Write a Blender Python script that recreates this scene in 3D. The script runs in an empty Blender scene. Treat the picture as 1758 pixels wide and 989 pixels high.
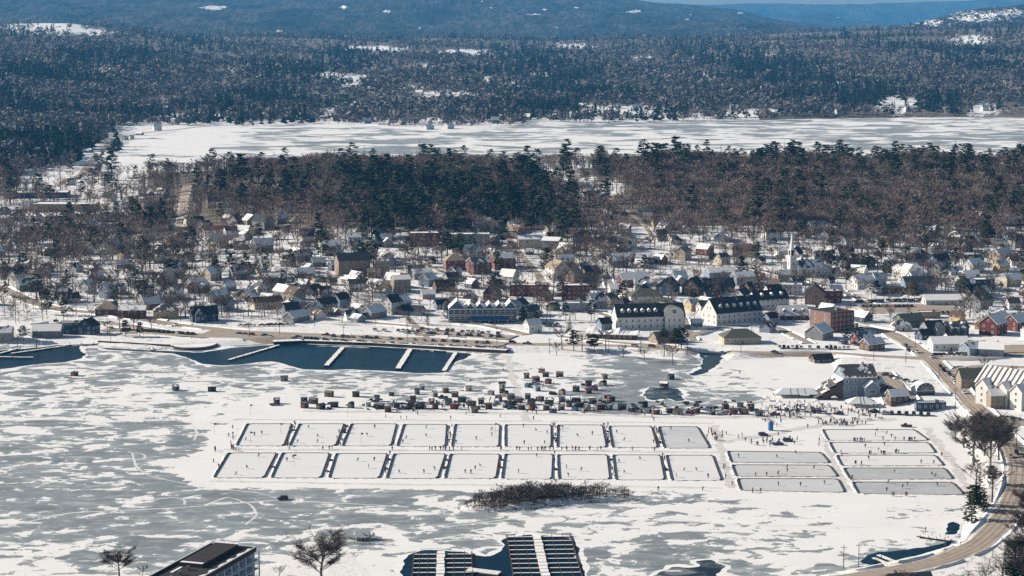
import bpy, bmesh, math, random
import numpy as np
from mathutils import Vector, Matrix

rnd = random.Random(11)
nrs = np.random.RandomState(5)
scene = bpy.context.scene
COL = scene.collection
R = math.radians

# ------------------------------------------------------------------ camera model (photo pixels 1758 x 989)
F = 3500.0
CX, CY = 879.0, 494.5
CAMZ = 200.0
HORIZON = 22.0
PITCH = math.atan((CY - HORIZON) / F)
CP, SP = math.cos(PITCH), math.sin(PITCH)


def ray(px, py):
    a = (px - CX) / F
    b = -(py - CY) / F
    return np.array((a, CP + b * SP, -SP + b * CP))


def to_px(x, y, z=0.0):
    dz = np.asarray(z) - CAMZ
    dep = y * CP - dz * SP
    return CX + F * x / dep, CY - F * (y * SP + dz * CP) / dep


def at_z(px, py, z=0.0):
    d = ray(px, py)
    t = (z - CAMZ) / d[2]
    return np.array((d[0] * t, d[1] * t, z))


def sm(a):
    a = np.clip(a, 0, 1)
    return a * a * (3 - 2 * a)


def sdist(poly, x, y):
    """distance to a closed polygon, positive inside"""
    x = np.asarray(x, float)
    y = np.asarray(y, float)
    best = np.full(x.shape, 1e18)
    ins = np.zeros(x.shape, bool)
    n = len(poly)
    for i in range(n):
        x0, y0 = poly[i][:2]
        x1, y1 = poly[(i + 1) % n][:2]
        dx, dy = x1 - x0, y1 - y0
        l2 = dx * dx + dy * dy + 1e-9
        t = np.clip(((x - x0) * dx + (y - y0) * dy) / l2, 0, 1)
        best = np.minimum(best, (x - x0 - t * dx) ** 2 + (y - y0 - t * dy) ** 2)
        c = ((y0 > y) != (y1 > y))
        with np.errstate(divide='ignore', invalid='ignore'):
            xi = x0 + (y - y0) * dx / (dy if abs(dy) > 1e-12 else 1e-12)
        ins ^= (c & (x < xi))
    d = np.sqrt(best)
    return np.where(ins, d, -d)


def seg_dist(pl, x, y):
    best = np.full(np.asarray(x, float).shape, 1e18)
    for (a, b) in zip(pl[:-1], pl[1:]):
        dx, dy = b[0] - a[0], b[1] - a[1]
        l2 = dx * dx + dy * dy + 1e-9
        t = np.clip(((x - a[0]) * dx + (y - a[1]) * dy) / l2, 0, 1)
        best = np.minimum(best, (x - a[0] - t * dx) ** 2 + (y - a[1] - t * dy) ** 2)
    return np.sqrt(best)


# ------------------------------------------------------------------ terrain
BAY_PX = [(-1200, 600), (-260, 594), (0, 590), (140, 591), (215, 597), (290, 600), (400, 594), (500, 588), (640, 593), (800, 601),
          (872, 606), (1000, 606), (1060, 610), (1130, 616), (1185, 620), (1200, 606), (1232, 606), (1245, 620), (1300, 616), (1415, 612),
          (1440, 650), (1470, 690), (1560, 703), (1640, 712), (1652, 765), (1680, 825), (1655, 868), (1650, 900),
          (1640, 932), (1560, 956), (1480, 972), (1400, 988), (1280, 1060), (720, 1060), (705, 1000), (688, 986), (676, 972), (662, 966), (650, 950), (655, 938), (638, 930), (612, 936), (590, 934),
          (560, 941), (440, 957), (300, 968), (180, 986), (-260, 1030), (-1200, 1010)]
BAY = [tuple(at_z(*p)[:2]) for p in BAY_PX]
LAKE_PX = [(180, 305), (208, 268), (232, 240), (330, 224), (470, 215), (600, 214), (700, 223), (780, 229), (835, 226), (865, 218),
           (1000, 212), (1200, 209), (1400, 204), (1600, 201), (1800, 200), (2080, 199), (2080, 292), (1000, 292),
           (600, 295), (380, 297)]
LAKE = [tuple(at_z(p[0], p[1], 10)[:2]) for p in LAKE_PX]
HX = [-400, 0, 150, 250, 330, 420, 560, 760, 850, 930, 1020, 1150, 1758, 2200]
HV = [2, 2, 3, 6, 12, 18, 23, 24, 20, 21, 25, 26, 26, 26]
RX = [-1800, 0, 120, 200, 330, 600, 900, 1158, 1400, 1560, 1758, 2200]
RV = [150, 148, 146, 128, 88, 76, 66, 76, 98, 122, 140, 140]


def height(x, y):
    x = np.asarray(x, float)
    y = np.asarray(y, float)
    px = CX + F * x / (y * CP + CAMZ * SP)
    H = np.interp(px, HX, HV)
    base = 2 + 8.6 * sm((y - 1290) / 900.0)
    hill = H * sm((y - 1275) / 715.0) * (1 - sm((y - 2120) / 440.0))
    h = base + hill
    far = sm((y - 3650) / 500.0)
    h = h + np.interp(px, RX, RV) * np.clip((y - 3680) / 4900.0, 0, 1) ** 0.9 * (1 - sm((y - 8800) / 900.0))
    h = h + far * (10 * np.sin(x / 310 + 1.3 + y / 900) * np.sin(y / 290 + x / 700) + 5 * np.sin(x / 130 + y / 210))
    h = h + 0.8 * sm((y - 1290) / 150) * np.sin(x / 47 + 0.7) * np.sin(y / 39) 
    d = -sdist(BAY, x, y)
    near = (y < 960) & (px < 760)
    h = np.where(near, 0.16 + 0.05 * np.sin(x / 9.0) * np.sin(y / 7.0 + x / 21.0), h)
    h = np.where(y < 1500, -0.6 + (h + 0.6) * sm((d + 1.5) / np.where(near, 16.0, 9.0)), h)
    dl = -sdist(LAKE, x, y)
    h = np.where((y > 1900) & (y < 5200), 9.4 + (h - 9.4) * sm((dl + 3) / 22.0), h)
    return h


_T = np.concatenate([np.arange(560, 2300, 5.0), np.arange(2300, 10500, 15.0)])


def ground(px, py):
    d = ray(px, py)
    d = d / d[1]
    X = d[0] * _T
    Z = CAMZ + d[2] * _T
    hh = height(X, _T)
    w = np.nonzero(Z <= hh)[0]
    if len(w) == 0:
        return np.array((X[-1], _T[-1], hh[-1]))
    i = max(w[0], 1)
    a0 = Z[i - 1] - hh[i - 1]
    a1 = Z[i] - hh[i]
    t = a0 / (a0 - a1 + 1e-9)
    Y = _T[i - 1] + t * (_T[i] - _T[i - 1])
    return np.array((d[0] * Y, Y, float(height(d[0] * Y, Y))))


def hz(x, y):
    return float(height(x, y))


# ------------------------------------------------------------------ materials
def mat(name, rough=0.8, spec=0.3):
    m = bpy.data.materials.new(name)
    m.use_nodes = True
    b = m.node_tree.nodes['Principled BSDF']
    b.inputs['Roughness'].default_value = rough
    b.inputs['Specular IOR Level'].default_value = spec
    return m, m.node_tree, b


def N(t, typ, **kw):
    n = t.nodes.new(typ)
    for k, v in kw.items():
        if k in n.inputs:
            n.inputs[k].default_value = v
        else:
            setattr(n, k, v)
    return n


def mixc(t, fac, c1, c2):
    n = t.nodes.new('ShaderNodeMix')
    n.data_type = 'RGBA'
    for s, v in ((n.inputs[0], fac), (n.inputs[6], c1), (n.inputs[7], c2)):
        if isinstance(v, bpy.types.NodeSocket):
            t.links.new(v, s)
        elif isinstance(v, (int, float)):
            s.default_value = v
        else:
            s.default_value = (*v, 1)
    return n.outputs[2]


def mth(t, op, a, b=None, clamp=False):
    n = t.nodes.new('ShaderNodeMath')
    n.operation = op
    n.use_clamp = clamp
    for i, v in enumerate((a, b)):
        if v is None:
            continue
        if isinstance(v, bpy.types.NodeSocket):
            t.links.new(v, n.inputs[i])
        else:
            n.inputs[i].default_value = v
    return n.outputs[0]


def ramp(t, fac, lo, hi):
    n = t.nodes.new('ShaderNodeMapRange')
    t.links.new(fac, n.inputs[0])
    n.inputs[1].default_value = lo
    n.inputs[2].default_value = hi
    n.clamp = True
    return n.outputs[0]


def noise(t, scale, detail=3, coord='Object', rough=0.5, stretch=None, dist=0.0):
    tc = t.nodes.new('ShaderNodeTexCoord')
    src = tc.outputs[coord]
    if coord == 'World':
        src = None
    if stretch:
        mp = t.nodes.new('ShaderNodeMapping')
        mp.inputs['Scale'].default_value = stretch
        t.links.new(src, mp.inputs[0])
        src = mp.outputs[0]
    n = N(t, 'ShaderNodeTexNoise', Scale=scale, Detail=detail, Roughness=rough, Distortion=dist)
    t.links.new(src, n.inputs['Vector'])
    return n.outputs['Fac']


def geo_noise(t, scale, detail=3, rough=0.5, stretch=None, dist=0.0):
    g = t.nodes.new('ShaderNodeNewGeometry')
    src = g.outputs['Position']
    if stretch:
        mp = t.nodes.new('ShaderNodeMapping')
        mp.inputs['Scale'].default_value = stretch
        t.links.new(src, mp.inputs[0])
        src = mp.outputs[0]
    n = N(t, 'ShaderNodeTexNoise', Scale=scale, Detail=detail, Roughness=rough, Distortion=dist)
    t.links.new(src, n.inputs['Vector'])
    return n.outputs['Fac']


def bump(t, b, fac, strength, dist):
    n = N(t, 'ShaderNodeBump', Strength=strength, Distance=dist)
    t.links.new(fac, n.inputs['Height'])
    t.links.new(n.outputs[0], b.inputs['Normal'])


_MC = {}


def plain(name, c, rough=0.7, var=0.18, scale=0.9, spec=0.3, objvar=0.0):
    """a painted or natural surface with uneven tone"""
    if name in _MC:
        return _MC[name]
    m, t, b = mat(name, rough, spec)
    f = noise(t, scale, 4)
    c1 = tuple(v * (1 - var) for v in c)
    c2 = tuple(min(v * (1 + var), 0.9) for v in c)
    o = mixc(t, ramp(t, f, 0.3, 0.7), c1, c2)
    if objvar:
        oi = t.nodes.new('ShaderNodeObjectInfo')
        hs = t.nodes.new('ShaderNodeHueSaturation')
        t.links.new(o, hs.inputs['Color'])
        t.links.new(mth(t, 'ADD', mth(t, 'MULTIPLY', oi.outputs['Random'], 2 * objvar), 1 - objvar), hs.inputs['Value'])
        o = hs.outputs[0]
    t.links.new(o, b.inputs['Base Color'])
    _MC[name] = m
    return m


SNOW = (0.80, 0.785, 0.76)


def ice_mat(name, ice, scale, scale2, soft):
    m, t, b = mat(name, 0.55, 0.3)
    at = N(t, 'ShaderNodeAttribute', attribute_name='cover')
    n1 = geo_noise(t, scale, 4, 0.55, (0.70, 1.0, 1.0), 0.7)
    n2 = geo_noise(t, scale2, 3, 0.5, (0.7, 1.0, 1.0), 0.3)
    nn = mth(t, 'ADD', mth(t, 'MULTIPLY', n1, 0.72), mth(t, 'MULTIPLY', n2, 0.28))
    d = mth(t, 'SUBTRACT', at.outputs['Fac'], nn)
    s = ramp(t, d, -soft, soft)
    n3 = geo_noise(t, scale * 0.55, 5, 0.65, (0.5, 1, 1), 1.2)
    icec = mixc(t, ramp(t, n3, 0.3, 0.72), tuple(v * 0.72 for v in ice), tuple(v * 1.25 for v in ice))
    n4 = geo_noise(t, 0.035, 5, 0.6)
    snowc = mixc(t, ramp(t, n4, 0.3, 0.7), tuple(v * 0.93 for v in SNOW), SNOW)
    n5 = geo_noise(t, scale * 1.9, 4, 0.6, (0.45, 1.1, 1), 0.8)
    dust = mth(t, 'MULTIPLY', ramp(t, n5, 0.52, 0.7), 0.30)
    icec = mixc(t, dust, icec, SNOW)
    halo = mth(t, 'MULTIPLY', ramp(t, mth(t, 'ADD', d, mth(t, 'MULTIPLY', n3, 0.05)), -0.04, 0.02), 0.24)
    icec = mixc(t, halo, icec, SNOW)
    n6 = geo_noise(t, scale * 1.3, 6, 0.7, (0.35, 1.3, 1), 2.2)
    scour = mth(t, 'MULTIPLY', ramp(t, n6, 0.57, 0.66), 0.20)
    snowc = mixc(t, scour, snowc, tuple(v * 1.5 for v in ice))
    c = mixc(t, s, icec, snowc)
    t.links.new(c, b.inputs['Base Color'])
    rr = mth(t, 'ADD', mth(t, 'MULTIPLY', s, 0.35), 0.5)
    t.links.new(rr, b.inputs['Roughness'])
    bump(t, b, mth(t, 'ADD', s, mth(t, 'MULTIPLY', n4, 0.6)), 0.5, 0.35)
    return m


M_BAY = ice_mat('bay_ice_with_snow', (0.235, 0.262, 0.266), 0.088, 0.26, 0.009)
M_LAKE = ice_mat('lake_ice_with_snow', (0.26, 0.28, 0.28), 0.017, 0.05, 0.012)


def snow_ground():
    m, t, b = mat('snowy_ground', 0.85, 0.2)
    at = N(t, 'ShaderNodeAttribute', attribute_name='wood')
    n1 = geo_noise(t, 0.05, 5, 0.6)
    n2 = geo_noise(t, 0.16, 6, 0.7)
    s = mixc(t, ramp(t, n1, 0.3, 0.7), tuple(v * 0.9 for v in SNOW), SNOW)
    litter = mixc(t, ramp(t, n2, 0.35, 0.65), (0.10, 0.078, 0.06), (0.2, 0.165, 0.135))
    k = ramp(t, mth(t, 'SUBTRACT', at.outputs['Fac'], n2), -0.06, 0.06)
    c = mixc(t, k, s, litter)
    t.links.new(c, b.inputs['Base Color'])
    bump(t, b, n2, 0.5, 1.0)
    return m


M_GROUND = snow_ground()


def hills_mat(name, ns, st):
    m, t, b = mat(name, 0.95, 0.05)
    at = N(t, 'ShaderNodeAttribute', attribute_name='field')
    n1 = geo_noise(t, 0.0034, 8, 0.68, (1, 0.25, 1))
    n2 = geo_noise(t, 0.016, 5, 0.7, (1, 0.3, 1))
    c = mixc(t, ramp(t, n1, 0.36, 0.62), (0.010, 0.014, 0.013), (0.115, 0.105, 0.098))
    c = mixc(t, ramp(t, n2, 0.4, 0.7), c, (0.03, 0.03, 0.028))
    dd = mth(t, 'SUBTRACT', at.outputs['Fac'], geo_noise(t, ns, 6, 0.7, st))
    c = mixc(t, ramp(t, dd, -0.02, 0.02), c, SNOW)
    t.links.new(c, b.inputs['Base Color'])
    bump(t, b, n2, 1.0, 55)
    return m


M_HILLS = hills_mat('wooded_far_hills', 0.010, (0.8, 0.10, 1))
M_RIDGE = hills_mat('snowy_crag_slope', 0.045, (1, 0.4, 1))


def road_mat():
    m, t, b = mat('sanded_road', 0.85, 0.2)
    n = geo_noise(t, 0.35, 5, 0.65)
    n2 = geo_noise(t, 0.03, 4, 0.6)
    c = mixc(t, ramp(t, n, 0.3, 0.7), (0.32, 0.262, 0.208), (0.45, 0.378, 0.308))
    c = mixc(t, ramp(t, n2, 0.55, 0.75), c, (0.5, 0.45, 0.40))
    at = N(t, 'ShaderNodeAttribute', attribute_name='across')
    a = mth(t, 'ABSOLUTE', at.outputs['Fac'])
    n3 = geo_noise(t, 0.06, 5, 0.7)
    for pos in (0.24, 0.62):
        w = ramp(t, mth(t, 'ABSOLUTE', mth(t, 'SUBTRACT', a, pos)), 0.13, 0.03)
        c = mixc(t, mth(t, 'MULTIPLY', w, ramp(t, n3, 0.3, 0.6)), c, (0.22, 0.175, 0.138))
    c = mixc(t, mth(t, 'MULTIPLY', ramp(t, a, 0.8, 1.0), ramp(t, n3, 0.35, 0.6)), c, SNOW)
    t.links.new(c, b.inputs['Base Color'])
    bump(t, b, n, 0.3, 0.05)
    return m


M_ROAD = road_mat()


def water_mat():
    m, t, b = mat('open_water', 0.16, 0.35)
    n0 = geo_noise(t, 0.02, 3, 0.5)
    c = mixc(t, ramp(t, n0, 0.35, 0.65), (0.003, 0.018, 0.036), (0.006, 0.034, 0.066))
    t.links.new(c, b.inputs['Base Color'])
    b.inputs['IOR'].default_value = 1.33
    b.inputs['Specular IOR Level'].default_value = 0.02
    n = geo_noise(t, 0.9, 4, 0.6)
    bump(t, b, n, 0.5, 0.25)
    return m


M_WATER = water_mat()


def slush_mat():
    m, t, b = mat('slushy_open_hole', 0.3, 0.1)
    n = geo_noise(t, 0.11, 5, 0.6, (0.7, 1, 1), 0.8)
    c = mixc(t, ramp(t, n, 0.42, 0.47), (0.007, 0.014, 0.024), (0.05, 0.062, 0.072))
    c = mixc(t, ramp(t, n, 0.54, 0.57), c, (0.19, 0.205, 0.205))
    c = mixc(t, ramp(t, n, 0.63, 0.65), c, SNOW)
    t.links.new(c, b.inputs['Base Color'])
    bump(t, b, n, 0.4, 0.3)
    return m


M_SLUSH = slush_mat()


def roof_mat(name, base, lo, hi, snow=SNOW):
    """roof covering with left-over snow; how much is left differs from roof to roof"""
    m, t, b = mat(name, 0.8, 0.3)
    oi = t.nodes.new('ShaderNodeObjectInfo')
    n = noise(t, 0.28, 4, 'Object', 0.55, (1, 0.6, 1))
    nb = noise(t, 2.5, 3)
    bc = mixc(t, ramp(t, nb, 0.3, 0.7), tuple(v * 0.8 for v in base), tuple(v * 1.2 for v in base))
    th = mth(t, 'ADD', mth(t, 'MULTIPLY', oi.outputs['Random'], hi - lo), lo)
    k = ramp(t, mth(t, 'SUBTRACT', th, n), -0.02, 0.02)
    t.links.new(mixc(t, k, bc, snow), b.inputs['Base Color'])
    return m


ROOF = {
    'snow': roof_mat('snow_covered_roof', (0.12, 0.11, 0.11), 0.62, 0.9),
    'patch': roof_mat('part_snowy_shingle_roof', (0.085, 0.08, 0.085), 0.40, 0.60),
    'dark': roof_mat('charcoal_shingle_roof', (0.035, 0.038, 0.048), 0.20, 0.34),
    'brown': roof_mat('brown_shingle_roof', (0.095, 0.06, 0.045), 0.26, 0.44),
    'tan': roof_mat('tan_shingle_roof', (0.33, 0.255, 0.19), 0.2, 0.36),
    'green': roof_mat('grey_green_roof', (0.10, 0.105, 0.085), 0.2, 0.34),
    'red': roof_mat('rusty_red_roof', (0.16, 0.05, 0.038), 0.28, 0.44),
}


def clap(name, c, bands=5.5, var=0.10):
    """clapboard: faint level lines, stains and fading"""
    if name in _MC:
        return _MC[name]
    m, t, b = mat(name, 0.7, 0.3)
    tc = t.nodes.new('ShaderNodeTexCoord')
    w = N(t, 'ShaderNodeTexWave', Scale=bands / 6.283 * 2, Distortion=0.0)
    w.bands_direction = 'Z'
    t.links.new(tc.outputs['Object'], w.inputs['Vector'])
    f = noise(t, 0.35, 5, 'Object', 0.6)
    c0 = mixc(t, ramp(t, f, 0.3, 0.7), tuple(v * (1 - var) for v in c), c)
    c1 = mixc(t, mth(t, 'MULTIPLY', w.outputs['Fac'], 0.18), c0, tuple(v * 0.55 for v in c))
    t.links.new(c1, b.inputs['Base Color'])
    _MC[name] = m
    return m


def brickm(name, c):
    m, t, b = mat(name, 0.85, 0.2)
    tc = t.nodes.new('ShaderNodeTexCoord')
    br = N(t, 'ShaderNodeTexBrick', Scale=1.3)
    br.inputs['Color1'].default_value = (*c, 1)
    br.inputs['Color2'].default_value = (*[v * 0.7 for v in c], 1)
    br.inputs['Mortar'].default_value = (0.25, 0.21, 0.18, 1)
    br.inputs['Mortar Size'].default_value = 0.012
    t.links.new(tc.outputs['Object'], br.inputs['Vector'])
    f = noise(t, 0.3, 4)
    t.links.new(mixc(t, mth(t, 'MULTIPLY', ramp(t, f, 0.4, 0.75), 0.5), br.outputs['Color'], tuple(v * 0.55 for v in c)), b.inputs['Base Color'])
    return m


WALL = {
    'white': clap('white_clapboard', (0.64, 0.62, 0.59)),
    'cream': clap('cream_clapboard', (0.46, 0.39, 0.29)),
    'grey': clap('grey_clapboard', (0.22, 0.225, 0.235)),
    'blue': clap('blue_grey_clapboard', (0.20, 0.255, 0.325)),
    'navy': clap('dark_blue_clapboard', (0.045, 0.07, 0.12)),
    'tan': clap('tan_clapboard', (0.27, 0.205, 0.145)),
    'brown': clap('brown_clapboard', (0.12, 0.078, 0.052)),
    'maroon': clap('maroon_clapboard', (0.13, 0.035, 0.03)),
    'yellow': clap('yellow_clapboard', (0.52, 0.39, 0.20)),
    'green': clap('green_clapboard', (0.09, 0.12, 0.09)),
    'brick': brickm('red_brick', (0.20, 0.062, 0.045)),
    'pink': brickm('pale_pink_brick', (0.42, 0.25, 0.19)),
    'stone': plain('weathered_concrete', (0.33, 0.31, 0.285), 0.9, 0.25),
}
TRIM = plain('white_trim_paint', (0.72, 0.71, 0.69), 0.6, 0.06)
DARKTRIM = plain('dark_trim_paint', (0.03, 0.03, 0.035), 0.6, 0.2)
GLASS = plain('window_glass', (0.02, 0.028, 0.04), 0.15, 0.3, spec=0.5)
DOORM = plain('painted_door', (0.12, 0.06, 0.045), 0.6, 0.3)
CHIM = plain('chimney_brick', (0.20, 0.085, 0.06), 0.9, 0.3)
SNOWM = plain('settled_snow', SNOW, 0.85, 0.05, 0.15, 0.2)
WOOD = plain('weathered_timber', (0.19, 0.145, 0.11), 0.85, 0.3, 0.6)
DWOOD = plain('wet_dark_timber', (0.045, 0.035, 0.03), 0.8, 0.35, 0.6)
RUST = plain('rust_brown_timber', (0.13, 0.055, 0.038), 0.85, 0.35, 0.6)
BARK = plain('grey_brown_bark', (0.135, 0.112, 0.098), 0.9, 0.3, 0.8)
METAL = plain('dull_metal', (0.16, 0.16, 0.165), 0.45, 0.2)


def twig_mat(name, c1, c2, c3):
    m, t, b = mat(name, 0.9, 0.1)
    oi = t.nodes.new('ShaderNodeObjectInfo')
    at = N(t, 'ShaderNodeAttribute', attribute_name='tint')
    r = mth(t, 'FRACT', mth(t, 'ADD', oi.outputs['Random'], at.outputs['Fac']))
    c = mixc(t, ramp(t, r, 0.0, 0.6), c1, c2)
    c = mixc(t, ramp(t, r, 0.6, 1.0), c, c3)
    t.links.new(c, b.inputs['Base Color'])
    return m


TWIG = twig_mat('bare_twigs', (0.145, 0.098, 0.08), (0.24, 0.172, 0.142), (0.32, 0.25, 0.21))
TWIGN = twig_mat('dark_bare_twigs', (0.05, 0.04, 0.034), (0.09, 0.072, 0.062), (0.13, 0.108, 0.094))
TRUNK2 = twig_mat('wood_trunks', (0.07, 0.055, 0.048), (0.13, 0.11, 0.098), (0.27, 0.25, 0.23))
NEEDLE = twig_mat('dark_pine_needles', (0.016, 0.025, 0.012), (0.034, 0.045, 0.020), (0.068, 0.070, 0.032))
FARTWIG = twig_mat('far_bare_crowns', (0.07, 0.062, 0.059), (0.15, 0.132, 0.125), (0.26, 0.228, 0.215))
FARNEEDLE = twig_mat('far_conifer_crowns', (0.008, 0.015, 0.012), (0.016, 0.024, 0.018), (0.03, 0.036, 0.026))


# ------------------------------------------------------------------ mesh helpers
class MB:
    def __init__(s):
        s.v, s.f, s.m, s.mats = [], [], [], []

    def mi(s, m):
        if m not in s.mats:
            s.mats.append(m)
        return s.mats.index(m)

    def poly(s, pts, m):
        i = len(s.v)
        s.v += [tuple(p) for p in pts]
        s.f.append(tuple(range(i, i + len(pts))))
        s.m.append(s.mi(m))

    def box(s, x0, x1, y0, y1, z0, z1, m, rot=0.0, c=(0, 0)):
        P = [(x0, y0), (x1, y0), (x1, y1), (x0, y1)]
        if rot:
            P = [(c[0] + math.cos(rot) * a - math.sin(rot) * b, c[1] + math.sin(rot) * a + math.cos(rot) * b) for a, b in P]
        else:
            P = [(a + c[0], b + c[1]) for a, b in P]
        s.prism(P, z0, z1, m)

    def prism(s, P, z0, z1, m, top=None):
        """P counter-clockwise outline"""
        i = len(s.v)
        n = len(P)
        s.v += [(p[0], p[1], z0) for p in P] + [(p[0], p[1], z1) for p in P]
        k = s.mi(m)
        kt = s.mi(top) if top else k
        for j in range(n):
            a, b = j, (j + 1) % n
            s.f.append((i + a, i + b, i + n + b, i + n + a))
            s.m.append(k)
        s.f.append(tuple(i + n + j for j in range(n)))
        s.m.append(kt)
        s.f.append(tuple(i + j for j in reversed(range(n))))
        s.m.append(k)

    def slab(s, quad, th, m):
        """a sloping sheet of thickness th under quad (corners counter-clockwise from above)"""
        i = len(s.v)
        n = len(quad)
        s.v += [tuple(q) for q in quad] + [(q[0], q[1], q[2] - th) for q in quad]
        k = s.mi(m)
        s.f.append(tuple(range(i, i + n)))
        s.f.append(tuple(i + n + j for j in reversed(range(n))))
        for j in range(n):
            a, b = j, (j + 1) % n
            s.f.append((i + a, i + n + a, i + n + b, i + b))
        s.m += [k] * (n + 2)

    def bar(s, a, b, r0, r1, m, n=4):
        a, b = Vector(a), Vector(b)
        d = (b - a)
        if d.length < 1e-6:
            return
        d.normalize()
        u = d.orthogonal().normalized()
        w = d.cross(u)
        i = len(s.v)
        for q, rr in ((a, r0), (b, r1)):
            for j in range(n):
                an = 2 * math.pi * j / n
                s.v.append(tuple(q + u * (math.cos(an) * rr) + w * (math.sin(an) * rr)))
        k = s.mi(m)
        for j in range(n):
            s.f.append((i + j, i + (j + 1) % n, i + n + (j + 1) % n, i + n + j))
            s.m.append(k)
        s.f.append(tuple(i + n + j for j in range(n)))
        s.m.append(k)
        s.f.append(tuple(i + j for j in reversed(range(n))))
        s.m.append(k)

    def tri(s, a, b, c, m):
        s.poly((a, b, c), m)

    def mesh(s, name):
        me = bpy.data.meshes.new(name)
        me.from_pydata(s.v, [], s.f)
        for m in s.mats:
            me.materials.append(m)
        me.polygons.foreach_set('material_index', s.m)
        me.update()
        return me

    def build(s, name, parent=None, loc=None, rz=0.0):
        return link(name, s.mesh(name), parent, loc, rz)


def link(name, me, parent=None, loc=None, rz=0.0, scale=None):
    o = bpy.data.objects.new(name, me)
    COL.objects.link(o)
    if parent is not None:
        o.parent = parent
    if loc is not None:
        o.location = loc
    if rz:
        o.rotation_euler = (0, 0, rz)
    if scale is not None:
        o.scale = scale
    return o


def empty(name, loc, rz=0.0):
    o = bpy.data.objects.new(name, None)
    COL.objects.link(o)
    o.location = loc
    o.rotation_euler = (0, 0, rz)
    o.empty_display_size = 0.5
    return o


THINGS = []     # (object, look, category, x, y)  labels are written at the end


def reg(o, look, cat, group=None, label=None, noun=None, z=None):
    o['category'] = cat
    if group:
        o['group'] = group
    if label:
        o['label'] = label
    else:
        l = o.location
        THINGS.append((o, look, noun or cat, float(l[0]), float(l[1]), float(l[2])))
    return o


def structure(o):
    o['kind'] = 'structure'
    return o


def stuff(o):
    o['kind'] = 'stuff'
    return o


def npmesh(name, V, Fc, mats, midx=None, attr=None, smooth=False):
    """V (n,3), Fc (m,3|4)"""
    me = bpy.data.meshes.new(name)
    k = Fc.shape[1]
    me.vertices.add(len(V))
    me.vertices.foreach_set('co', V.astype(np.float32).ravel())
    me.loops.add(Fc.size)
    me.loops.foreach_set('vertex_index', Fc.astype(np.int32).ravel())
    me.polygons.add(len(Fc))
    me.polygons.foreach_set('loop_start', np.arange(0, Fc.size, k, dtype=np.int32))
    for m in mats:
        me.materials.append(m)
    if midx is not None:
        me.polygons.foreach_set('material_index', midx.astype(np.int32))
    if smooth:
        me.polygons.foreach_set('use_smooth', np.ones(len(Fc), bool))
    me.update(calc_edges=True)
    for kx, a in (attr or {}).items():
        at = me.attributes.new(kx, 'FLOAT', 'POINT')
        at.data.foreach_set('value', a.astype(np.float32).ravel())
    return me


def gridfaces(nr, nc):
    i = np.arange(nr - 1)[:, None] * nc + np.arange(nc - 1)[None, :]
    return np.stack([i, i + 1, i + nc + 1, i + nc], -1).reshape(-1, 4)

# ------------------------------------------------------------------ ground sheet
def build_ground():
    rows = np.concatenate([np.arange(330, 540, 15.0), np.arange(540, 2300, 5.0), np.arange(2300, 3700, 14.0), np.arange(3700, 10050, 42.0)])
    cols = np.concatenate([np.linspace(-0.75, -.385, 50), np.linspace(-0.38, 0.38, 290), np.linspace(.385, .75, 50)])
    Y, U = np.meshgrid(rows, cols, indexing='ij')
    X = U * Y
    Z = height(X, Y)
    px, py = to_px(X, Y, Z)
    wood = np.where(Y > 1640, np.interp(Y, [1640, 1760], [0.32, 0.44]), np.interp(Y, [1280, 1640], [0.36, 0.42]))
    wood = np.where(Y > 3640, 0.64, wood)
    wood = np.where((Y > 1700) & (Y < 2500) & (px > 250), wood + .28, wood)
    sh = -sdist(LAKE, X, Y)
    wood = np.where((Y > 3000) & (sh > 0) & (sh < 200) & (px > 235) & (px < 1300), .36, wood)
    # open snowy fields and yards in the woods
    for (fx, fy, rx, ry) in FIELDS:
        k = np.clip(1.5 - np.hypot((px - fx) / rx, (py - fy) / ry) + .5 * np.sin(px * .21 + fy) * np.sin(px * .083 + Y * .013), 0, 1)
        wood = wood - 0.5 * k
    me = npmesh('ground', np.stack([X, Y, Z], -1).reshape(-1, 3), gridfaces(len(rows), len(cols)), [M_GROUND], attr={'wood': wood}, smooth=True)
    structure(link('ground', me))


FIELDS = [(560, 128, 16, 4), (700, 150, 20, 3), (835, 140, 12, 7), (905, 160, 20, 4), (480, 175, 25, 3), (420, 190, 30, 3), (520, 198, 30, 3), (1190, 175, 20, 2), (1010, 150, 14, 3), (1320, 96, 16, 3), (1100, 100, 16, 3), (260, 182, 30, 3), (280, 172, 8, 5), (930, 128, 18, 3), (1450, 145, 20, 4), (610, 138, 45, 9), (760, 165, 60, 6), (640, 178, 45, 5), (1060, 188, 70, 6), (1090, 196, 40, 5), (1545, 180, 28, 12),
          (1690, 188, 25, 8), (1670, 68, 30, 7), (90, 48, 55, 9), (30, 40, 35, 6), (150, 56, 50, 4), (800, 90, 50, 4),
          (640, 84, 40, 4), (980, 80, 30, 4), (1390, 50, 40, 4), (350, 200, 60, 5), (870, 150, 30, 6), (330, 160, 14, 3), (180, 120, 16, 3), (400, 120, 14, 2.5), (740, 112, 24, 2.5), (1200, 130, 22, 3), (1560, 120, 20, 2.5), (1080, 165, 30, 4), (980, 196, 40, 4), (700, 205, 50, 4), (300, 205, 40, 4), (1330, 190, 26, 3), (590, 190, 40, 5), (1250, 195, 40, 4),
          (110, 300, 60, 14), (170, 270, 30, 16), (60, 335, 50, 8), (950, 300, 40, 14), (1020, 325, 50, 16), (900, 285, 30, 8)]
build_ground()

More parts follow.
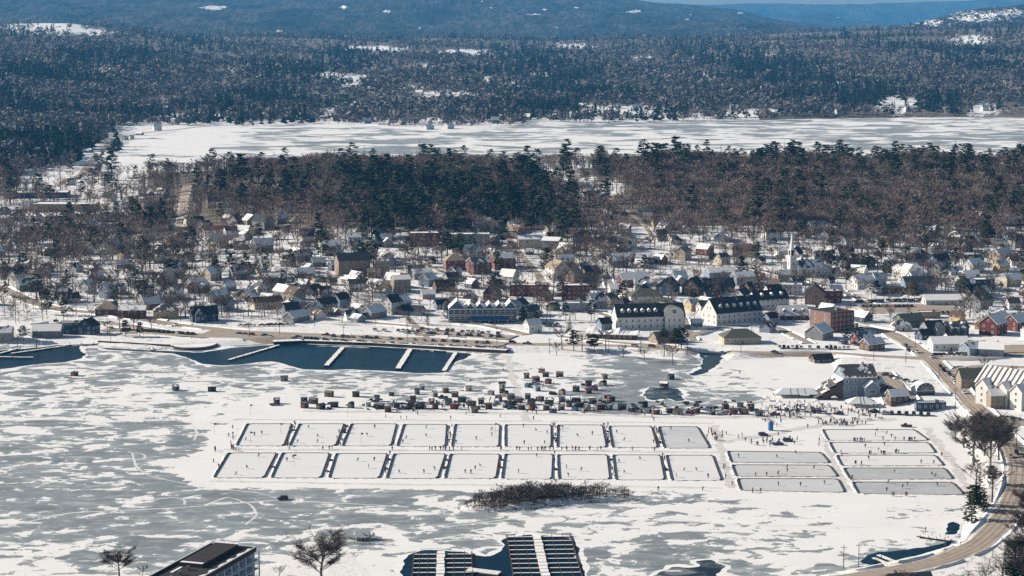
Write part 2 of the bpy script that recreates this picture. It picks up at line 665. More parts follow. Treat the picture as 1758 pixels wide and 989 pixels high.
COVER = [(690, 975, .97), (668, 940, .85), (640, 912, .6), (560, 925, .55), (500, 938, .6), (440, 940, .5), (120, 985, .7), (0, 650, .50), (150, 650, .55), (300, 640, .58), (100, 690, .62), (250, 695, .75), (400, 660, .66), (30, 720, .68), (200, 735, .50), (20, 760, .45), (120, 770, .42),
         (300, 740, .42), (50, 780, .38), (200, 800, .42), (290, 770, .32), (330, 740, .5), (300, 830, .34), (100, 850, .36), (200, 900, .36),
         (350, 880, .32), (60, 930, .5), (150, 960, .56), (20, 970, .7), (300, 930, .36), (450, 850, .26), (550, 870, .40), (450, 900, .38),
         (600, 920, .32), (650, 850, .32), (680, 880, .45), (750, 860, .6), (750, 900, .42), (800, 920, .45), (700, 838, .16), (560, 838, .2),
         (420, 838, .2), (900, 900, .58), (1000, 880, .66), (1100, 870, .72), (1200, 865, .56), (1220, 846, .4), (1150, 900, .7), (1000, 930, .78),
         (1060, 960, .34), (1100, 950, .3), (1020, 985, .55), (1300, 930, .72), (1400, 880, .78), (1500, 900, .98), (1560, 890, .9), (1400, 945, .85),
         (1350, 980, .66), (1620, 882, .7), (500, 650, .62), (600, 655, .66), (700, 650, .55), (800, 650, .55), (850, 640, .5), (885, 650, .95),
         (500, 700, 1.1), (900, 700, 1.1), (1040, 650, .66), (1100, 645, .12), (1090, 680, .08), (1140, 655, .1), (1185, 680, .2), (1120, 630, .3), (1180, 700, .5), (1200, 660, .7), (1235, 690, .55),
         (1300, 640, 1), (1260, 650, .85), (1330, 620, 1.1), (1400, 700, 1.1), (1600, 720, 1.1), (1640, 800, 1.1), (940, 625, 1.0), (1500, 750, 1.1),
         (300, 620, .3), (250, 612, .5), (420, 640, .4), (560, 645, .45), (1620, 850, 1.0), (1250, 900, .7), (850, 960, .5), (1180, 940, .4),
         (1280, 985, .5), (1450, 970, .5), (360, 730, .9), (330, 800, .95), (440, 720, 1.1), (1240, 730, 1.1), (1300, 760, 1.1)]
BANK = [(425, 716), (900, 716), (1240, 720), (1420, 726), (1580, 728), (1640, 790), (1680, 850), (1600, 862), (1480, 858), (1260, 852),
        (1180, 838), (700, 835), (340, 832), (320, 815), (345, 790), (370, 750)]


def build_bay():
    xs = np.arange(-760, 471, 3.3)
    ys = np.arange(600, 1310, 3.1)
    Y, X = np.meshgrid(ys, xs, indexing='ij')
    px, py = to_px(X, Y, 0)
    num = np.zeros(X.shape)
    den = np.zeros(X.shape)
    for (a, b, c) in COVER:
        w = 1.0 / (((px - a) / 60.0) ** 2 + ((py - b) / 20.0) ** 2 + 0.15) ** 2
        num += w * c
        den += w
    cov = num / den
    cov = np.where(cov < .95, cov * .86, cov)
    d = sdist(BANK, px, py)
    cov = np.where(d > -10, cov + (1.2 - cov) * sm((d + 10) / 12), cov)
    # noise level runs from about 0.33 to 0.67
    cov = 0.33 + 0.34 * cov
    me = npmesh('frozen_bay', np.stack([X, Y, np.zeros(X.shape)], -1).reshape(-1, 3), gridfaces(len(ys), len(xs)), [M_BAY], attr={'cover': cov})
    structure(link('frozen_bay', me))


build_bay()


def build_lake():
    b = np.array(LAKE)
    xs = np.linspace(b[:, 0].min() - 60, b[:, 0].max() + 60, 60)
    ys = np.linspace(b[:, 1].min() - 60, b[:, 1].max() + 60, 50)
    Y, X = np.meshgrid(ys, xs, indexing='ij')
    cov = np.full(X.shape, 0.492) + 0.03 * np.sin(X / 160) * np.sin(Y / 210)
    px, py = to_px(X, Y, 10)
    cov = cov + 0.12 * np.clip((560 - px) / 250, 0, 1)
    me = npmesh('frozen_lake', np.stack([X, Y, np.full(X.shape, 10.0)], -1).reshape(-1, 3), gridfaces(len(ys), len(xs)), [M_LAKE], attr={'cover': cov})
    structure(link('frozen_lake', me))


build_lake()


# ------------------------------------------------------------------ open water
def smooth_loop(P, wob, seed, step=2.0):
    r = random.Random(seed)
    n = len(P)
    out = []
    for i in range(n):
        a, b = np.array(P[i]), np.array(P[(i + 1) % n])
        L = np.linalg.norm(b - a)
        k = max(1, int(L / step))
        for j in range(k):
            t = j / k
            out.append(a + (b - a) * t)
    out = np.array(out)
    for _ in range(3):
        out = 0.25 * np.roll(out, 1, 0) + 0.5 * out + 0.25 * np.roll(out, -1, 0)
    s = np.arange(len(out))
    ph = [r.uniform(0, 6.28) for _ in range(4)]
    w = wob * (np.sin(s * 0.35 + ph[0]) + 0.7 * np.sin(s * 0.83 + ph[1]) + 0.5 * np.sin(s * 1.7 + ph[2]))
    tan = np.roll(out, -1, 0) - np.roll(out, 1, 0)
    nrm = np.stack([tan[:, 1], -tan[:, 0]], 1) / (np.linalg.norm(tan, axis=1)[:, None] + 1e-9)
    return out + nrm * w[:, None] * 0.5


WATER_PX = [
    [(-200, 598), (0, 602), (60, 597), (110, 592), (140, 594), (135, 602), (150, 609), (138, 616), (110, 622), (60, 626), (0, 634), (-200, 641)],
    [(165, 596), (230, 600), (300, 603), (340, 606), (380, 600), (400, 597), (470, 592), (500, 590), (640, 595), (790, 604), (810, 608), (800, 616), (776, 623),
     (762, 640), (720, 641), (660, 637), (600, 634), (565, 636), (520, 634), (490, 626), (468, 620), (440, 622), (415, 626), (380, 628), (350, 625),
     (325, 616), (300, 607), (230, 603), (180, 600)],  # narrow western tail is a dark strip standing in for shore shade
    [(1107, 672), (1112, 664), (1150, 665), (1170, 672), (1176, 686), (1163, 690), (1146, 682), (1132, 688), (1110, 686)],
    [(1200, 604), (1232, 604), (1243, 615), (1230, 627), (1216, 639), (1196, 645), (1180, 643), (1205, 632), (1206, 620)],
    [(690, 1060), (692, 962), (700, 950), (735, 944), (800, 948), (830, 956), (858, 950), (868, 936), (862, 925), (900, 917), (965, 921), (985, 930),
     (998, 945), (988, 958), (1000, 975), (1006, 1000), (1010, 1060)],
    [(1124, 992), (1142, 978), (1172, 972), (1190, 974), (1200, 962), (1222, 960), (1236, 972), (1240, 986), (1236, 1002), (1136, 1004)],
    [(1479, 966), (1483, 955), (1505, 947), (1560, 944), (1600, 938), (1640, 928), (1632, 938), (1592, 950), (1556, 958), (1520, 968), (1490, 971)],
    [(1628, 895), (1640, 893), (1647, 905), (1641, 918), (1616, 919), (1627, 906)],
]


def build_water():
    V, Fs = [], []
    rim = MB()
    for k, P in enumerate(WATER_PX):
        W = [tuple(at_z(*p)[:2]) for p in P]
        L = smooth_loop(W, {1: 0.7, 5: 2.6, 2: 1.6}.get(k, 1.1), k)
        if k in (2, 3, 5, 4, 1, 0, 7):
            n = len(L)
            tan = np.roll(L, -1, 0) - np.roll(L, 1, 0)
            nr = np.stack([tan[:, 1], -tan[:, 0]], 1) / (np.linalg.norm(tan, axis=1)[:, None] + 1e-9)
            if sdist([tuple(q) for q in L], np.array([L[0][0] + nr[0][0]]), np.array([L[0][1] + nr[0][1]]))[0] > 0:
                nr = -nr
            wid = 2.2 + 1.4 * np.sin(np.arange(n) * 0.31 + k) + 0.9 * np.sin(np.arange(n) * 0.9)
            O = L + nr * np.clip(wid, 0.7, 5)[:, None]
            for i in range(n):
                j = (i + 1) % n
                rim.poly([(L[i][0], L[i][1], .016), (L[j][0], L[j][1], .016), (O[j][0], O[j][1], .016), (O[i][0], O[i][1], .016)], SNOWM)
        bm = bmesh.new()
        vs = [bm.verts.new((q[0], q[1], 0.012)) for q in L]
        bm.faces.new(vs)
        bmesh.ops.triangulate(bm, faces=bm.faces)
        bm.normal_update()
        for f in bm.faces:
            if f.normal.z < 0:
                f.normal_flip()
        me = bpy.data.meshes.new('open_water')
        bm.to_mesh(me)
        bm.free()
        me.materials.append(M_SLUSH if k in (2, 5) else M_WATER)
        structure(link('open_water', me))
    structure(rim.build('ice_edge'))


build_water()


# ------------------------------------------------------------------ roads
def resample(P, step):
    out = [np.array(P[0], float)]
    for a, b in zip(P[:-1], P[1:]):
        a, b = np.array(a, float), np.array(b, float)
        k = max(1, int(np.linalg.norm(b - a) / step))
        for j in range(1, k + 1):
            out.append(a + (b - a) * j / k)
    out = np.array(out)
    for _ in range(6):
        out[1:-1] = 0.25 * out[:-2] + 0.5 * out[1:-1] + 0.25 * out[2:]
    return out


ROADS_PX = {
    'waterfront_road': ([(-60, 478), (0, 494), (60, 521), (110, 533), (165, 537), (240, 547), (300, 558), (420, 570), (520, 574), (640, 580), (760, 586), (890, 591), (960, 592),
                         (1080, 595), (1180, 602), (1300, 606), (1420, 610), (1500, 612), (1560, 614), (1600, 617), (1680, 616), (1780, 606)], 11),
    'lakeside_road': ([(1480, 561), (1530, 572), (1560, 590), (1590, 610), (1622, 640), (1665, 690), (1700, 722), (1735, 762), (1752, 800), (1748, 835),
                       (1735, 868), (1712, 905), (1675, 938), (1620, 962), (1540, 980), (1440, 996), (1350, 1012)], 10.8),
    'hill_street': ([(308, 412), (308, 400), (314, 360), (317, 335), (322, 318)], 9),
    'diagonal_street': ([(862, 395), (880, 420), (900, 445), (922, 470), (930, 482)], 5.5),
    'back_street': ([(930, 430), (1060, 440), (1180, 452), (1300, 462), (1420, 490), (1500, 525), (1640, 523), (1780, 520)], 5),
    'church_street': ([(1085, 420), (1120, 405), (1100, 380), (1060, 350), (1040, 330)], 4),
    'west_street': ([(-40, 440), (60, 452), (160, 462), (312, 470), (420, 506), (500, 478), (600, 505), (700, 545), (735, 582)], 4),
    'mill_road': ([(-60, 352), (40, 336), (100, 318), (140, 300), (160, 275), (185, 250), (205, 236), (250, 228), (330, 219), (470, 211)], 11),
    'cross_street': ([(1620, 640), (1680, 628), (1790, 632)], 8),
    'side_street': ([(80, 470), (180, 478), (290, 486)], 3.5), 'side_street.001': ([(150, 440), (190, 478), (240, 520)], 3.5), 'side_street.002': ([(380, 430), (470, 440), (560, 452)], 3.5),
    'side_street.003': ([(340, 480), (400, 450), (480, 400), (520, 360)], 3.5), 'side_street.004': ([(560, 470), (660, 482), (760, 505), (860, 512)], 4), 'side_street.005': ([(700, 440), (770, 472), (840, 478), (930, 484)], 4),
    'side_street.006': ([(940, 520), (1040, 540), (1060, 556)], 5), 'side_street.007': ([(1040, 470), (1060, 520), (1170, 540), (1190, 585)], 5), 'side_street.008': ([(1200, 420), (1300, 428), (1420, 435), (1520, 420)], 3.5),
    'side_street.009': ([(1160, 585), (1240, 560), (1330, 560), (1390, 590)], 6), 'side_street.010': ([(1500, 480), (1640, 478), (1780, 470)], 4), 'side_street.011': ([(1480, 556), (1580, 552), (1700, 548), (1780, 550)], 6),
    'side_street.012': ([(760, 552), (840, 560), (905, 575)], 8), 'side_street.013': ([(640, 555), (700, 560), (770, 570)], 8), 'side_street.014': ([(1540, 385), (1640, 395), (1780, 398)], 3.5), 'side_street.015': ([(60, 410), (160, 415), (280, 425)], 3.5),
    'shore_drive': ([(60, 560), (140, 552), (190, 555), (300, 572)], 9), 'pavilion_lot': ([(180, 566), (260, 572), (340, 577)], 14), 'gallery_lot': ([(700, 571), (800, 576), (880, 581)], 16), 'hotel_drive': ([(960, 578), (1050, 588), (1160, 596)], 7), 'inn_lot': ([(1505, 640), (1530, 665), (1550, 690)], 16), 'lower_lot': ([(1690, 722), (1730, 726), (1780, 730)], 14),
    'parking_lot': ([(440, 577), (520, 578), (620, 584)], 22),
    'town_parking_lot': ([(1480, 532), (1560, 530), (1645, 530)], 32),
    'shop_parking_lot': ([(1640, 606), (1700, 602), (1780, 598)], 26),
    'dock_parking_lot': ([(350, 573), (480, 579), (600, 583), (740, 589), (860, 596)], 30),
}
ROADS = {}


def build_roads():
    k = 0
    for nm, (P, w) in ROADS_PX.items():
        W = [tuple(ground(*p)[:2]) for p in P]
        C = resample(W, 4.0)
        ROADS[nm] = (C, w)
        t = np.gradient(C, axis=0)
        nr = np.stack([-t[:, 1], t[:, 0]], 1) / (np.linalg.norm(t, axis=1)[:, None] + 1e-9)
        r = random.Random(nm)
        nw = 13
        V = []
        ac = []
        dz = 0.4 if 'lot' in nm else 0.16
        for s in np.linspace(-1, 1, nw):
            jit = 0.12 * w / 2 * np.sin(np.arange(len(C)) * 0.7 + s * 3) * (abs(s) > 0.9)
            Q = C + nr * (s * w / 2 + jit)[:, None]
            ac.append(np.full(len(C), s if w < 13 else .45 * math.sin(s * 5)))
            V.append(np.column_stack([Q, height(Q[:, 0], Q[:, 1]) + dz + 0.006 * k - (0.10 if abs(s) > 0.95 else 0)]))
        V = np.array(V)
        fc = gridfaces(nw, len(C))[:, ::-1]
        me = npmesh(nm, V.reshape(-1, 3), fc, [M_ROAD], attr={'across': np.array(ac)})
        structure(link(nm, me))
        k += 1


build_roads()


def snowbanks():
    mb = MB()
    r = random.Random(3)
    for nm, (C, w) in ROADS.items():
        if w < 4.5 or 'mill' in nm or nm in ('hill_street', 'diagonal_street'):
            continue
        t = np.gradient(C, axis=0)
        nr = np.stack([-t[:, 1], t[:, 0]], 1) / (np.linalg.norm(t, axis=1)[:, None] + 1e-9)
        cuts = {}
        for sd in (-1, 1):
            O = C + nr * sd * (w / 2 + .2)
            cc = np.zeros(len(C), bool)
            for m, (D, v) in ROADS.items():
                if m != nm:
                    cc |= seg_dist(D[::2], O[:, 0], O[:, 1]) < v / 2 + .5
            cuts[sd] = cc
        for sd in (-1, 1):
            prev = None
            for i in range(len(C)):
                o = C[i] + nr[i] * sd * (w / 2 + .2)
                cut = cuts[sd][i]
                if cut or r.random() < .05:
                    prev = None
                    continue
                hh = .62 + .35 * math.sin(i * .37 + sd) + r.uniform(-.18, .18)
                wd = 2.3 + .5 * math.sin(i * .23 + w) + r.uniform(-.2, .2)
                a, b, c = o, o + nr[i] * sd * wd * .5, o + nr[i] * sd * wd
                z = [hz(*q) for q in (a, b, c)]
                cur = ((a[0], a[1], z[0]), (b[0], b[1], z[1] + hh), (c[0], c[1], z[2] - .1))
                if prev:
                    for q in (0, 1):
                        f = (prev[q], cur[q], cur[q + 1], prev[q + 1])
                        mb.poly(f if sd < 0 else f[::-1], SNOWM)
                prev = cur
    structure(mb.build('snowbank'))


snowbanks()


def on_road(x, y, mar=3.0):
    for C, w in ROADS.values():
        if float(seg_dist(C[::2], np.array([x]), np.array([y]))[0]) < w / 2 + mar:
            return True
    return False


# ------------------------------------------------------------------ worn ways and tracks on the ice
TRAMPLED = plain('trampled_snow', (0.60, 0.575, 0.54), 0.9, 0.2, 0.4)
DRIFT = plain('thin_track_snow', (0.66, 0.66, 0.65), 0.9, 0.12, 0.5)


def ice_ribbon(nm, P, w, m, seed, z):
    r = random.Random(seed)
    C = resample([tuple(at_z(*p)[:2]) for p in P], 1.6)
    t = np.gradient(C, axis=0)
    nr = np.stack([-t[:, 1], t[:, 0]], 1) / (np.linalg.norm(t, axis=1)[:, None] + 1e-9)
    k = np.arange(len(C))
    wa = w / 2 * (1 + .35 * np.sin(k * .31 + seed) + .25 * np.sin(k * .77))
    wb = w / 2 * (1 + .35 * np.sin(k * .27 + seed * 2) + .25 * np.sin(k * .9))
    A, B = C + nr * wa[:, None], C - nr * wb[:, None]
    V = np.concatenate([np.column_stack([A, np.full(len(C), z)]), np.column_stack([B, np.full(len(C), z)])])
    me = npmesh(nm, V, gridfaces(2, len(C))[:, ::-1], [m])
    structure(link(nm, me))


for i, (P, w) in enumerate(([[(385, 771.5), (640, 772.8), (900, 774), (1235, 777)], 3.0], [[(400, 720), (700, 722), (1000, 724), (1225, 727)], 2.6], [[(520, 706), (760, 708), (1000, 712), (1180, 717), (1300, 716), (1420, 716)], 5],
                            [[(1228, 730), (1236, 760), (1244, 800), (1256, 838)], 3.4], [[(1414, 745), (1430, 790), (1456, 842)], 3.2], [[(1240, 760), (1300, 750), (1380, 735), (1440, 722), (1540, 720)], 6],
                            [[(360, 826), (700, 832), (1000, 834), (1240, 838)], 2.4], [[(870, 610), (880, 650), (900, 700), (905, 722)], 4], [[(1590, 735), (1640, 800), (1668, 852)], 4])):
    ice_ribbon('trampled_path', P, w, TRAMPLED, i, .006 + .0012 * i)
for i, P in enumerate(([(226, 778), (232, 800), (250, 815), (285, 824), (330, 832)], [(226, 778), (240, 776), (252, 784), (240, 790), (226, 788)], [(330, 730), (338, 744), (332, 756)], [(255, 858), (300, 853), (318, 858), (316, 866)],
                       [(350, 868), (390, 852), (430, 866), (442, 884), (420, 900)], [(0, 905), (120, 880), (300, 872), (480, 858), (700, 870)], [(130, 646), (250, 660), (360, 672), (480, 690)], [(485, 858), (440, 845), (330, 835)],
                       [(760, 905), (900, 888), (1060, 880), (1240, 900), (1480, 905)], [(1470, 650), (1400, 690), (1250, 690), (1150, 640)])):
    for k, off in enumerate((0, .9)):
        ice_ribbon('sled_track', [(a + off * 2.2, b + off * .5) for a, b in P], .55, DRIFT, 40 + i + k, .004 + .0003 * (i * 2 + k))


# ------------------------------------------------------------------ far hills
def hill_rows(pts, px):
    return np.interp(px, [p[0] for p in pts], [p[1] for p in pts])


def build_hills(name, y0, y1, yc, prof, z0, nu, ny, rough, fields, seed, u0=-0.36, u1=0.36, level=0.0, amp=0.24, m=None):
    """a ridge whose crest stands at depth yc"""
    r = np.random.RandomState(seed)
    us = np.linspace(u0, u1, nu)
    ys = np.linspace(y0, y1, ny)
    Y, U = np.meshgrid(ys, us, indexing='ij')
    X = U * Y
    px = CX + F * U / CP
    crest = CAMZ - (hill_rows(prof, px) - HORIZON) * yc / F
    up = sm((Y - y0) / (yc - y0)) * 0.45 + 0.55 * np.clip((Y - y0) / (yc - y0), 0, 1)
    dn = 1 - sm((Y - yc) / (y1 - yc + 1))
    Z = z0 + (crest - z0) * np.where(Y < yc, up, dn)
    f = np.zeros(X.shape)
    for o in range(5):
        wl = (y1 - y0) / (2.2 * 2 ** o)
        a = rough / 1.8 ** o
        for _ in range(2):
            p1, p2 = r.uniform(0, 6.28, 2)
            an = r.uniform(-0.8, 0.8)
            f += a * np.sin((X * math.cos(an) + Y * math.sin(an) * 0.5) * 2 * math.pi / wl * 1.6 + p1) * np.sin(Y * 2 * math.pi / wl + p2)
    env = np.clip((Y - y0) / (0.15 * (yc - y0)), 0, 1) * np.clip(1 - np.abs(Y - yc) / (0.2 * (y1 - y0)), 0, 1) * -0.75 + np.clip((Y - y0) / (0.15 * (yc - y0)), 0, 1)
    Z = Z + f * env
    # ragged tree tops
    Z = Z + r.uniform(0, rough * 0.34, X.shape)
    ppx, ppy = to_px(X, Y, Z)
    fl = np.full(X.shape, level)
    for (fx, fy, rx, ry) in fields:
        fl = np.maximum(fl, level + amp * np.clip(1.5 - np.hypot((ppx - fx) / rx, (ppy - fy) / ry), 0, 1))
    me = npmesh(name, np.stack([X, Y, Z], -1).reshape(-1, 3), gridfaces(ny, nu), [m or M_HILLS], attr={'field': fl}, smooth=True)
    structure(link(name, me))


build_hills('mountain', 10000, 20500, 17500,
            [(-500, -60), (300, -34), (700, -22), (900, -14), (1010, -6), (1085, 0), (1130, 7), (1180, 11), (1260, 20), (1330, 36), (1420, 46), (1520, 52), (1700, 62), (2300, 66)],
            60, 620, 240, 26, [(365, 13, 28, 3), (478, 53, 10, 2.5), (660, 20, 16, 3), (915, 25, 18, 1.6), (990, 13, 5, 1.6), (1090, 20, 14, 3), (1175, 33, 14, 2),
                               (1185, 26, 4, 3), (935, 17, 5, 1.5), (840, 14, 8, 1.5), (590, 12, 8, 3), (960, 47, 10, 1.5), (1270, 22, 8, 1.5)], 3, level=0.30)
build_hills('round_hill', 21000, 25000, 23500,
            [(-500, 80), (1270, 62), (1310, 40), (1350, 30), (1375, 23), (1400, 20), (1425, 24), (1450, 31), (1500, 38), (1540, 46), (1620, 60), (2300, 80)],
            20, 360, 70, 14, [(1440, 30, 6, 1.6), (1480, 33, 6, 1.6)], 5, u0=0.06, level=0.28)
build_hills('distant_range', 25500, 30500, 29000,
            [(-500, 8), (1000, 9), (1120, 5), (1200, 9), (1290, 6.5), (1360, 8), (1440, 7.5), (1530, 7), (1600, 3.5), (1640, 2), (1758, -4), (2300, -2)],
            -40, 380, 70, 22, [(1308, 21, 10, 1.6), (1495, 17, 14, 1.2), (1380, 14, 8, 1)], 8, u0=-0.2, level=0.26)
build_hills('snowy_ridge', 9300, 11500, 10400,
            [(-500, 75), (1500, 66), (1560, 44), (1590, 37), (1625, 28), (1650, 20), (1680, 15), (1720, 11), (1758, 8), (1850, 2), (2300, -5)],
            70, 420, 90, 9, [(1600, 41, 34, 6), (1680, 28, 50, 9), (1660, 32, 30, 5), (1730, 22, 26, 8), (1600, 36, 15, 3)], 12, u0=0.12, level=0.36, amp=0.15, m=M_RIDGE)


# ------------------------------------------------------------------ island in the bay
def build_island():
    O = [(786, 878), (800, 866), (830, 858), (880, 850), (950, 845), (1020, 846), (1070, 848), (1098, 854), (1070, 861), (1020, 863), (960, 866), (900, 873), (850, 880)]
    W = [at_z(*p)[:2] for p in O]
    L = smooth_loop(W, 0.8, 91, 2.0)
    c = L.mean(0)
    V = []
    for k, (s, z) in enumerate(((1.06, -0.3), (1.0, 0.25), (0.8, 0.9), (0.5, 1.3), (0.2, 1.5))):
        for q in L:
            p = c + (q - c) * s
            V.append((p[0], p[1], z))
    n = len(L)
    fc = []
    for k in range(4):
        for i in range(n):
            fc.append((k * n + i, k * n + (i + 1) % n, (k + 1) * n + (i + 1) % n, (k + 1) * n + i))
    me = npmesh('island', np.array(V), np.array(fc), [M_GROUND], attr={'wood': np.full(len(V), 0.42)}, smooth=True)
    if me.polygons[0].normal.z < 0:
        me.flip_normals()
    structure(link('island', me))
    return L, c


ISL, ISC = build_island()

# ------------------------------------------------------------------ trees
def bar3(mb, a, b, r0, r1, m):
    mb.bar(a, b, r0, r1, m, 3)


def bare_proto(seed, twigs, fat, limbs=7, spread=0.42, tm=None, cm=None, nb=4):
    """unit-height leafless tree: trunk mesh builder and crown mesh builder"""
    r = random.Random(seed)
    T, K = MB(), MB()
    tm = tm or BARK
    cm = cm or TWIG
    top = Vector((r.uniform(-.05, .05), r.uniform(-.05, .05), 0.62))
    p0 = Vector((0, 0, -0.03))
    p1 = Vector((r.uniform(-.02, .02), r.uniform(-.02, .02), 0.3))
    T.bar(p0, p1, 0.024, 0.018, tm, 5)
    T.bar(p1, top, 0.018, 0.010, tm, 5)
    T.bar(top, top + Vector((r.uniform(-.05, .05), r.uniform(-.05, .05), .25)), 0.010, 0.003, tm, 4)
    ends = []
    for i in range(limbs):
        t = r.uniform(0.15, 1.0)
        s = (Vector((p1.x * .5, p1.y * .5, .17)) if twigs > 2000 else p1).lerp(top, t)
        an = i * 2.4 + r.uniform(-.4, .4)
        L = r.uniform(0.22 if twigs < 2000 else .18, 0.40) * (1.15 - 0.45 * t)
        e = s + Vector((math.cos(an) * L * spread * 2.1, math.sin(an) * L * spread * 2.1, L * r.uniform(0.7, 1.15)))
        mid = s.lerp(e, .5) + Vector((0, 0, -0.02))
        T.bar(s, mid, 0.009, 0.006, tm, 3)
        T.bar(mid, e, 0.006, 0.002, tm, 3)
        for j in range(nb):
            q = s.lerp(e, r.uniform(.35, 1))
            a2 = an + r.uniform(-1.3, 1.3)
            l2 = r.uniform(.10, .20)
            f = q + Vector((math.cos(a2) * l2 * .75, math.sin(a2) * l2 * .75, l2 * r.uniform(.3, 1.0)))
            bar3(K, q, f, 0.0032, 0.0014, cm)
            ends.append((q, f, a2))
    for k in range(nb):
        f = top + Vector((r.uniform(-.12, .12), r.uniform(-.12, .12), r.uniform(.15, .36)))
        bar3(K, top, f, 0.004, 0.0014, cm)
        ends.append((top, f, r.uniform(0, 6.3)))
    if twigs > 2000:
        for q, f, an in list(ends):
            for j in range(3):
                s = q.lerp(f, r.uniform(.35, 1))
                a2 = an + r.uniform(-1.4, 1.4)
                l = r.uniform(.07, .14)
                e = s + Vector((math.cos(a2) * l * .85, math.sin(a2) * l * .85, l * r.uniform(-.15, .9)))
                bar3(K, s, e, 0.0022, 0.001, cm)
                ends.append((s, e, a2))
    for i in range(twigs):
        q, f, an = r.choice(ends)
        s = q.lerp(f, r.uniform(.2, 1.05))
        a2 = an + r.uniform(-1.6, 1.6)
        l = r.uniform(.05, .13)
        e = s + Vector((math.cos(a2) * l * .8, math.sin(a2) * l * .8, l * r.uniform(-.1, 1.0)))
        w = Vector((r.uniform(-1, 1), r.uniform(-1, 1), r.uniform(-.5, .5))).normalized() * fat * r.uniform(.6, 1.3)
        K.tri(s - w, s + w, e, cm)
    return T, K


def pine_proto(seed, tufts, size, narrow=False, nm=None, tm=None):
    """unit-height conifer: uneven whorls of flat needle sprays"""
    r = random.Random(seed)
    T, K = MB(), MB()
    nm = nm or NEEDLE
    T.bar((0, 0, -.03), (0, 0, .55), .02, .012, tm or BARK, 5)
    T.bar((0, 0, .55), (0, 0, .97), .012, .002, tm or BARK, 4)
    lo = 0.10 if narrow else r.uniform(.26, .38)
    lay = 15 if narrow else 10
    gaps = set(r.sample(range(1, lay - 1), 1 if narrow else 3))
    whorl = []
    for i in range(lay):
        t = i / (lay - 1)
        z = lo + (0.98 - lo) * t
        if narrow:
            rad = 0.19 * (1 - t) ** 0.85 + 0.012
        else:
            rad = (0.25 * math.sin(math.pi * (0.24 + 0.70 * t)) + .03) * r.uniform(.6, 1.25)
        nbr = 7 if narrow else 6
        for j in range(nbr):
            if i in gaps and r.random() < .55:
                continue
            an = 2 * math.pi * (j + r.random() * .8) / nbr + i
            whorl.append((z, rad * r.uniform(.55, 1.2), an, t))
    for k in range(tufts):
        z, rad, an, t = r.choice(whorl)
        q = r.uniform(.15, 1.0) ** 0.7
        d = rad * q
        an2 = an + r.uniform(-.3, .3)
        droop = -0.35 * d if narrow else 0.10 * d
        c = Vector((math.cos(an2) * d, math.sin(an2) * d, z + droop + r.uniform(-.012, .012)))
        s = size * r.uniform(.6, 1.3) * (1.0 if not narrow else (1.1 - .6 * t))
        out = Vector((math.cos(an2), math.sin(an2), r.uniform(-.25, .45)))
        sd = Vector((-math.sin(an2), math.cos(an2), r.uniform(-.4, .4)))
        K.poly((c - out * s * .5, c + sd * s * .55, c + out * s * .9, c - sd * s * .55 + Vector((0, 0, r.uniform(-.3, .3) * s))), nm)
    return T, K


def arrs(*mbs):
    """merge builders into arrays of triangles"""
    V, T, M, mats = [], [], [], []
    for mb in mbs:
        o = len(V)
        V += mb.v
        mm = []
        for m in mb.mats:
            if m not in mats:
                mats.append(m)
            mm.append(mats.index(m))
        for f, mi in zip(mb.f, mb.m):
            for j in range(1, len(f) - 1):
                T.append((o + f[0], o + f[j], o + f[j + 1]))
                M.append(mm[mi])
    return np.array(V, np.float32), np.array(T, np.int32), np.array(M, np.int32), mats


def merge(name, protos, pl, mats):
    """protos: list of arrs(); pl rows: proto, x, y, z, scale_xy, scale_z, rot, tint"""
    Vs, Ts, Ms, As = [], [], [], []
    off = 0
    pl = np.array(pl, float)
    for k, (V, T, M, mm) in enumerate(protos):
        S = pl[pl[:, 0] == k]
        if not len(S):
            continue
        n = len(S)
        c, s = np.cos(S[:, 6])[:, None], np.sin(S[:, 6])[:, None]
        X = (V[None, :, 0] * c - V[None, :, 1] * s) * S[:, 4:5] + S[:, 1:2]
        Y = (V[None, :, 0] * s + V[None, :, 1] * c) * S[:, 4:5] + S[:, 2:3]
        Z = V[None, :, 2] * S[:, 5:6] + S[:, 3:4]
        Vs.append(np.stack([X, Y, Z], -1).reshape(-1, 3))
        idx = np.arange(n)[:, None, None] * len(V) + T[None] + off
        Ts.append(idx.reshape(-1, 3))
        loc = np.array([mats.index(m) for m in mm])[M]
        Ms.append(np.tile(loc, n))
        As.append(np.repeat(S[:, 7], len(V)))
        off += n * len(V)
    me = npmesh(name, np.concatenate(Vs), np.concatenate(Ts), mats, np.concatenate(Ms), {'tint': np.concatenate(As)})
    o = link(name, me)
    return stuff(o)


# --- woods too many to count
HILL_BARE = [arrs(*bare_proto(100 + i, 165, 0.0165, 7, .40, TRUNK2, TWIG, 3)) for i in range(6)]
HILL_PINE = [arrs(*pine_proto(200 + i, 130, 0.125, False, NEEDLE, TRUNK2)) for i in range(4)] + \
            [arrs(*pine_proto(210 + i, 110, 0.06, True, NEEDLE, TRUNK2)) for i in range(2)]


def far_bare(seed):
    r = random.Random(seed)
    K = MB()
    K.bar((0, 0, -.05), (0, 0, .5), .02, .01, FARTWIG, 3)
    for i in range(20):
        a, b = r.uniform(0, 6.28), r.uniform(-1, 1)
        q = Vector((math.cos(a) * .26 * math.sqrt(1 - b * b), math.sin(a) * .26 * math.sqrt(1 - b * b), .62 + .34 * b)) * r.uniform(.75, 1.05)
        u = Vector((r.uniform(-1, 1), r.uniform(-1, 1), r.uniform(-.6, 1))).normalized() * r.uniform(.10, .2)
        w = Vector((r.uniform(-1, 1), r.uniform(-1, 1), r.uniform(-1, 1))).normalized() * r.uniform(.07, .13)
        K.tri(q - u - w, q + u - w * .4, q + w * 1.2, FARTWIG)
    return arrs(K)


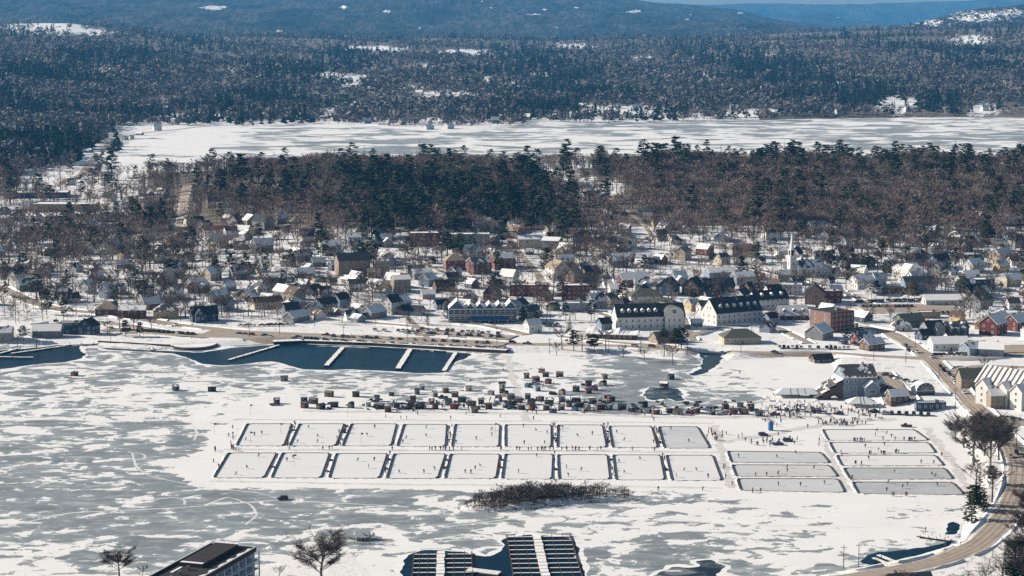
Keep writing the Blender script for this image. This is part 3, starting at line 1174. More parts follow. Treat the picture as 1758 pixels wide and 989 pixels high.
def far_conifer(seed):
    r = random.Random(seed)
    K = MB()
    for i in range(22):
        t = r.random() ** 1.2
        z = .12 + .84 * t
        rad = .22 * (1 - t) ** .7 + .015
        a = r.uniform(0, 6.28)
        q = Vector((math.cos(a) * rad * .7, math.sin(a) * rad * .7, z))
        o = Vector((math.cos(a), math.sin(a), -.25)) * (rad * .9 + .03)
        s = Vector((-math.sin(a), math.cos(a), r.uniform(-.3, .3))) * (rad * .7 + .03)
        K.tri(q - o * .6 + Vector((0, 0, .10)), q + s, q + o * .6 - s * .6, FARNEEDLE)
    return arrs(K)


FAR_B = [far_bare(300 + i) for i in range(5)]
FAR_C = [far_conifer(320 + i) for i in range(4)]


def fbm(x, y, seed, wl):
    r = np.random.RandomState(seed)
    f = np.zeros(np.shape(x))
    for o in range(4):
        w = wl / 2 ** o
        for _ in range(3):
            a, p = r.uniform(0, 6.28, 2)
            f += np.sin((x * math.cos(a) + y * math.sin(a)) * 2 * math.pi / w + p) / 1.7 ** o
    return f / 3.0


def in_fields(px, py, k=1.0):
    m = np.zeros(np.shape(px), bool)
    for (fx, fy, rx, ry) in FIELDS:
        m |= np.hypot((px - fx) / rx, (py - fy) / ry) < k + .5 * np.sin(px * .21 + fy) * np.sin(px * .083 + py * .9)
    return m


def far_forest():
    r = np.random.RandomState(77)
    pl = []
    n = 70000
    u = r.uniform(-.40, .40, n)
    # evenly spread over the rows of the picture the slope fills
    Y = 1.0 / r.uniform(1 / 9100.0, 1 / 2350.0, n)
    x = u * Y
    dl = sdist(LAKE, x, Y)
    h = height(x, Y)
    px, py = to_px(x, Y, h)
    keep = (dl < -8)
    left = (px < 215 - (Y - 2350) * .02) & (Y < 3650)
    keep &= (Y > 3560) | left | (Y > 3450) & (px < 900)
    keep &= ~(in_fields(px, py, 1.0) & (r.rand(n) < .93))
    C, w = ROADS['mill_road']
    keep &= ~(seg_dist(C[::4], x, Y) < 14)
    # houses stand along the far shore: thinner trees there
    keep &= ~((dl > -190) & (r.rand(n) < .35 + .4 * (np.sin(px * .07) > .2) * (px > 240) * (px < 1300)))
    # open ground round the mill on this side
    keep &= ~(left & (py > 300))
    x, Y, h, px = x[keep], Y[keep], h[keep], px[keep]
    con = fbm(x, Y, 9, 600.0) * 1.9 + np.where(px > 1150, .15, 0) * (Y > 5200) + np.where(px < 230, .35, 0) * (Y < 4200) - 0.12
    isc = (con + r.normal(0, .22, len(x))) > 0.40
    sc = r.uniform(14, 25, len(x)) * np.where(isc, 1.05, .9) * np.where(Y > 5000, 1.15, 1.0)
    tn = np.clip(.5 + .55 * fbm(x, Y, 21, 420.0), 0.02, .98)
    sc = sc * np.clip(1 + .3 * fbm(x, Y, 23, 260.0), .65, 1.4)
    for i in range(len(x)):
        if isc[i]:
            pl.append((5 + i % 4, x[i], Y[i], h[i] - .5, sc[i] * r.uniform(.8, 1.2), sc[i], r.uniform(0, 6.28), r.rand()))
        else:
            pl.append((i % 5, x[i], Y[i], h[i] - .5, sc[i] * r.uniform(.9, 1.5), sc[i], r.uniform(0, 6.28), np.clip(tn[i] + r.normal(0, .16), 0, .999)))
    o = merge('far_forest', FAR_B + FAR_C, pl, [FARTWIG, FARNEEDLE])
    o['label'] = 'mixed dark conifer and bare woods rolling back beyond the frozen lake'
    o['category'] = 'forest'
    # wooded crest of the snowy ridge and feet of the mountain
    return len(pl)


far_forest()

PINE_KNOLLS = [(420, 1960, 70), (520, 1960, 110), (640, 1930, 120), (760, 1880, 120), (860, 1800, 110), (940, 1760, 80), (700, 1760, 90), (640, 1690, 50), (900, 2010, 60), (1000, 2060, 50)]


def pine_share(px, Y):
    m = np.full(np.shape(px), 0.035)
    for (a, b, rr) in PINE_KNOLLS:
        m = np.maximum(m, np.interp(px, [380, 600, 640], [.22, .30, .46]) * (0.85 + .35 * np.sin(px * .045 + Y * .01) * np.sin(Y * .025)) * np.clip(1.35 - np.hypot((px - a) / rr, (Y - b) / 110.0), 0, 1))
    m = np.where((Y > 1980) & (px > 880), np.maximum(m, .09 + .10 * np.sin(px * .05) * np.sin(Y * .03)), m)
    return m


WOOD_Y0 = ([-300, 220, 320, 420, 520, 640, 760, 880, 960, 1060, 1150, 1300, 1500, 1620, 1758, 2200],
           [1990, 1990, 1870, 1840, 1800, 1700, 1660, 1690, 1810, 1840, 1700, 1645, 1655, 1670, 1670, 1670])


def town_wood(r):
    n = 13000
    px = r.uniform(-40, 1800, n)
    Y = r.uniform(1300, 1900, n)
    x = (px - CX) / F * (Y * CP + CAMZ * SP)
    px, py = to_px(x, Y, height(x, Y))
    d = np.full(n, .27)
    for (a, b, rx, ry, v) in ((120, 430, 200, 45, .75), (230, 400, 120, 60, .7), (330, 460, 90, 40, .4), (1010, 430, 70, 50, .8), (1600, 400, 200, 45, .75), (1250, 400, 120, 25, .6), (620, 400, 90, 25, .7), (40, 480, 80, 30, .5),
                              (1450, 430, 60, 30, .6), (480, 370, 90, 30, .6), (850, 385, 80, 12, .5), (200, 340, 100, 30, .5)):
        d = np.maximum(d, v * np.clip(1.5 - np.hypot((px - a) / rx, (py - b) / ry), 0, 1))
    keep = (r.rand(n) < d) & (py < np.interp(px, [0, 480, 560], [588, 584, 578])) & (py > 320)
    for a, b, q in HOUSES:
        keep &= np.hypot(x - a, Y - b) > q * .85
    for C, w in ROADS.values():
        keep &= ~(seg_dist(C[::3], x, Y) < w / 2 + 2)
    return x[keep], Y[keep]


def hill_wood():
    r = np.random.RandomState(31)
    n = 16500
    Y = np.sqrt(r.uniform(1600.0 ** 2, 2420.0 ** 2, n))
    u = r.uniform(-.33, .40, n)
    x = u * Y
    px, py = to_px(x, Y, height(x, Y))
    y0 = np.interp(px, *WOOD_Y0)
    keep = (Y > y0 + r.normal(0, 18, n)) & (sdist(LAKE, x, Y) < -12)
    # clearings: houses among the trees on the saddle
    for (a, b, rx, ry, p) in ((960, 300, 70, 22, .75), (1040, 345, 60, 30, .8), (900, 285, 40, 12, .6), (300, 330, 90, 30, .55), (450, 330, 60, 14, .5), (1620, 320, 50, 10, .5),
                              (140, 300, 110, 50, .85), (350, 300, 60, 20, .4), (1500, 365, 60, 14, .5), (1480, 325, 50, 8, .55), (1240, 385, 80, 12, .55), (1600, 375, 130, 12, .55), (1330, 350, 40, 8, .5), (1700, 340, 40, 9, .6), (1180, 345, 40, 8, .5), (560, 345, 60, 10, .5), (700, 360, 50, 8, .5), (400, 325, 60, 10, .5)):
        keep &= ~((np.hypot((px - a) / rx, (py - b) / ry) < 1) & (r.rand(n) < p))
    for C, w in ROADS.values():
        keep &= ~(seg_dist(C[::3], x, Y) < w / 2 + 3)
    x, Y, px = x[keep], Y[keep], px[keep]
    ex, ey = town_wood(r)
    mx, my = r.uniform(262, 470, 900), r.uniform(640, 1700, 900)
    mu = CX + F * mx / (my * CP + CAMZ * SP)
    k = (mu > 1790) & (mx < .42 * my) & (fbm(mx, my, 15, 150.0) > -.1)
    for C, w in ROADS.values():
        k &= ~(seg_dist(C[::3], mx, my) < w / 2 + 4)
    ex, ey = np.concatenate([ex, mx[k]]), np.concatenate([ey, my[k]])
    x, Y = np.concatenate([x, ex]), np.concatenate([Y, ey])
    px = to_px(x, Y, height(x, Y))[0]
    h = height(x, Y)
    pin = r.rand(len(x)) < pine_share(px, Y)
    cl = np.clip(1 + .28 * fbm(x, Y, 4, 130.0), .7, 1.35)
    cl = np.where(Y < 1640, cl * np.interp(Y, [1400, 1640], [.62, .95]), cl)
    pl = []
    for i in range(len(x)):
        t = r.rand()
        if pin[i]:
            s = r.uniform(15, 27) * cl[i]
            pl.append((6 + (r.randint(4) if r.rand() < .86 else 4 + r.randint(2)), x[i], Y[i], h[i], s * r.uniform(.8, 1.1), s, r.uniform(0, 6.28), t))
        else:
            s = r.uniform(9, 18) * cl[i]
            pl.append((r.randint(6), x[i], Y[i], h[i], s * r.uniform(.85, 1.2), s, r.uniform(0, 6.28), t))
    o = merge('hill_forest', HILL_BARE + HILL_PINE, pl, [TRUNK2, TWIG, NEEDLE])
    o['label'] = 'brown leafless woods with dark pines over the hill behind the town'
    o['category'] = 'forest'
    return len(pl)





# --- single trees
def tree_meshes(nm, mk, n):
    out = []
    for i in range(n):
        T, K = mk(i)
        out.append((T.mesh(nm + '_trunk'), K.mesh(nm + '_crown')))
    return out


BARE_M = tree_meshes('bare', lambda i: bare_proto(400 + i, 700, 0.0058, 8, .40 + .03 * (i % 3), None, TWIGN, 5), 7)
PINE_M = tree_meshes('pine', lambda i: pine_proto(500 + i, 520, .078, False), 5)
SPRUCE_M = tree_meshes('spruce', lambda i: pine_proto(520 + i, 620, .045, True), 3)
BIG_M = tree_meshes('big', lambda i: bare_proto(540 + i, 6000, .0034, 15, .46, None, TWIGN, 9), 2)
TREE_XY = []


def put_tree(kind, x, y, h, wide=1.0, k=None, look=None, group=None):
    ms = {'bare_tree': BARE_M, 'pine_tree': PINE_M, 'spruce_tree': SPRUCE_M, 'big_tree': BIG_M}[kind]
    T, K = ms[(rnd.randrange(len(ms)) if k is None else k) % len(ms)]
    nm = 'bare_tree' if kind == 'big_tree' else kind
    o = empty(nm, (x, y, hz(x, y)), rnd.uniform(0, 6.28))
    sc = (h * wide, h * wide, h)
    link('trunk', T, o, scale=sc)
    link('crown', K, o, scale=sc)
    TREE_XY.append((x, y))
    size = 'tall ' if h > 17 else ('small ' if h < 10 else '')
    look = look or {'bare_tree': size + 'bare grey-brown tree', 'pine_tree': size + 'dark ragged pine tree', 'spruce_tree': size + 'dark pointed spruce', 'big_tree': 'spreading bare tree'}[kind]
    reg(o, look, 'tree', group or {'bare_tree': 'bare trees about the town', 'pine_tree': 'pines about the town', 'spruce_tree': 'pointed spruces about the town', 'big_tree': 'bare trees about the town'}[kind],
        noun={'bare_tree': 'bare tree', 'big_tree': 'bare tree', 'pine_tree': 'pine', 'spruce_tree': 'spruce'}[kind])
    return o

# ------------------------------------------------------------------ buildings
def window_mesh(w=1.0, h=1.4, trim=TRIM):
    """facing -y, set just proud of the wall"""
    b = MB()
    t = .13
    b.box(-w / 2 - t, w / 2 + t, -.07, .02, -h / 2 - t, -h / 2, trim)
    b.box(-w / 2 - t, w / 2 + t, -.07, .02, h / 2, h / 2 + t, trim)
    b.box(-w / 2 - t, -w / 2, -.07, .02, -h / 2, h / 2, trim)
    b.box(w / 2, w / 2 + t, -.07, .02, -h / 2, h / 2, trim)
    b.box(-w / 2, w / 2, -.03, .02, -h / 2, h / 2, GLASS)
    b.box(-w / 2, w / 2, -.05, -.031, -.04, .04, trim)
    return b.mesh('window')


WIN = window_mesh()
WINB = window_mesh(1.0, 1.4, DARKTRIM)
WINW = window_mesh(2.2, 1.5)
_d = MB()
_d.box(-.65, .65, -.06, .02, 0, 2.3, TRIM)
_d.box(-.5, .5, -.09, -.061, 0, 2.15, DOORM)
DOOR = _d.mesh('door')
_c = MB()
_c.box(-.45, .45, -.45, .45, 0, 2.6, CHIM)
_c.box(-.55, .55, -.55, .55, 2.6, 2.8, CHIM)
CHIMNEY = _c.mesh('chimney')
_HC = {}


def shell(L, D, hw, hr, form, wm, rm):
    """wall mesh and roof mesh of a house, axis along x, centred"""
    key = (L, D, hw, hr, form, wm.name, rm.name)
    if key in _HC:
        return _HC[key]
    W, Q = MB(), MB()
    x, y = L / 2, D / 2
    ov = .45
    th = .28
    if form == 'flat':
        W.box(-x, x, -y, y, -2.5, hw, wm)
        t = .3
        for (a, b, c, d) in ((-x, x, -y, -y + t), (-x, x, y - t, y), (-x, -x + t, -y + t, y - t), (x - t, x, -y + t, y - t)):
            Q.box(a, b, c, d, hw + .003, hw + .7, wm)
        Q.box(-x + t, x - t, -y + t, y - t, hw + .003, hw + .25, rm)
        Q.box(x * .3, x * .3 + 1.8, -1.2, 1.2, hw + .25, hw + 1.6, METAL)
    elif form == 'hip':
        W.box(-x, x, -y, y, -2.5, hw, wm)
        r = max(x - y, .3)
        A = [(-x - ov, -y - ov, hw), (x + ov, -y - ov, hw), (x + ov, y + ov, hw), (-x - ov, y + ov, hw)]
        P, S = (-r, 0, hw + hr), (r, 0, hw + hr)
        for q in ((A[0], A[1], S, P), (A[2], A[3], P, S), (A[1], A[2], S), (A[3], A[0], P)):
            Q.slab([(p[0], p[1], p[2] + .15) for p in q], .15, rm)
    else:
        W.box(-x, x, -y, y, -2.5, hw - .003, wm)
        for s in (-1, 1):
            tri = [(s * x, -y, hw), (s * x, y, hw), (s * x, 0, hw + hr)]
            tri2 = [(s * (x - .25), p[1], p[2]) for p in tri]
            i = len(W.v)
            W.v += tri + tri2
            k = W.mi(wm)
            fs = [(0, 1, 2), (5, 4, 3), (0, 3, 4, 1), (1, 4, 5, 2), (2, 5, 3, 0)]
            if s < 0:
                fs = [tuple(reversed(f)) for f in fs]
            for f in fs:
                W.f.append(tuple(i + q for q in f))
                W.m.append(k)
        k = hr / y
        e = ov
        for s in (-1, 1):
            lowz = hw - e * k
            q = [(-x - ov, s * (y + e), lowz), (x + ov, s * (y + e), lowz), (x + ov, 0, hw + hr), (-x - ov, 0, hw + hr)]
            if s > 0:
                q = [q[1], q[0], q[3], q[2]]
            Q.slab([(p[0], p[1], p[2] + th) for p in q], th - .02, rm)
    _HC[key] = (W.mesh('wall'), Q.mesh('roof'))
    return _HC[key]


def win(o, x, y, z, face, sx=1.0, sz=1.0, me=None, name='window'):
    """face: 0 front (-y), 1 right (+x), 2 back, 3 left (-x)"""
    w = link(name, me or WIN, o, (x, y, z))
    w.rotation_euler = (0, 0, (0, math.pi / 2, math.pi, -math.pi / 2)[face])
    w.scale = (sx, 1, sz)
    return w


LOOKW = {'white': 'white', 'cream': 'cream', 'grey': 'grey', 'blue': 'blue-grey', 'navy': 'dark blue', 'tan': 'tan', 'brown': 'brown', 'maroon': 'maroon',
         'yellow': 'yellow', 'green': 'green', 'brick': 'red brick', 'pink': 'pale brick', 'stone': 'grey concrete'}
LOOKR = {'snow': 'snowy', 'patch': 'half-snowy', 'dark': 'dark', 'brown': 'brown', 'tan': 'tan', 'green': 'grey-green', 'red': 'rusty red'}
HOUSES = []        # x, y, radius


def house(px, row, L, D, hw, hr, rot, wall, roof, form='gable', noun='house', look=None, wing=None, winmax=3, chimney=True, group=None, at=None, label=None, detail=2, st=None, dormers=0, porch=False, cat=None):
    g = at if at is not None else ground(px, row)
    o = empty({'house': 'house', 'barn': 'barn', 'shop': 'shop_building', 'hotel': 'hotel_building', 'block': 'brick_block', 'pavilion': 'pavilion', 'school': 'school_building', 'shed': 'boat_shed',
               'apartment house': 'apartment_building', 'inn': 'inn_building', 'hall': 'brick_hall', 'warehouse': 'warehouse', 'cottage': 'cottage', 'garage': 'garage'}.get(noun, 'house'), tuple(g), R(rot))
    wm, rm = WALL[wall], ROOF[roof]
    W, Q = shell(L, D, hw, hr, form, wm, rm)
    link('wall', W, o)
    link('roof', Q, o)
    x, y = L / 2, D / 2
    st = st or max(1, int(hw / 2.6))
    fh = hw / st
    wme = WINB if wall in ('cream', 'tan') and rnd.random() < .3 else WIN
    if detail:
        n = max(1, min(winmax, int(L / 3.0)))
        for s in range(st):
            z = fh * s + fh * .55
            for i in range(n):
                xx = -x + L * (i + .5) / n
                if s == 0 and i == n // 2:
                    link('door', DOOR, o, (xx, -y, 0.0))
                else:
                    win(o, xx, -y, z, 0)
            m = 2 if D > 6.5 else 1
            for i in range(m):
                yy = -y + D * (i + .5) / m
                win(o, -x, yy, z, 3)
                if detail > 1:
                    win(o, x, yy, z, 1)
        if form == 'gable' and hr > 2.6:
            win(o, -x, 0, hw + hr * .36, 3, .9, .9)
            if detail > 1:
                win(o, x, 0, hw + hr * .36, 1, .9, .9)
    if chimney and form != 'flat':
        link('chimney', CHIMNEY, o, (x * rnd.choice((-.4, .35, .5)), y * .28, hw + hr * .72 - 1.2))
    for i in range(dormers):
        xx = -x + L * (i + .5) / dormers
        dormer(o, xx, y, hw, hr, wm, rm)
    if porch:
        p = MB()
        p.box(-x * .8, x * .8, -y - 2.2, -y - .02, -1.5, .3, WOOD)
        for i in range(4):
            xx = -x * .78 + i * x * 1.56 / 3
            p.box(xx - .1, xx + .1, -y - 2.15, -y - 1.95, .303, 2.5, TRIM)
        p.slab([(-x * .85, -y - 2.5, 2.6), (x * .85, -y - 2.5, 2.6), (x * .85, -y - .05, 3.1), (-x * .85, -y - .05, 3.1)], .15, rm)
        p.build('porch', o)
    if wing:
        wl, wd, wh, wr, wx, wy = wing
        W2, Q2 = shell(wl, wd, wh, wr, 'gable', wm, rm)
        a = link('wing_wall', W2, o, (wx, wy, 0.004), -math.pi / 2)
        b = link('wing_roof', Q2, o, (wx, wy, 0.004), -math.pi / 2)
        for i in (-1, 1):
            win(o, wx + i * wd * .24, wy - wl / 2, wh * .55, 0)
        if wr > 2:
            win(o, wx, wy - wl / 2, wh + wr * .35, 0, .9, .9)
    HOUSES.append((g[0], g[1], math.hypot(L, D) / 2))
    look = look or '%s %s with %s roof' % (LOOKW[wall], noun, LOOKR[roof])
    reg(o, look, cat or noun, group, label, noun=noun)
    return o


def dormer(o, xx, y, hw, hr, wm, rm, w=1.7, h=1.9, off=0.30):
    """small gabled dormer on the front slope"""
    k = hr / y
    yf = -y * (1 - off)
    zb = hw + (y + yf) * k
    dep = (h) / k
    b = MB()
    b.box(-w / 2, w / 2, 0, dep, 0.0, h * .72, wm)
    zt = h * .72
    b.poly([(-w / 2, 0, zt), (w / 2, 0, zt), (0, 0, zt + .75)], wm)
    q = b
    ro = MB()
    for s in (-1, 1):
        quad = [(s * (w / 2 + .2), -.25, zt - .05), (0, -.25, zt + .85), (0, dep + .8, zt + .85), (s * (w / 2 + .2), dep + .5, zt - .05)]
        if s < 0:
            quad = quad[::-1]
        ro.slab([(p[0], p[1], p[2] + .1) for p in quad], .1, rm)
    d = b.build('dormer', o, (xx, yf, zb))
    ro.build('dormer_roof', d)
    link('window', WIN, d, (0, 0, .85), 0, (.75, 1, .7))


H = house
WTG = 'town houses'
# explicit buildings: px, row, length, depth, wall height, roof height, turn, wall, roof
# --- western end
H(12, 478, 12, 8, 5, 3.2, 25, 'white', 'dark', group=WTG)
H(40, 462, 11, 8, 4.5, 2.6, -15, 'grey', 'patch', group=WTG)
H(151, 503, 10, 8, 5.6, 4.0, 62, 'white', 'snow', group=WTG)
H(186, 511, 10, 8.5, 5.6, 3.8, 58, 'blue', 'snow', group=WTG)
H(185, 540, 15, 12, 4.2, 4.6, 5, 'brown', 'tan', 'hip', 'pavilion', look='brown pavilion with tan hipped roof', group='waterfront pavilions', chimney=False, cat='pavilion')
H(228, 545, 17, 10, 5.5, 2.2, 5, 'maroon', 'snow', 'gable', 'shop', group=None, winmax=4)
H(285, 545, 16, 12, 4.8, 4.4, 12, 'yellow', 'patch', 'hip', 'pavilion', look='yellow pavilion with half-snowy hipped roof', group='waterfront pavilions', chimney=False, cat='pavilion')
H(262, 530, 14, 9, 4.2, 3.4, 28, 'brown', 'snow', group=WTG)
H(350, 551, 17, 9, 5.2, 4.4, 22, 'navy', 'dark', look='dark blue timbered house with two front gables', group=WTG, wing=(5, 6, 5.2, 3.2, -4, -5.5))
H(82, 578, 17, 11, 4.4, 3.2, 4, 'grey', 'snow', 'gable', 'shed', look='grey boathouse under one big snowy roof', chimney=False, cat='boathouse')
H(118, 572, 13, 9, 5, 2.4, 4, 'navy', 'dark', 'flat', 'shop', look='dark low waterside shop', cat='shop', chimney=False)
H(152, 573, 10, 11, 5.4, 4.2, 74, 'navy', 'dark', look='dark blue gabled house at the water', group=WTG)
H(6, 582, 12, 9, 4.5, 3, 10, 'stone', 'patch', group=WTG)
# --- cream farmhouse and neighbours
H(458, 528, 20, 9, 4.4, 3.0, 26, 'cream', 'brown', look='long cream farmhouse with brown roof', group=WTG, winmax=5)
H(506, 521, 12, 10, 7.0, 4.6, -52, 'tan', 'brown', 'gable', 'barn', look='tan barn with its gable turned to the bay', chimney=False, cat='barn')
H(560, 535, 13, 9, 6.0, 3.2, 24, 'blue', 'dark', look='blue-grey house with dark roof and low front wing', group=WTG, wing=(7, 8, 3.4, 2.4, -5, -6))
H(585, 527, 10, 8, 6, 3.6, 50, 'blue', 'dark', group=WTG)
H(364, 480, 11, 9, 5.2, 4.2, 50, 'cream', 'snow', group=WTG)
H(411, 478, 13, 9, 5.4, 3.6, 25, 'blue', 'patch', group=WTG, porch=True)
H(524, 478, 13, 9, 4.4, 3.6, 18, 'green', 'snow', group=WTG)
H(470, 484, 16, 9, 3.8, 2.6, 10, 'navy', 'snow', group=WTG)
H(440, 500, 9, 7, 3.5, 2.6, 30, 'grey', 'patch', group=WTG)
H(394, 498, 8, 7, 3.5, 2.6, 30, 'blue', 'snow', group=WTG)
H(614, 499, 13, 8, 5.6, 2.6, 14, 'white', 'dark', group=WTG, winmax=4)
H(646, 502, 11, 9, 5.4, 3.8, -30, 'white', 'snow', group=WTG, porch=True)
H(688, 500, 12, 10, 9.0, 2.4, 18, 'tan', 'snow', look='tall tan house with snowy roof', group=WTG)
H(724, 478, 14, 9, 4.6, 2.6, 20, 'grey', 'snow', group=WTG)
H(735, 490, 11, 9, 5, 3.4, 55, 'blue', 'patch', group=WTG)
H(672, 538, 11, 8, 8.2, 4.2, 58, 'white', 'dark', look='tall narrow white house with steep gable', group=WTG)
H(692, 532, 10, 8, 6.2, 4.0, 70, 'blue', 'snow', group=WTG)
H(642, 545, 14, 10, 4.4, 3.6, 48, 'grey', 'snow', group=WTG)
H(708, 540, 15, 9, 3.0, 3.2, -20, 'blue', 'dark', look='low blue-grey shed with broad dark roof', group=WTG)
H(762, 498, 14, 9, 3.6, 3.8, 22, 'brown', 'brown', group=WTG)
H(735, 512, 9, 7, 3.4, 2.4, 12, 'stone', 'snow', group=WTG)
H(850, 493, 10, 9, 6, 2.4, 12, 'brick', 'snow', group=WTG)
H(605, 470, 24, 14, 11.0, 4.4, 18, 'tan', 'dark', 'gable', 'barn', look='very big plain tan barn-like block with a gabled end', chimney=False, winmax=2, detail=1, cat='barn')
H(655, 470, 11, 10, 9.6, 1.0, 10, 'cream', 'snow', 'flat', 'apartment house', look='cream three-storey flat-roofed apartment house', cat='apartment house')
H(566, 436, 16, 11, 7.2, 3.6, 22, 'white', 'snow', look='white house of stacked snowy porches', group=WTG, porch=True)
H(518, 448, 13, 9, 5.2, 3.2, 40, 'navy', 'patch', group=WTG)
# --- red brick buildings in the middle
H(728, 420, 24, 14, 9.5, 1.0, 4, 'brick', 'snow', 'flat', 'hall', look='dark red brick hall with flat snowy roof', cat='hall')
H(806, 422, 32, 14, 9.5, 1.0, 4, 'stone', 'snow', 'flat', 'apartment house', look='long grey flat-roofed apartment house among pines', cat='apartment house', winmax=5)
H(780, 462, 15, 12, 7.0, 4.6, 12, 'brick', 'tan', 'hip', 'hall', look='red brick hall with cream panels and tan hipped roof', cat='hall')
H(822, 468, 15, 12, 8.0, 3.4, 30, 'maroon', 'patch', look='dark maroon house with gabled front and pale window', group=WTG)
H(862, 460, 17, 12, 8.0, 3.6, 24, 'brick', 'patch', 'gable', 'hall', look='red brick hall with white-edged gable', cat='hall')
H(828, 396, 14, 10, 7.4, 3.4, 20, 'white', 'snow', group=WTG)
H(848, 398, 13, 9, 5.4, 3.4, 35, 'blue', 'snow', group=WTG)
H(884, 408, 13, 10, 6.4, 4.0, -30, 'brick', 'tan', group=WTG)
H(912, 425, 22, 11, 7.4, 2.6, 8, 'cream', 'snow', 'gable', 'shop', look='cream shop block with broad snowy roof', cat='shop', winmax=5)
H(948, 428, 14, 11, 7.4, 2.4, -20, 'grey', 'snow', group=WTG)
# --- centre
H(957, 478, 14, 13, 8.4, 5.2, -62, 'white', 'tan', look='big white house with tan roof and wide windowed gable', group=WTG, winmax=3)
H(985, 483, 11, 9, 5.6, 4.6, 55, 'brown', 'tan', look='brown house with steep tan roof', group=WTG)
H(908, 506, 27, 12, 7.0, 1.0, 3, 'brick', 'snow', 'flat', 'block', look='long low red brick block with snowy flat roof', cat='brick block', winmax=7)
H(988, 513, 19, 12, 9.6, 1.0, 3, 'brick', 'snow', 'flat', 'block', look='three-storey dark red brick block', cat='brick block', winmax=6)
H(988, 534, 18, 9, 5.4, 1.0, 3, 'blue', 'snow', 'flat', 'shop', look='pale blue flat-roofed shop below the brick block', cat='shop', winmax=4)
H(1086, 490, 20, 12, 5.2, 4.0, 20, 'maroon', 'snow', look='maroon house under a broad snowy roof', group=WTG)
H(1060, 505, 12, 9, 4.4, 3, 10, 'white', 'snow', group=WTG)
H(1108, 518, 22, 13, 4.6, 4.6, 6, 'white', 'green', 'hip', 'shop', look='white shop with big grey-green hipped roof', cat='shop')
H(1147, 505, 15, 12, 6.4, 5.0, 66, 'navy', 'dark', look='dark blue gambrel-like gabled house', group=WTG)
H(893, 540, 11, 9, 7.0, 4.0, 74, 'blue', 'dark', look='tall blue house between two brick blocks and the bay', group=WTG)
H(1144, 588, 18, 12, 2.6, 4.4, 24, 'tan', 'tan', 'gable', 'pavilion', look='low tan pavilion with white-edged roof by the road', group='waterfront pavilions', chimney=False, cat='pavilion')
H(1190, 505, 13, 12, 6.0, 6.0, 64, 'brown', 'dark', 'gable', 'barn', look='brown barn with tall steep gable', chimney=False, cat='barn')
H(1232, 500, 22, 11, 4.4, 4.8, 12, 'navy', 'dark', look='long dark-roofed house with white gable end', group=WTG)
H(1235, 478, 20, 11, 5.2, 3.0, 16, 'blue', 'snow', look='long blue-grey house with bright snowy roof', group=WTG, winmax=5)
H(1275, 487, 15, 10, 5.6, 3.0, 22, 'blue', 'snow', group=WTG)
H(1100, 452, 16, 11, 5, 2.8, 10, 'maroon', 'snow', group=WTG)
H(1172, 445, 12, 9, 6.4, 3.2, 60, 'cream', 'tan', group=WTG)
H(1210, 437, 11, 9, 5.0, 3.4, -40, 'maroon', 'snow', group=WTG)
H(1280, 440, 18, 12, 6.6, 3.0, -20, 'tan', 'brown', look='broad tan gabled house below the leafless wood', group=WTG)
H(1326, 410, 15, 10, 6.0, 4.6, 14, 'white', 'dark', look='white house with steep dark blue-black roof', group=WTG)
H(1402, 400, 18, 11, 5.0, 4.6, 30, 'cream', 'snow', look='large pale house with snowy roof and side gable', group=WTG, wing=(7, 7, 5, 3.6, 4, -7))
H(1425, 412, 14, 10, 5.0, 3.4, 40, 'grey', 'dark', group=WTG)
H(1345, 440, 12, 8, 5, 2.4, 15, 'white', 'snow', group=WTG)
# --- right of the church
H(1357, 504, 16, 10, 6.4, 2.0, -6, 'white', 'snow', 'flat', 'shop', look='white two-storey shopfront with dark window bands', cat='shop', winmax=5)
H(1398, 520, 13, 13, 8.0, 5.2, 82, 'pink', 'dark', 'gable', 'hall', look='pale brick hall with its square-on gable', cat='hall', detail=1, chimney=False)
H(1424, 518, 14, 11, 7.4, 1.0, 6, 'brick', 'snow', 'flat', 'block', look='red brick block with snowy flat roof by the pale gable', cat='brick block')
H(1360, 547, 19, 12, 3.2, 5.4, 8, 'brown', 'snow', look='cottage with three white dormers in a snowy roof', group=WTG, dormers=3)
H(1428, 566, 20, 19, 12.0, 1.0, 34, 'brick', 'dark', 'flat', 'block', look='tall square brick block with pale sunlit side', cat='brick block', winmax=6)
H(1406, 581, 15, 12, 4.6, 4.6, 56, 'grey', 'snow', look='grey barn-roofed house near the crossing', group=WTG)
H(1270, 588, 23, 14, 4.0, 4.4, 8, 'cream', 'green', 'hip', 'shop', look='cream restaurant with green-grey hipped roof', cat='restaurant', winmax=5)
H(1556, 478, 17, 12, 8.0, 3.0, 30, 'white', 'snow', look='big white house with cupola on top', group=WTG, wing=(8, 8, 8, 3.6, -5, -8))
H(1576, 500, 22, 11, 7.0, 3.6, 6, 'blue', 'dark', look='long pale blue house over a row of dark garages', group=WTG, winmax=6)
H(1545, 503, 26, 9, 3.4, 1.0, 2, 'brown', 'dark', 'flat', 'shed', look='row of low dark garages', cat='garage', chimney=False)
H(1620, 522, 28, 13, 3.6, 3.0, 4, 'white', 'snow', 'gable', 'shop', look='long low shop under one smooth snowy roof', cat='shop', chimney=False)
H(1652, 503, 11, 10, 7.0, 4.6, 74, 'grey', 'dark', group=WTG)
H(1686, 497, 14, 12, 7.4, 1.0, 8, 'navy', 'snow', 'flat', 'block', look='dark blue drum-like block with flat roof', cat='block')
H(1680, 528, 17, 12, 6.0, 4.6, 48, 'grey', 'green', look='grey house with green roof and pale gable', group=WTG)
H(1560, 560, 16, 12, 4.6, 3.6, 22, 'green', 'green', look='green gabled house by the parking lot', group=WTG)
H(1594, 545, 14, 8, 3.6, 1.0, 0, 'tan', 'snow', 'flat', 'shop', cat='shop')
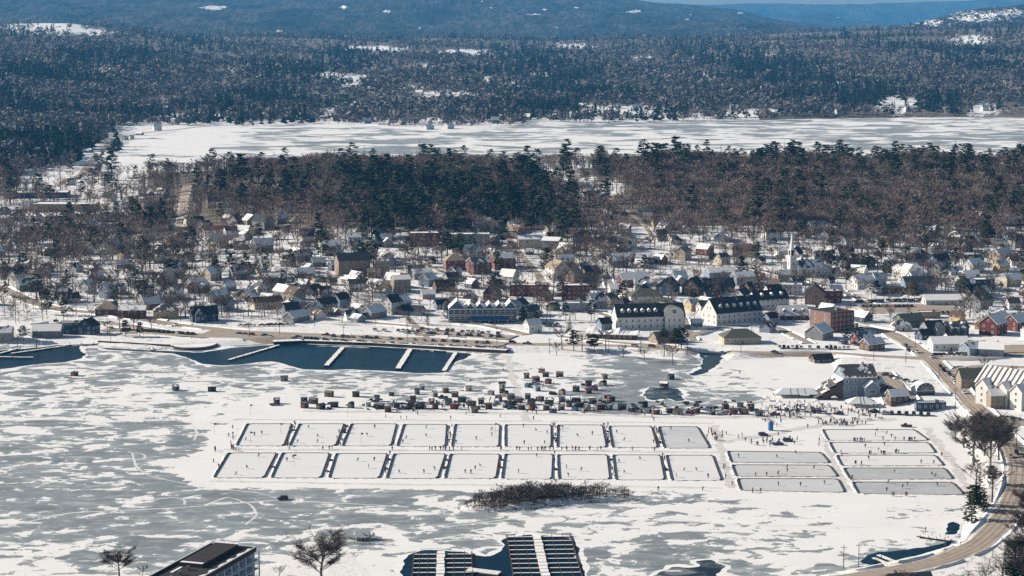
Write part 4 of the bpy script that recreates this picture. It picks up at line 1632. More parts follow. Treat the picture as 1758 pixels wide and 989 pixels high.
H(1628, 600, 22, 12, 4.4, 3.4, 5, 'white', 'snow', 'gable', 'shop', look='white shop with broad snowy roof at the crossing', cat='shop', winmax=5)
H(1672, 608, 15, 10, 4.4, 3.0, 28, 'blue', 'patch', group=WTG)
H(1702, 610, 14, 10, 4.4, 3.4, -16, 'blue', 'snow', group=WTG)
H(1705, 573, 15, 12, 7.4, 5.0, 52, 'maroon', 'snow', look='dark maroon house with broad snowy roof', group=WTG)
H(1747, 566, 15, 11, 6.0, 4.2, 40, 'maroon', 'snow', group=WTG)
H(1600, 575, 12, 9, 5.6, 3.4, 20, 'grey', 'dark', group=WTG, wing=(5, 6, 5.6, 2.6, 2, -5))
H(1640, 575, 14, 9, 5.2, 3.2, 10, 'navy', 'patch', group=WTG, dormers=2)
H(1612, 460, 15, 10, 6.0, 4.6, 34, 'navy', 'dark', look='steep dark-roofed house with tall chimney', group=WTG)
H(1718, 448, 15, 11, 5.6, 4.0, 40, 'cream', 'snow', group=WTG)
H(1500, 505, 12, 9, 5, 3.6, 60, 'white', 'patch', group=WTG)
H(1480, 494, 15, 10, 6, 3.2, 26, 'white', 'snow', group=WTG)
H(1735, 490, 12, 9, 5, 3.4, 20, 'cream', 'snow', group=WTG)
H(1497, 600, 12, 9, 4, 3, 30, 'brown', 'snow', group=WTG)
H(1480, 590, 12, 8, 4, 3, 30, 'maroon', 'patch', group=WTG)
# --- upper left
H(112, 362, 62, 24, 7.0, 1.0, -3, 'tan', 'snow', 'flat', 'school', look='long low tan school with flat snowy roof', cat='school', winmax=8, chimney=False)
H(72, 338, 55, 30, 5.0, 1.0, 6, 'navy', 'snow', 'flat', 'warehouse', look='dark warehouse under one wide flat snowy roof', cat='warehouse', detail=0, chimney=False)
H(48, 362, 9, 9, 10, 1, 5, 'white', 'snow', 'flat', 'shed', look='white stair tower at the end of the school', cat='stair tower', chimney=False)
H(10, 388, 14, 9, 4.5, 3, 30, 'white', 'snow', group=WTG)
H(60, 395, 26, 12, 4, 3.2, 12, 'blue', 'snow', group=WTG, winmax=5)
H(136, 402, 15, 10, 5, 3.4, 36, 'blue', 'dark', group=WTG)
H(190, 405, 15, 9, 4.5, 3, 12, 'white', 'dark', group=WTG)
H(352, 402, 11, 9, 7.4, 4, 62, 'white', 'patch', group=WTG)
H(372, 404, 17, 10, 5, 3, 12, 'white', 'red', look='white house with rusty red roof', group=WTG, winmax=5)
H(398, 406, 12, 9, 5.6, 3, 20, 'white', 'dark', group=WTG)
H(416, 404, 14, 9, 5, 3.4, -20, 'white', 'snow', group=WTG)
H(430, 388, 12, 11, 5.4, 4.6, -60, 'tan', 'snow', group=WTG)
H(452, 392, 15, 12, 7.0, 4.6, -40, 'grey', 'dark', group=WTG)
H(375, 425, 14, 10, 6, 4.6, -40, 'cream', 'dark', group=WTG)
H(450, 432, 15, 11, 6, 4.6, 30, 'navy', 'snow', group=WTG)
H(300, 424, 13, 9, 6, 3.6, 40, 'cream', 'snow', group=WTG)
H(480, 335, 17, 10, 5, 3.6, 10, 'white', 'patch', group=WTG, winmax=5)
H(355, 332, 12, 9, 6, 3, 14, 'white', 'snow', group=WTG)
H(368, 345, 14, 9, 5, 3, 14, 'blue', 'snow', group=WTG)
H(210, 400, 12, 9, 5, 3, 14, 'brown', 'dark', group=WTG)


# --- two hotels with dormers
def hotel(px, row, L, D, hw, hr, rot, look, nd, nw, arch=False):
    g = ground(px, row)
    o = empty('hotel_building', tuple(g), R(rot))
    wm = WALL['white']
    W, Q = shell(L, D, hw, hr, 'gable', wm, ROOF['dark'])
    link('wall', W, o)
    link('roof', Q, o)
    x, y = L / 2, D / 2
    for s in range(2):
        for i in range(nw):
            win(o, -x + L * (i + .5) / nw, -y, 1.9 + s * 3.6, 0, 1.0, 1.1)
    for s in range(2):
        for i in range(3):
            win(o, -x, -y + D * (i + .5) / 3, 1.9 + s * 3.6, 3, 1.0, 1.1)
            win(o, x, -y + D * (i + .5) / 3, 1.9 + s * 3.6, 1, 1.0, 1.1)
    for i in (-1, 1):
        win(o, -x, i * 1.8, hw + hr * .3, 3)
        win(o, x, i * 1.8, hw + hr * .3, 1)
    x1 = x * (.3 if arch else 1)
    for i in range(nd):
        dormer(o, -x + 2 + (x1 + x - 3) * (i + .5) / nd, y, hw, hr, WALL['white'], ROOF['snow'], 2.0, 2.3)
    if arch:
        # a rounded gable standing out from the front
        b = MB()
        w, zt = 6.2, hw + 1.0
        P = [(-w, 0)] + [(w, 0)] + [(w, zt)] + [(w * math.cos(t), zt + 5.2 * math.sin(t)) for t in np.linspace(.2, 2.94, 12)] + [(-w, zt)]
        f0 = [(p[0], -2.2, p[1]) for p in P]
        f1 = [(p[0], y, p[1]) for p in P]
        b.poly(f0, wm)
        b.poly(f1[::-1], wm)
        n = len(P)
        for i in range(n):
            j = (i + 1) % n
            b.poly((f0[j], f0[i], f1[i], f1[j]), ROOF['green'] if 1 < i else wm)
        b.build('arched_gable', o, (x * .66, -y, 0.004))
        for i in range(3):
            for s in range(2):
                win(o, x * .66 - 3.4 + 3.4 * i, -y - 2.2, 2 + 3.6 * s, 0, 1.1, 1.1)
        win(o, x * .66, -y - 2.2, hw + 3, 0, 2.6, 1.5, name='arched_window')
    for i in (-.5, .2):
        link('chimney', CHIMNEY, o, (x * i, 1.0, hw + hr - 1.6))
    HOUSES.append((g[0], g[1], L / 2 + 2))
    reg(o, look, 'hotel', None, None, noun='hotel')
    return o


hotel(1113, 562, 44, 15, 8.2, 7.0, 10, 'long white hotel with round-arched front gable and dark roof', 6, 11, True)
hotel(1256, 553, 36, 17, 8.0, 8.6, 30, 'white hotel with six dormers in a steep black roof', 6, 9)
hotel(1318, 528, 26, 12, 6.6, 5.2, 26, 'blue-white inn with steep dark roof behind the dormered hotel', 3, 7)


# --- white steepled church
def church(px, row):
    g = ground(px, row)
    o = empty('church', tuple(g), R(20))
    wm = WALL['white']
    W, Q = shell(20, 12, 7, 4.6, 'gable', wm, ROOF['patch'])
    link('wall', W, o, (6, 0, 0))
    link('roof', Q, o, (6, 0, 0))
    for i in range(4):
        win(o, 0 + i * 4.4, -6, 3.6, 0, 1.0, 2.0)
    t = MB()
    t.box(-2.4, 2.4, -2.4, 2.4, -2, 15, wm)
    t.box(-2.7, 2.7, -2.7, 2.7, 15, 15.4, TRIM)
    t.build('tower', o, (-6.4, 0, 0))
    b = MB()
    for i in (-1, 1):
        for j in (-1, 1):
            b.box(i * 1.7 - .3, i * 1.7 + .3, j * 1.7 - .3, j * 1.7 + .3, 0, 4.2, TRIM)
    b.box(-1.1, 1.1, -1.1, 1.1, 0, 4.2, DARKTRIM)
    b.box(-2.2, 2.2, -2.2, 2.2, 4.2, 4.6, TRIM)
    b.build('belfry', o, (-6.4, 0, 15.4))
    s = MB()
    s.bar((0, 0, 0), (0, 0, 13), 1.9, .08, TRIM, 8)
    s.bar((0, 0, 12.8), (0, 0, 14.2), .06, .05, METAL, 4)
    s.build('spire', o, (-6.4, 0, 20.0))
    for z in (4, 9.5):
        win(o, -6.4, -2.4, z, 0, 1.1, 1.5)
        win(o, -8.8, 0, z, 3, 1.1, 1.5)
    link('door', DOOR, o, (-8.8, 0, 0), -math.pi / 2, (1.5, 1, 1.3))
    a = MB()
    a.box(-4, 4, -3.5, 3.5, -2, 5.4, wm)
    a.slab([(-4.4, -3.9, 5.7), (4.4, -3.9, 5.7), (4.4, 0, 8.2), (-4.4, 0, 8.2)], .25, ROOF['snow'])
    a.slab([(4.4, 3.9, 5.7), (-4.4, 3.9, 5.7), (-4.4, 0, 8.2), (4.4, 0, 8.2)], .25, ROOF['snow'])
    a.build('annex', o, (20.3, -1, 0))
    HOUSES.append((g[0], g[1], 16))
    reg(o, '', 'church', None, 'white church with tall pointed steeple below the leafless wood')


church(1372, 474)


# --- blue glass-fronted building with a row of gables
def gallery(px, row):
    g = ground(px, row)
    o = empty('gallery_building', tuple(g), R(3))
    L, D = 44, 14
    bm_ = plain('blue_facade_paint', (0.07, 0.125, 0.20), 0.6, .2)
    w = MB()
    w.box(-L / 2, L / 2, -D / 2, D / 2, -2, 9, bm_)
    w.build('wall', o)
    xs = [(-16.5, 11, 5.2), (-8, 6.2, 3.4), (-1.8, 6.2, 3.4), (4.4, 6.2, 3.4), (10.6, 6.2, 3.4), (17.9, 8.2, 4.4)]
    for cx, ww, hh in xs:
        f = MB()
        f.poly([(-ww / 2, -D / 2 - .02, 9), (ww / 2, -D / 2 - .02, 9), (0, -D / 2 - .02, 9 + hh)], bm_)
        f.poly([(ww / 2, D / 2, 9), (-ww / 2, D / 2, 9), (0, D / 2, 9 + hh)], bm_)
        f.build('gable', o, (cx, 0, 0.004))
        r = MB()
        for s in (-1, 1):
            q = [(s * (ww / 2 + .1), -D / 2 - .5, 9.05), (0, -D / 2 - .5, 9 + hh + .1), (0, D / 2, 9 + hh + .1), (s * (ww / 2 + .1), D / 2, 9.05)]
            if s > 0:
                q = q
            else:
                q = q[::-1]
            r.slab([(p[0], p[1], p[2] + .2) for p in q], .2, ROOF['snow'])
        r.build('roof', o, (cx, 0, 0))
    for s in range(2):
        for i in range(12):
            win(o, -L / 2 + L * (i + .5) / 12, -D / 2, 2.4 + 4.2 * s + 0.4, 0, 1.25, 1.9, WINW)
    t = MB()
    for z in (4.3, 8.7):
        t.box(-L / 2, L / 2, -D / 2 - .3, -D / 2 - .001, z, z + .35, TRIM)
    t.build('trim_band', o)
    a = MB()
    a.slab([(-12, -D / 2 - 5, 2.6), (12, -D / 2 - 5, 2.6), (12, -D / 2 - .35, 3.8), (-12, -D / 2 - .35, 3.8)], .2, plain('blue_awning', (0.05, 0.16, 0.34), .7, .1))
    for i in range(5):
        a.box(-11.9 + i * 5.9, -11.7 + i * 5.9, -D / 2 - 4.9, -D / 2 - 4.7, -1, 2.4, TRIM)
    a.build('awning', o, (4, 0, 0))
    HOUSES.append((g[0], g[1], 22))
    reg(o, '', 'building', None, 'blue waterfront building with a row of snowy gables and an awning')


gallery(828, 551)


# --- the inn at the shore beside the tents, seen against the light
def shore_inn(px, row):
    g = ground(px, row)
    o = empty('inn_building', tuple(g), R(8))
    W, Q = shell(18, 15, 11.5, 5.4, 'gable', WALL['blue'], ROOF['patch'])
    link('wall', W, o)
    link('roof', Q, o)
    for s in range(3):
        for i in range(4):
            win(o, -9 + 18 * (i + .5) / 4, -7.5, 2 + 3.6 * s, 0, 1.2, 1.1)
        for i in range(3):
            win(o, 9, -5 + 5 * i, 2 + 3.6 * s, 1)
    # stepped lean-to roofs falling towards the ice on the sunny side
    for i in range(4):
        st = MB()
        x1 = -9.02 - i * 3.6
        z1 = 10.6 - i * 2.6
        st.box(x1 - 3.6, x1, -7.2, 7.6 - i, -1.5, z1 - 1.8, WALL['brown'])
        st.slab([(x1 - 3.9, -7.6, z1 - 2.2 + .4), (x1, -7.6, z1), (x1, 8 - i, z1), (x1 - 3.9, 8 - i, z1 - 2.2 + .4)], .3, ROOF['patch'])
        st.build('lean_to', o)
    b = MB()
    b.box(-4, 4, -5, 0, -1.5, 6.6, WALL['blue'])
    b.poly([(-4, -5, 6.603), (4, -5, 6.603), (0, -5, 9.6)], WALL['blue'])
    for s in (-1, 1):
        q = [(s * 4.4, -5.5, 6.5), (0, -5.5, 9.9), (0, 0, 9.9), (s * 4.4, 0, 6.5)]
        b.slab([(p[0], p[1], p[2] + .2) for p in (q if s > 0 else q[::-1])], .3, ROOF['snow'])
    b.build('front_wing', o, (5.4, -7.52, 0))
    win(o, 5.4, -12.52, 4.4, 0, 1.6, .9, WINW)
    p = MB()
    p.box(-9, 9, -.6, .6, 0, .2, TRIM)
    for i in range(9):
        p.box(-9 + i * 2.2, -8.85 + i * 2.2, -.1, .1, .2, 1.1, TRIM)
    p.build('balcony', o, (0, -8.2, 11.2))
    link('chimney', CHIMNEY, o, (4, 1, 15))
    HOUSES.append((g[0], g[1], 22))
    reg(o, '', 'inn', None, 'tall blue-grey shore inn with stepped roofs falling towards the ice')


shore_inn(1468, 680)


# --- large striped-roof building at the right edge
def striped(px, row):
    g = ground(px, row)
    o = empty('apartment_building', tuple(g), R(-50))
    wm = WALL['grey']
    m, t, b = mat('snow_ribbed_roof', .8, .3)
    tc = t.nodes.new('ShaderNodeTexCoord')
    w = N(t, 'ShaderNodeTexWave', Scale=.10, Distortion=1.6)
    w.bands_direction = 'X'
    t.links.new(tc.outputs['Object'], w.inputs['Vector'])
    t.links.new(mixc(t, ramp(t, w.outputs['Fac'], .42, .5), (0.10, .09, .085), SNOW), b.inputs['Base Color'])
    W, Q = shell(34, 17, 10.5, 7.5, 'gable', wm, m)
    link('wall', W, o)
    link('roof', Q, o)
    for s in range(3):
        for i in range(8):
            win(o, -17 + 34 * (i + .5) / 8, -8.5, 2 + 3.4 * s, 0)
            win(o, -17 + 34 * (i + .5) / 8, 8.5, 2 + 3.4 * s, 2)
        for i in range(3):
            win(o, 17, -5.5 + 5.5 * i, 2 + 3.4 * s, 1)
            win(o, -17, -5.5 + 5.5 * i, 2 + 3.4 * s, 3)
    for k in (-10, 2, 11):
        v = MB()
        v.box(-3.6, 3.6, -4, 0, -1.5, 9.4, WALL['white'])
        v.poly([(-3.6, -4, 9.403), (3.6, -4, 9.403), (0, -4, 13)], WALL['white'])
        for s in (-1, 1):
            q = [(s * 4.0, -4.5, 9.2), (0, -4.5, 13.2), (0, 3, 13.2), (s * 4.0, 3, 9.2)]
            v.slab([(p[0], p[1], p[2] + .2) for p in (q if s > 0 else q[::-1])], .3, ROOF['snow'])
        v.build('front_bay', o, (k, -8.52, 0))
        for s in range(3):
            win(o, k, -12.52, 2 + 3.2 * s, 0)
    HOUSES.append((g[0], g[1], 22))
    reg(o, '', 'apartment house', None, 'large grey and white building with gabled bays and snow-striped roof by the bend')


striped(1738, 694)
H(1671, 664, 16, 10, 5.8, 4.2, 4, 'tan', 'green', look='tan house with grey-green roof beside the road', group=WTG, winmax=4)
H(1708, 700, 7, 7, 7, 2.6, 8, 'tan', 'snow', look='narrow tan house with snowy cap roof', group=WTG)


# --- big balcony building at the lower edge
def lodge():
    zt = 15.0
    A, B, C_ = [at_z(*p, zt) for p in ((252, 990), (362, 931), (424, 945))]
    D_ = A + (C_ - B)
    # straighten to a right-angled plan
    ax = (B - A)[:2]
    La = np.linalg.norm(ax) * 1.05
    ax = ax / np.linalg.norm(ax)
    ay = np.array((ax[1], -ax[0]))
    Wd = float(np.dot((C_ - B)[:2], ay))
    cen = np.array(B[:2]) - ax * La / 2 + ay * Wd / 2
    ang = math.atan2(ax[1], ax[0])
    g0 = hz(*cen)
    o = empty('lodge_building', (cen[0], cen[1], g0), ang)
    hw = zt - g0
    x, y = La / 2, Wd / 2
    wm = plain('dark_blue_grey_siding', (0.16, 0.19, 0.23), .7, .15)
    rf = plain('dark_brown_membrane_roof', (0.032, 0.024, 0.022), .8, .3)
    w = MB()
    w.box(-x, x, -y, y, -2, hw - 1.5, wm)
    w.build('wall', o)
    r = MB()
    r.box(-x, x, -y, y, hw - 1.497, hw - 1.0, rf)
    r.box(-x * .15, x * .98, -y * .3, y * .75, hw - .998, hw + .3, rf)
    r.build('roof', o)
    cap = plain('pale_roof_edge', (.5, .5, .5), .6, .1)
    for (a, b, c, d, z0, z1) in ((-x - .5, x + .5, -y - .5, -y + .1, hw - 1.9, hw - .35), (-x - .5, x + .5, y - .1, y + .5, hw - 1.9, hw - .35), (x - .1, x + .5, -y + .1, y - .1, hw - 1.9, hw - .35), (-x - .5, -x + .1, -y + .1, y - .1, hw - 1.9, hw - .35)):
        q = MB()
        q.box(a, b, c, d, z0, z1, rf)
        q.box(a, b, c, d, z1 + .002, z1 + .14, cap)
        q.build('parapet', o)
    s = MB()
    rr = random.Random(4)
    prev = None
    n = 26
    for i in range(n + 1):
        xx = -x + .4 + (2 * x - .8) * i / n
        wd = .4 + 1.5 * abs(math.sin(i * .8)) + rr.uniform(0, .6)
        a = (xx, -y + .12, hw - .94)
        b = (xx, -y + .12 + wd, hw - .93)
        if prev:
            s.poly((prev[0], a, b, prev[1]), SNOWM)
        prev = (a, b)
    for (a, b, c, d) in ((-x * .14, -x * .08, -y * .28, y * .7), (-x * .5, -x * .2, y * .5, y * .62)):
        s.box(a, b, c, d, hw - .94 if a < -x * .15 else hw + .302, hw - .85 if a < -x * .15 else hw + .4, SNOWM)
    s.build('roof_snow', o)
    for i in range(3):
        v = MB()
        v.box(-.5, .5, -.5, .5, 0, 1.4, METAL)
        v.build('roof_vent', o, (-x + 5 + i * 6, y * .1, hw - 1.0))
    # balcony bays along the front
    nb = 9
    for st in range(4):
        z = 1.2 + st * (hw - 2.5) / 4
        for i in range(nb):
            xx = -x + 2 * x * (i + .5) / nb
            q = link('balcony_window', WINW, o, (xx, -y, z + 1.3), 0, (1.1, 1, 1.25))
        bl = MB()
        bl.box(-x, x, -y - 1.7, -y - .01, z - .35, z - .15, TRIM)
        bl.box(-x, x, -y - 1.72, -y - 1.62, z + .75, z + .85, plain('pale_blue_rail', (.35, .45, .55), .6, .1))
        for i in range(40):
            xx = -x + 2 * x * i / 40
            bl.box(xx, xx + .08, -y - 1.70, -y - 1.64, z - .15, z + .75, plain('pale_blue_rail', (.35, .45, .55), .6, .1))
        bl.build('balcony', o)
    for i in range(nb + 1):
        c = MB()
        xx = -x + 2 * x * i / nb
        c.box(-.18, .18, -.2, .15, -2, hw - 1.6, plain('pale_blue_post', (.42, .52, .62), .6, .1))
        c.build('balcony_post', o, (max(-x + .2, min(x - .2, xx)), -y - 1.8, 0))
    for st in range(4):
        for i in range(3):
            win(o, x, -y + Wd * (i + .5) / 3, 2.4 + st * (hw - 2.5) / 4, 1, 1.1, 1.1)
    HOUSES.append((cen[0], cen[1], La / 2 + 3))
    reg(o, '', 'lodge', None, 'big dark-roofed lodge with rows of balconies on the near shore')


lodge()


# --- tents, greenhouse, snowed tent roof
def tent(px, row, L, D, h0, h1, look, rot=0):
    g = ground(px, row)
    o = empty('event_tent', tuple(g), R(rot))
    cl = plain('white_tent_canvas', (0.70, 0.71, 0.70), .7, .05)
    c = MB()
    x, y = L / 2, D / 2
    r = max(x - y, .1)
    A = [(-x, -y, h0), (x, -y, h0), (x, y, h0), (-x, y, h0)]
    P, S = (-r, 0, h1), (r, 0, h1)
    for q in ((A[0], A[1], S, P), (A[2], A[3], P, S), (A[1], A[2], S), (A[3], A[0], P)):
        c.slab(q, .08, cl)
    n = max(1, int(L / 5))
    for i in range(1, n):
        xx = -r + 2 * r * i / n if r > .5 else 0
        c.bar((xx, -y, h0 + .05), (xx, 0, h1 + .05), .09, .09, METAL, 4)
    c.build('canopy', o)
    for i in range(n + 1):
        xx = -x + .15 + (L - .3) * i / n
        for s in (-1, 1):
            p = MB()
            p.box(-.07, .07, -.07, .07, -.2, h0, METAL)
            p.build('pole', o, (xx, s * (y - .15), 0))
    if L > 10:
        v = MB()
        v.box(-x + .2, x * .2, y - .25, y - .2, 0, h0, cl)
        v.build('side_panel', o)
    HOUSES.append((g[0], g[1], 3))
    reg(o, look, 'tent', 'white event tents on the ice', None, noun='tent')


tent(1368, 683, 24, 9, 2.6, 5.2, 'long white marquee')
tent(1478, 699, 15, 10, 2.7, 5.4, 'white hipped marquee')
for q in ((1338, 697), (1369, 696), (1401, 695), (1316, 690), (1432, 689), (1421, 702), (1388, 703), (1352, 705)):
    tent(q[0], q[1], 3.2, 3.2, 2.2, 3.2, 'small white pop-up canopy')


def banquet():
    """low hall buried under a lumpy snowy roof beside the long hotel"""
    g = ground(1052, 580)
    o = empty('restaurant_building', tuple(g), R(-10))
    w = MB()
    w.box(-15, 15, -6, 6, -2, 3.2, WALL['maroon'])
    w.build('wall', o)
    r = MB()
    n = 14
    tops = []
    for i in range(n + 1):
        xx = -16 + 32 * i / n
        tops.append((xx, 0, 5.2 + .8 * math.sin(i * .9) + (.7 if i in (4, 9) else 0)))
    for a, b in zip(tops[:-1], tops[1:]):
        r.slab([(a[0], -7, 3.2), (b[0], -7, 3.2), b, a], .3, SNOWM)
        r.slab([(b[0], 7, 3.2), (a[0], 7, 3.2), a, b], .3, SNOWM)
    r.build('roof', o)
    for i in range(8):
        win(o, -13 + 26 * (i + .5) / 8, -6, 1.6, 0, 1.3, 1.0)
    HOUSES.append((g[0], g[1], 15))
    reg(o, '', 'restaurant', None, 'low maroon restaurant buried under a lumpy snowy roof')


banquet()


def greenhouse():
    g = ground(1584, 676)
    o = empty('arched_pavilion', tuple(g), R(10))
    b = MB()
    n = 12
    w, h, d = 5, 6.5, 4
    P = [(-w, 0), (w, 0)] + [(w * math.cos(t), 2.4 + (h - 2.4) * math.sin(t)) for t in np.linspace(0, math.pi, n)]
    f0 = [(p[0], -d, p[1]) for p in P]
    f1 = [(p[0], d, p[1]) for p in P]
    b.poly(f0, GLASS)
    b.poly(f1[::-1], GLASS)
    m = len(P)
    for i in range(m):
        j = (i + 1) % m
        b.poly((f0[j], f0[i], f1[i], f1[j]), SNOWM)
    b.build('arched_roof', o)
    for t0 in np.linspace(0, math.pi, 7):
        q = MB()
        q.bar((0, -d - .1, 2.4), (w * math.cos(t0), -d - .1, 2.4 + (h - 2.4) * math.sin(t0)), .12, .12, TRIM, 4)
        q.build('arch_rib', o)
    q = MB()
    q.box(-w - .2, w + .2, -d - .25, -d - .02, 2.2, 2.5, TRIM)
    q.box(-w - .2, -w, -d - .25, -d - .02, -1, 2.2, TRIM)
    q.box(w, w + .2, -d - .25, -d - .02, -1, 2.2, TRIM)
    q.build('front_frame', o)
    HOUSES.append((g[0], g[1], 6))
    reg(o, '', 'pavilion', None, 'white arched pavilion with a fan window beside the road')


greenhouse()
H(1597, 702, 15, 5, 3.0, 0.6, 2, 'navy', 'snow', 'flat', 'shed', look='long dark snow-capped dining car by the bend', cat='dining car', chimney=False, winmax=5)
H(1540, 690, 10, 7, 3.6, 2.8, 15, 'brown', 'snow', 'gable', 'shed', look='brown shed with snowy roof behind the marquees', cat='shed', chimney=False)
H(1500, 670, 9, 7, 4.0, 3, 30, 'maroon', 'patch', 'gable', 'shed', look='maroon shed in the shadow of the inn', cat='shed', chimney=False)
H(1410, 623, 12, 7, 2.6, 2.6, 20, 'brown', 'dark', 'gable', 'shed', look='dark beach hut above the snowy shore', cat='beach hut', chimney=False)
H(622, 929, 5, 4, 2.2, 1.6, 12, 'grey', 'snow', 'gable', 'shed', look='small grey boat hut on the near snowy spit', cat='boat hut', chimney=False)
H(1440, 1000, 15, 9, 3.4, 2.6, 10, 'maroon', 'dark', 'gable', 'shed', look='dark roof of the shed below the lower road bend', cat='shed', at=ground(1560, 1013), chimney=False)

# --- the rest of the town: houses of ten plans scattered between the streets
PLANS = [(11, 8, 5.2, 3.6), (12, 8, 3.4, 3.2), (10, 8, 5.6, 4.2), (14, 9, 5.2, 3.2), (9, 7, 3.2, 2.8), (13, 9, 5.6, 4.0), (16, 9, 3.6, 3.2), (11, 9, 5.4, 4.6)]
WKEYS = ['white'] * 7 + ['brown', 'grey', 'tan'] + ['cream'] * 3 + ['grey'] * 3 + ['blue'] * 3 + ['tan'] * 2 + ['brown'] * 2 + ['yellow', 'maroon', 'green', 'navy', 'brick']
RKEYS = ['snow'] * 5 + ['patch'] * 5 + ['dark'] * 4 + ['brown', 'tan', 'green']


def free(x, y, r):
    for (a, b, q) in HOUSES:
        if (a - x) ** 2 + (b - y) ** 2 < (q + r) ** 2:
            return False
    return True


def fill():
    n = 0
    tries = 0
    while n < 150 and tries < 6000:
        tries += 1
        px = rnd.uniform(-30, 1790)
        row = rnd.uniform(352, 585) if rnd.random() < .9 else rnd.uniform(318, 352)
        if row < np.interp(px, [0, 250, 420, 560, 700, 860, 960, 1060, 1160, 1300, 1500, 1760], [365, 330, 345, 385, 410, 400, 320, 335, 375, 405, 365, 350]):
            continue
        if row > np.interp(px, [0, 300, 520, 760, 900, 1000, 1300, 1500, 1640, 1760], [520, 535, 560, 535, 565, 560, 545, 560, 585, 600]):
            continue
        g = ground(px, row)
        p = rnd.choice(PLANS)
        r = math.hypot(p[0], p[1]) / 2
        if not free(g[0], g[1], r + 1.5) or on_road(g[0], g[1], r * .8):
            continue
        w, ro = rnd.choice(WKEYS), rnd.choice(RKEYS)
        rot = rnd.choice((22, 28, 34, 58, 64, -28, 10, -50)) + rnd.uniform(-4, 4)
        house(0, 0, *p, rot, w, ro, 'gable' if rnd.random() < .93 else 'hip', at=g, group=WTG, winmax=3, detail=1 if row < 470 else 2, porch=rnd.random() < .22,
              wing=(rnd.uniform(4, 6), rnd.uniform(5, 6.5), p[2] * .8, 2.4, rnd.choice((-1, 1)) * p[0] * .2, -p[1] / 2 - 1.2) if rnd.random() < .3 else None)
        n += 1
    for kind, cnt in (('cottage', 105), ('garage', 90)):
        m = tries = 0
        while m < cnt and tries < 5000:
            tries += 1
            px = rnd.uniform(-30, 1790)
            row = rnd.uniform(372, 600)
            lo = np.interp(px, [0, 250, 420, 560, 700, 860, 960, 1060, 1160, 1300, 1500, 1760], [375, 350, 355, 395, 415, 405, 340, 350, 385, 415, 380, 370])
            hi = np.interp(px, [0, 300, 520, 760, 900, 1000, 1300, 1500, 1640, 1760], [525, 540, 562, 545, 575, 580, 580, 580, 600, 602])
            if row < lo or row > hi:
                continue
            g = ground(px, row)
            p = rnd.choice(((9, 7, 3.4, 3.2), (8, 6.5, 4.8, 3.0), (10, 7, 3.2, 3.0), (9, 8, 5.0, 3.4))) if kind == 'cottage' else rnd.choice(((6.5, 6, 2.6, 2.0), (8, 6, 2.8, 2.2), (5, 5, 2.5, 1.8)))
            r = math.hypot(p[0], p[1]) / 2
            if not free(g[0], g[1], r * .72) or on_road(g[0], g[1], r * .75):
                continue
            w, ro = rnd.choice(WKEYS), rnd.choice(RKEYS)
            house(0, 0, *p, rnd.choice((22, 28, 34, 58, 64, -28, 10, -50)) + rnd.uniform(-4, 4), w, ro, 'gable', kind, at=g, group='small town %ss' % kind, winmax=2, detail=1, chimney=kind == 'cottage', cat=kind)
            m += 1
    # houses strung along the shores of the frozen lake
    spots = [(150, 262), (168, 272), (140, 285), (196, 262), (178, 290), (215, 252), (160, 300), (225, 244), (122, 318), (200, 283), (205, 300), (185, 310), (240, 232),
             (270, 224), (300, 214), (330, 208), (362, 205), (395, 208), (420, 200), (455, 205), (495, 206), (535, 205), (575, 207), (630, 212), (660, 215),
             (690, 214), (735, 222), (770, 221), (815, 214), (850, 212), (905, 206), (950, 205), (1010, 200), (1075, 200), (1120, 202), (1240, 200), (1330, 199), (1440, 196), (1560, 192), (1690, 190),
             (575, 138), (600, 141), (628, 136), (655, 142), (720, 163), (770, 162), (800, 166), (640, 178), (880, 150), (1000, 186), (1060, 186), (1090, 190), (100, 47), (118, 46), (70, 50), (1665, 66), (1690, 70), (1260, 190)]
    for (a, b) in spots:
        g = ground(a, b)
        while sdist(LAKE, np.array([g[0]]), np.array([g[1]]))[0] > -14:
            b -= 1
            g = ground(a, b)
        p = rnd.choice(PLANS)
        k = .85 if b > 225 else 1.15
        house(0, 0, p[0] * k, p[1] * k, p[2] * k, p[3] * k, rnd.choice((20, -20, 50, 10)), rnd.choice(('white', 'white', 'white', 'cream', 'grey', 'blue')), rnd.choice(('snow', 'snow', 'snow', 'patch')), at=g,
              group='houses round the frozen lake', detail=0, chimney=False)
    return n


print('filled', fill(), len(HOUSES))
print('hill trees', hill_wood())

# ------------------------------------------------------------------ hockey rinks
def rink_ice(name, c1, c2):
    m, t, b = mat(name, .5, .3)
    f = geo_noise(t, .05, 5, .6, (.35, 1, 1))
    f2 = geo_noise(t, .5, 4, .6, (.3, 1, 1))
    c = mixc(t, ramp(t, f, .3, .7), c1, c2)
    c = mixc(t, mth(t, 'MULTIPLY', ramp(t, f2, .5, .7), .35), c, SNOW)
    f3 = geo_noise(t, .22, 6, .7, (1, .5, 1), 3.0)
    t.links.new(mixc(t, mth(t, 'MULTIPLY', ramp(t, f3, .56, .66), .22), c, tuple(v * .75 for v in c1)), b.inputs['Base Color'])
    return m


RI_PALE = rink_ice('scraped_pale_rink_ice', (.745, .73, .71), (.79, .775, .755))
RI_GREY = rink_ice('scraped_grey_rink_ice', (.53, .53, .52), (.62, .615, .605))
RI_DARK = rink_ice('scraped_dark_rink_ice', (.40, .405, .40), (.49, .49, .48))
RINKS = []


def lerp(a, b, t):
    return a + (b - a) * t


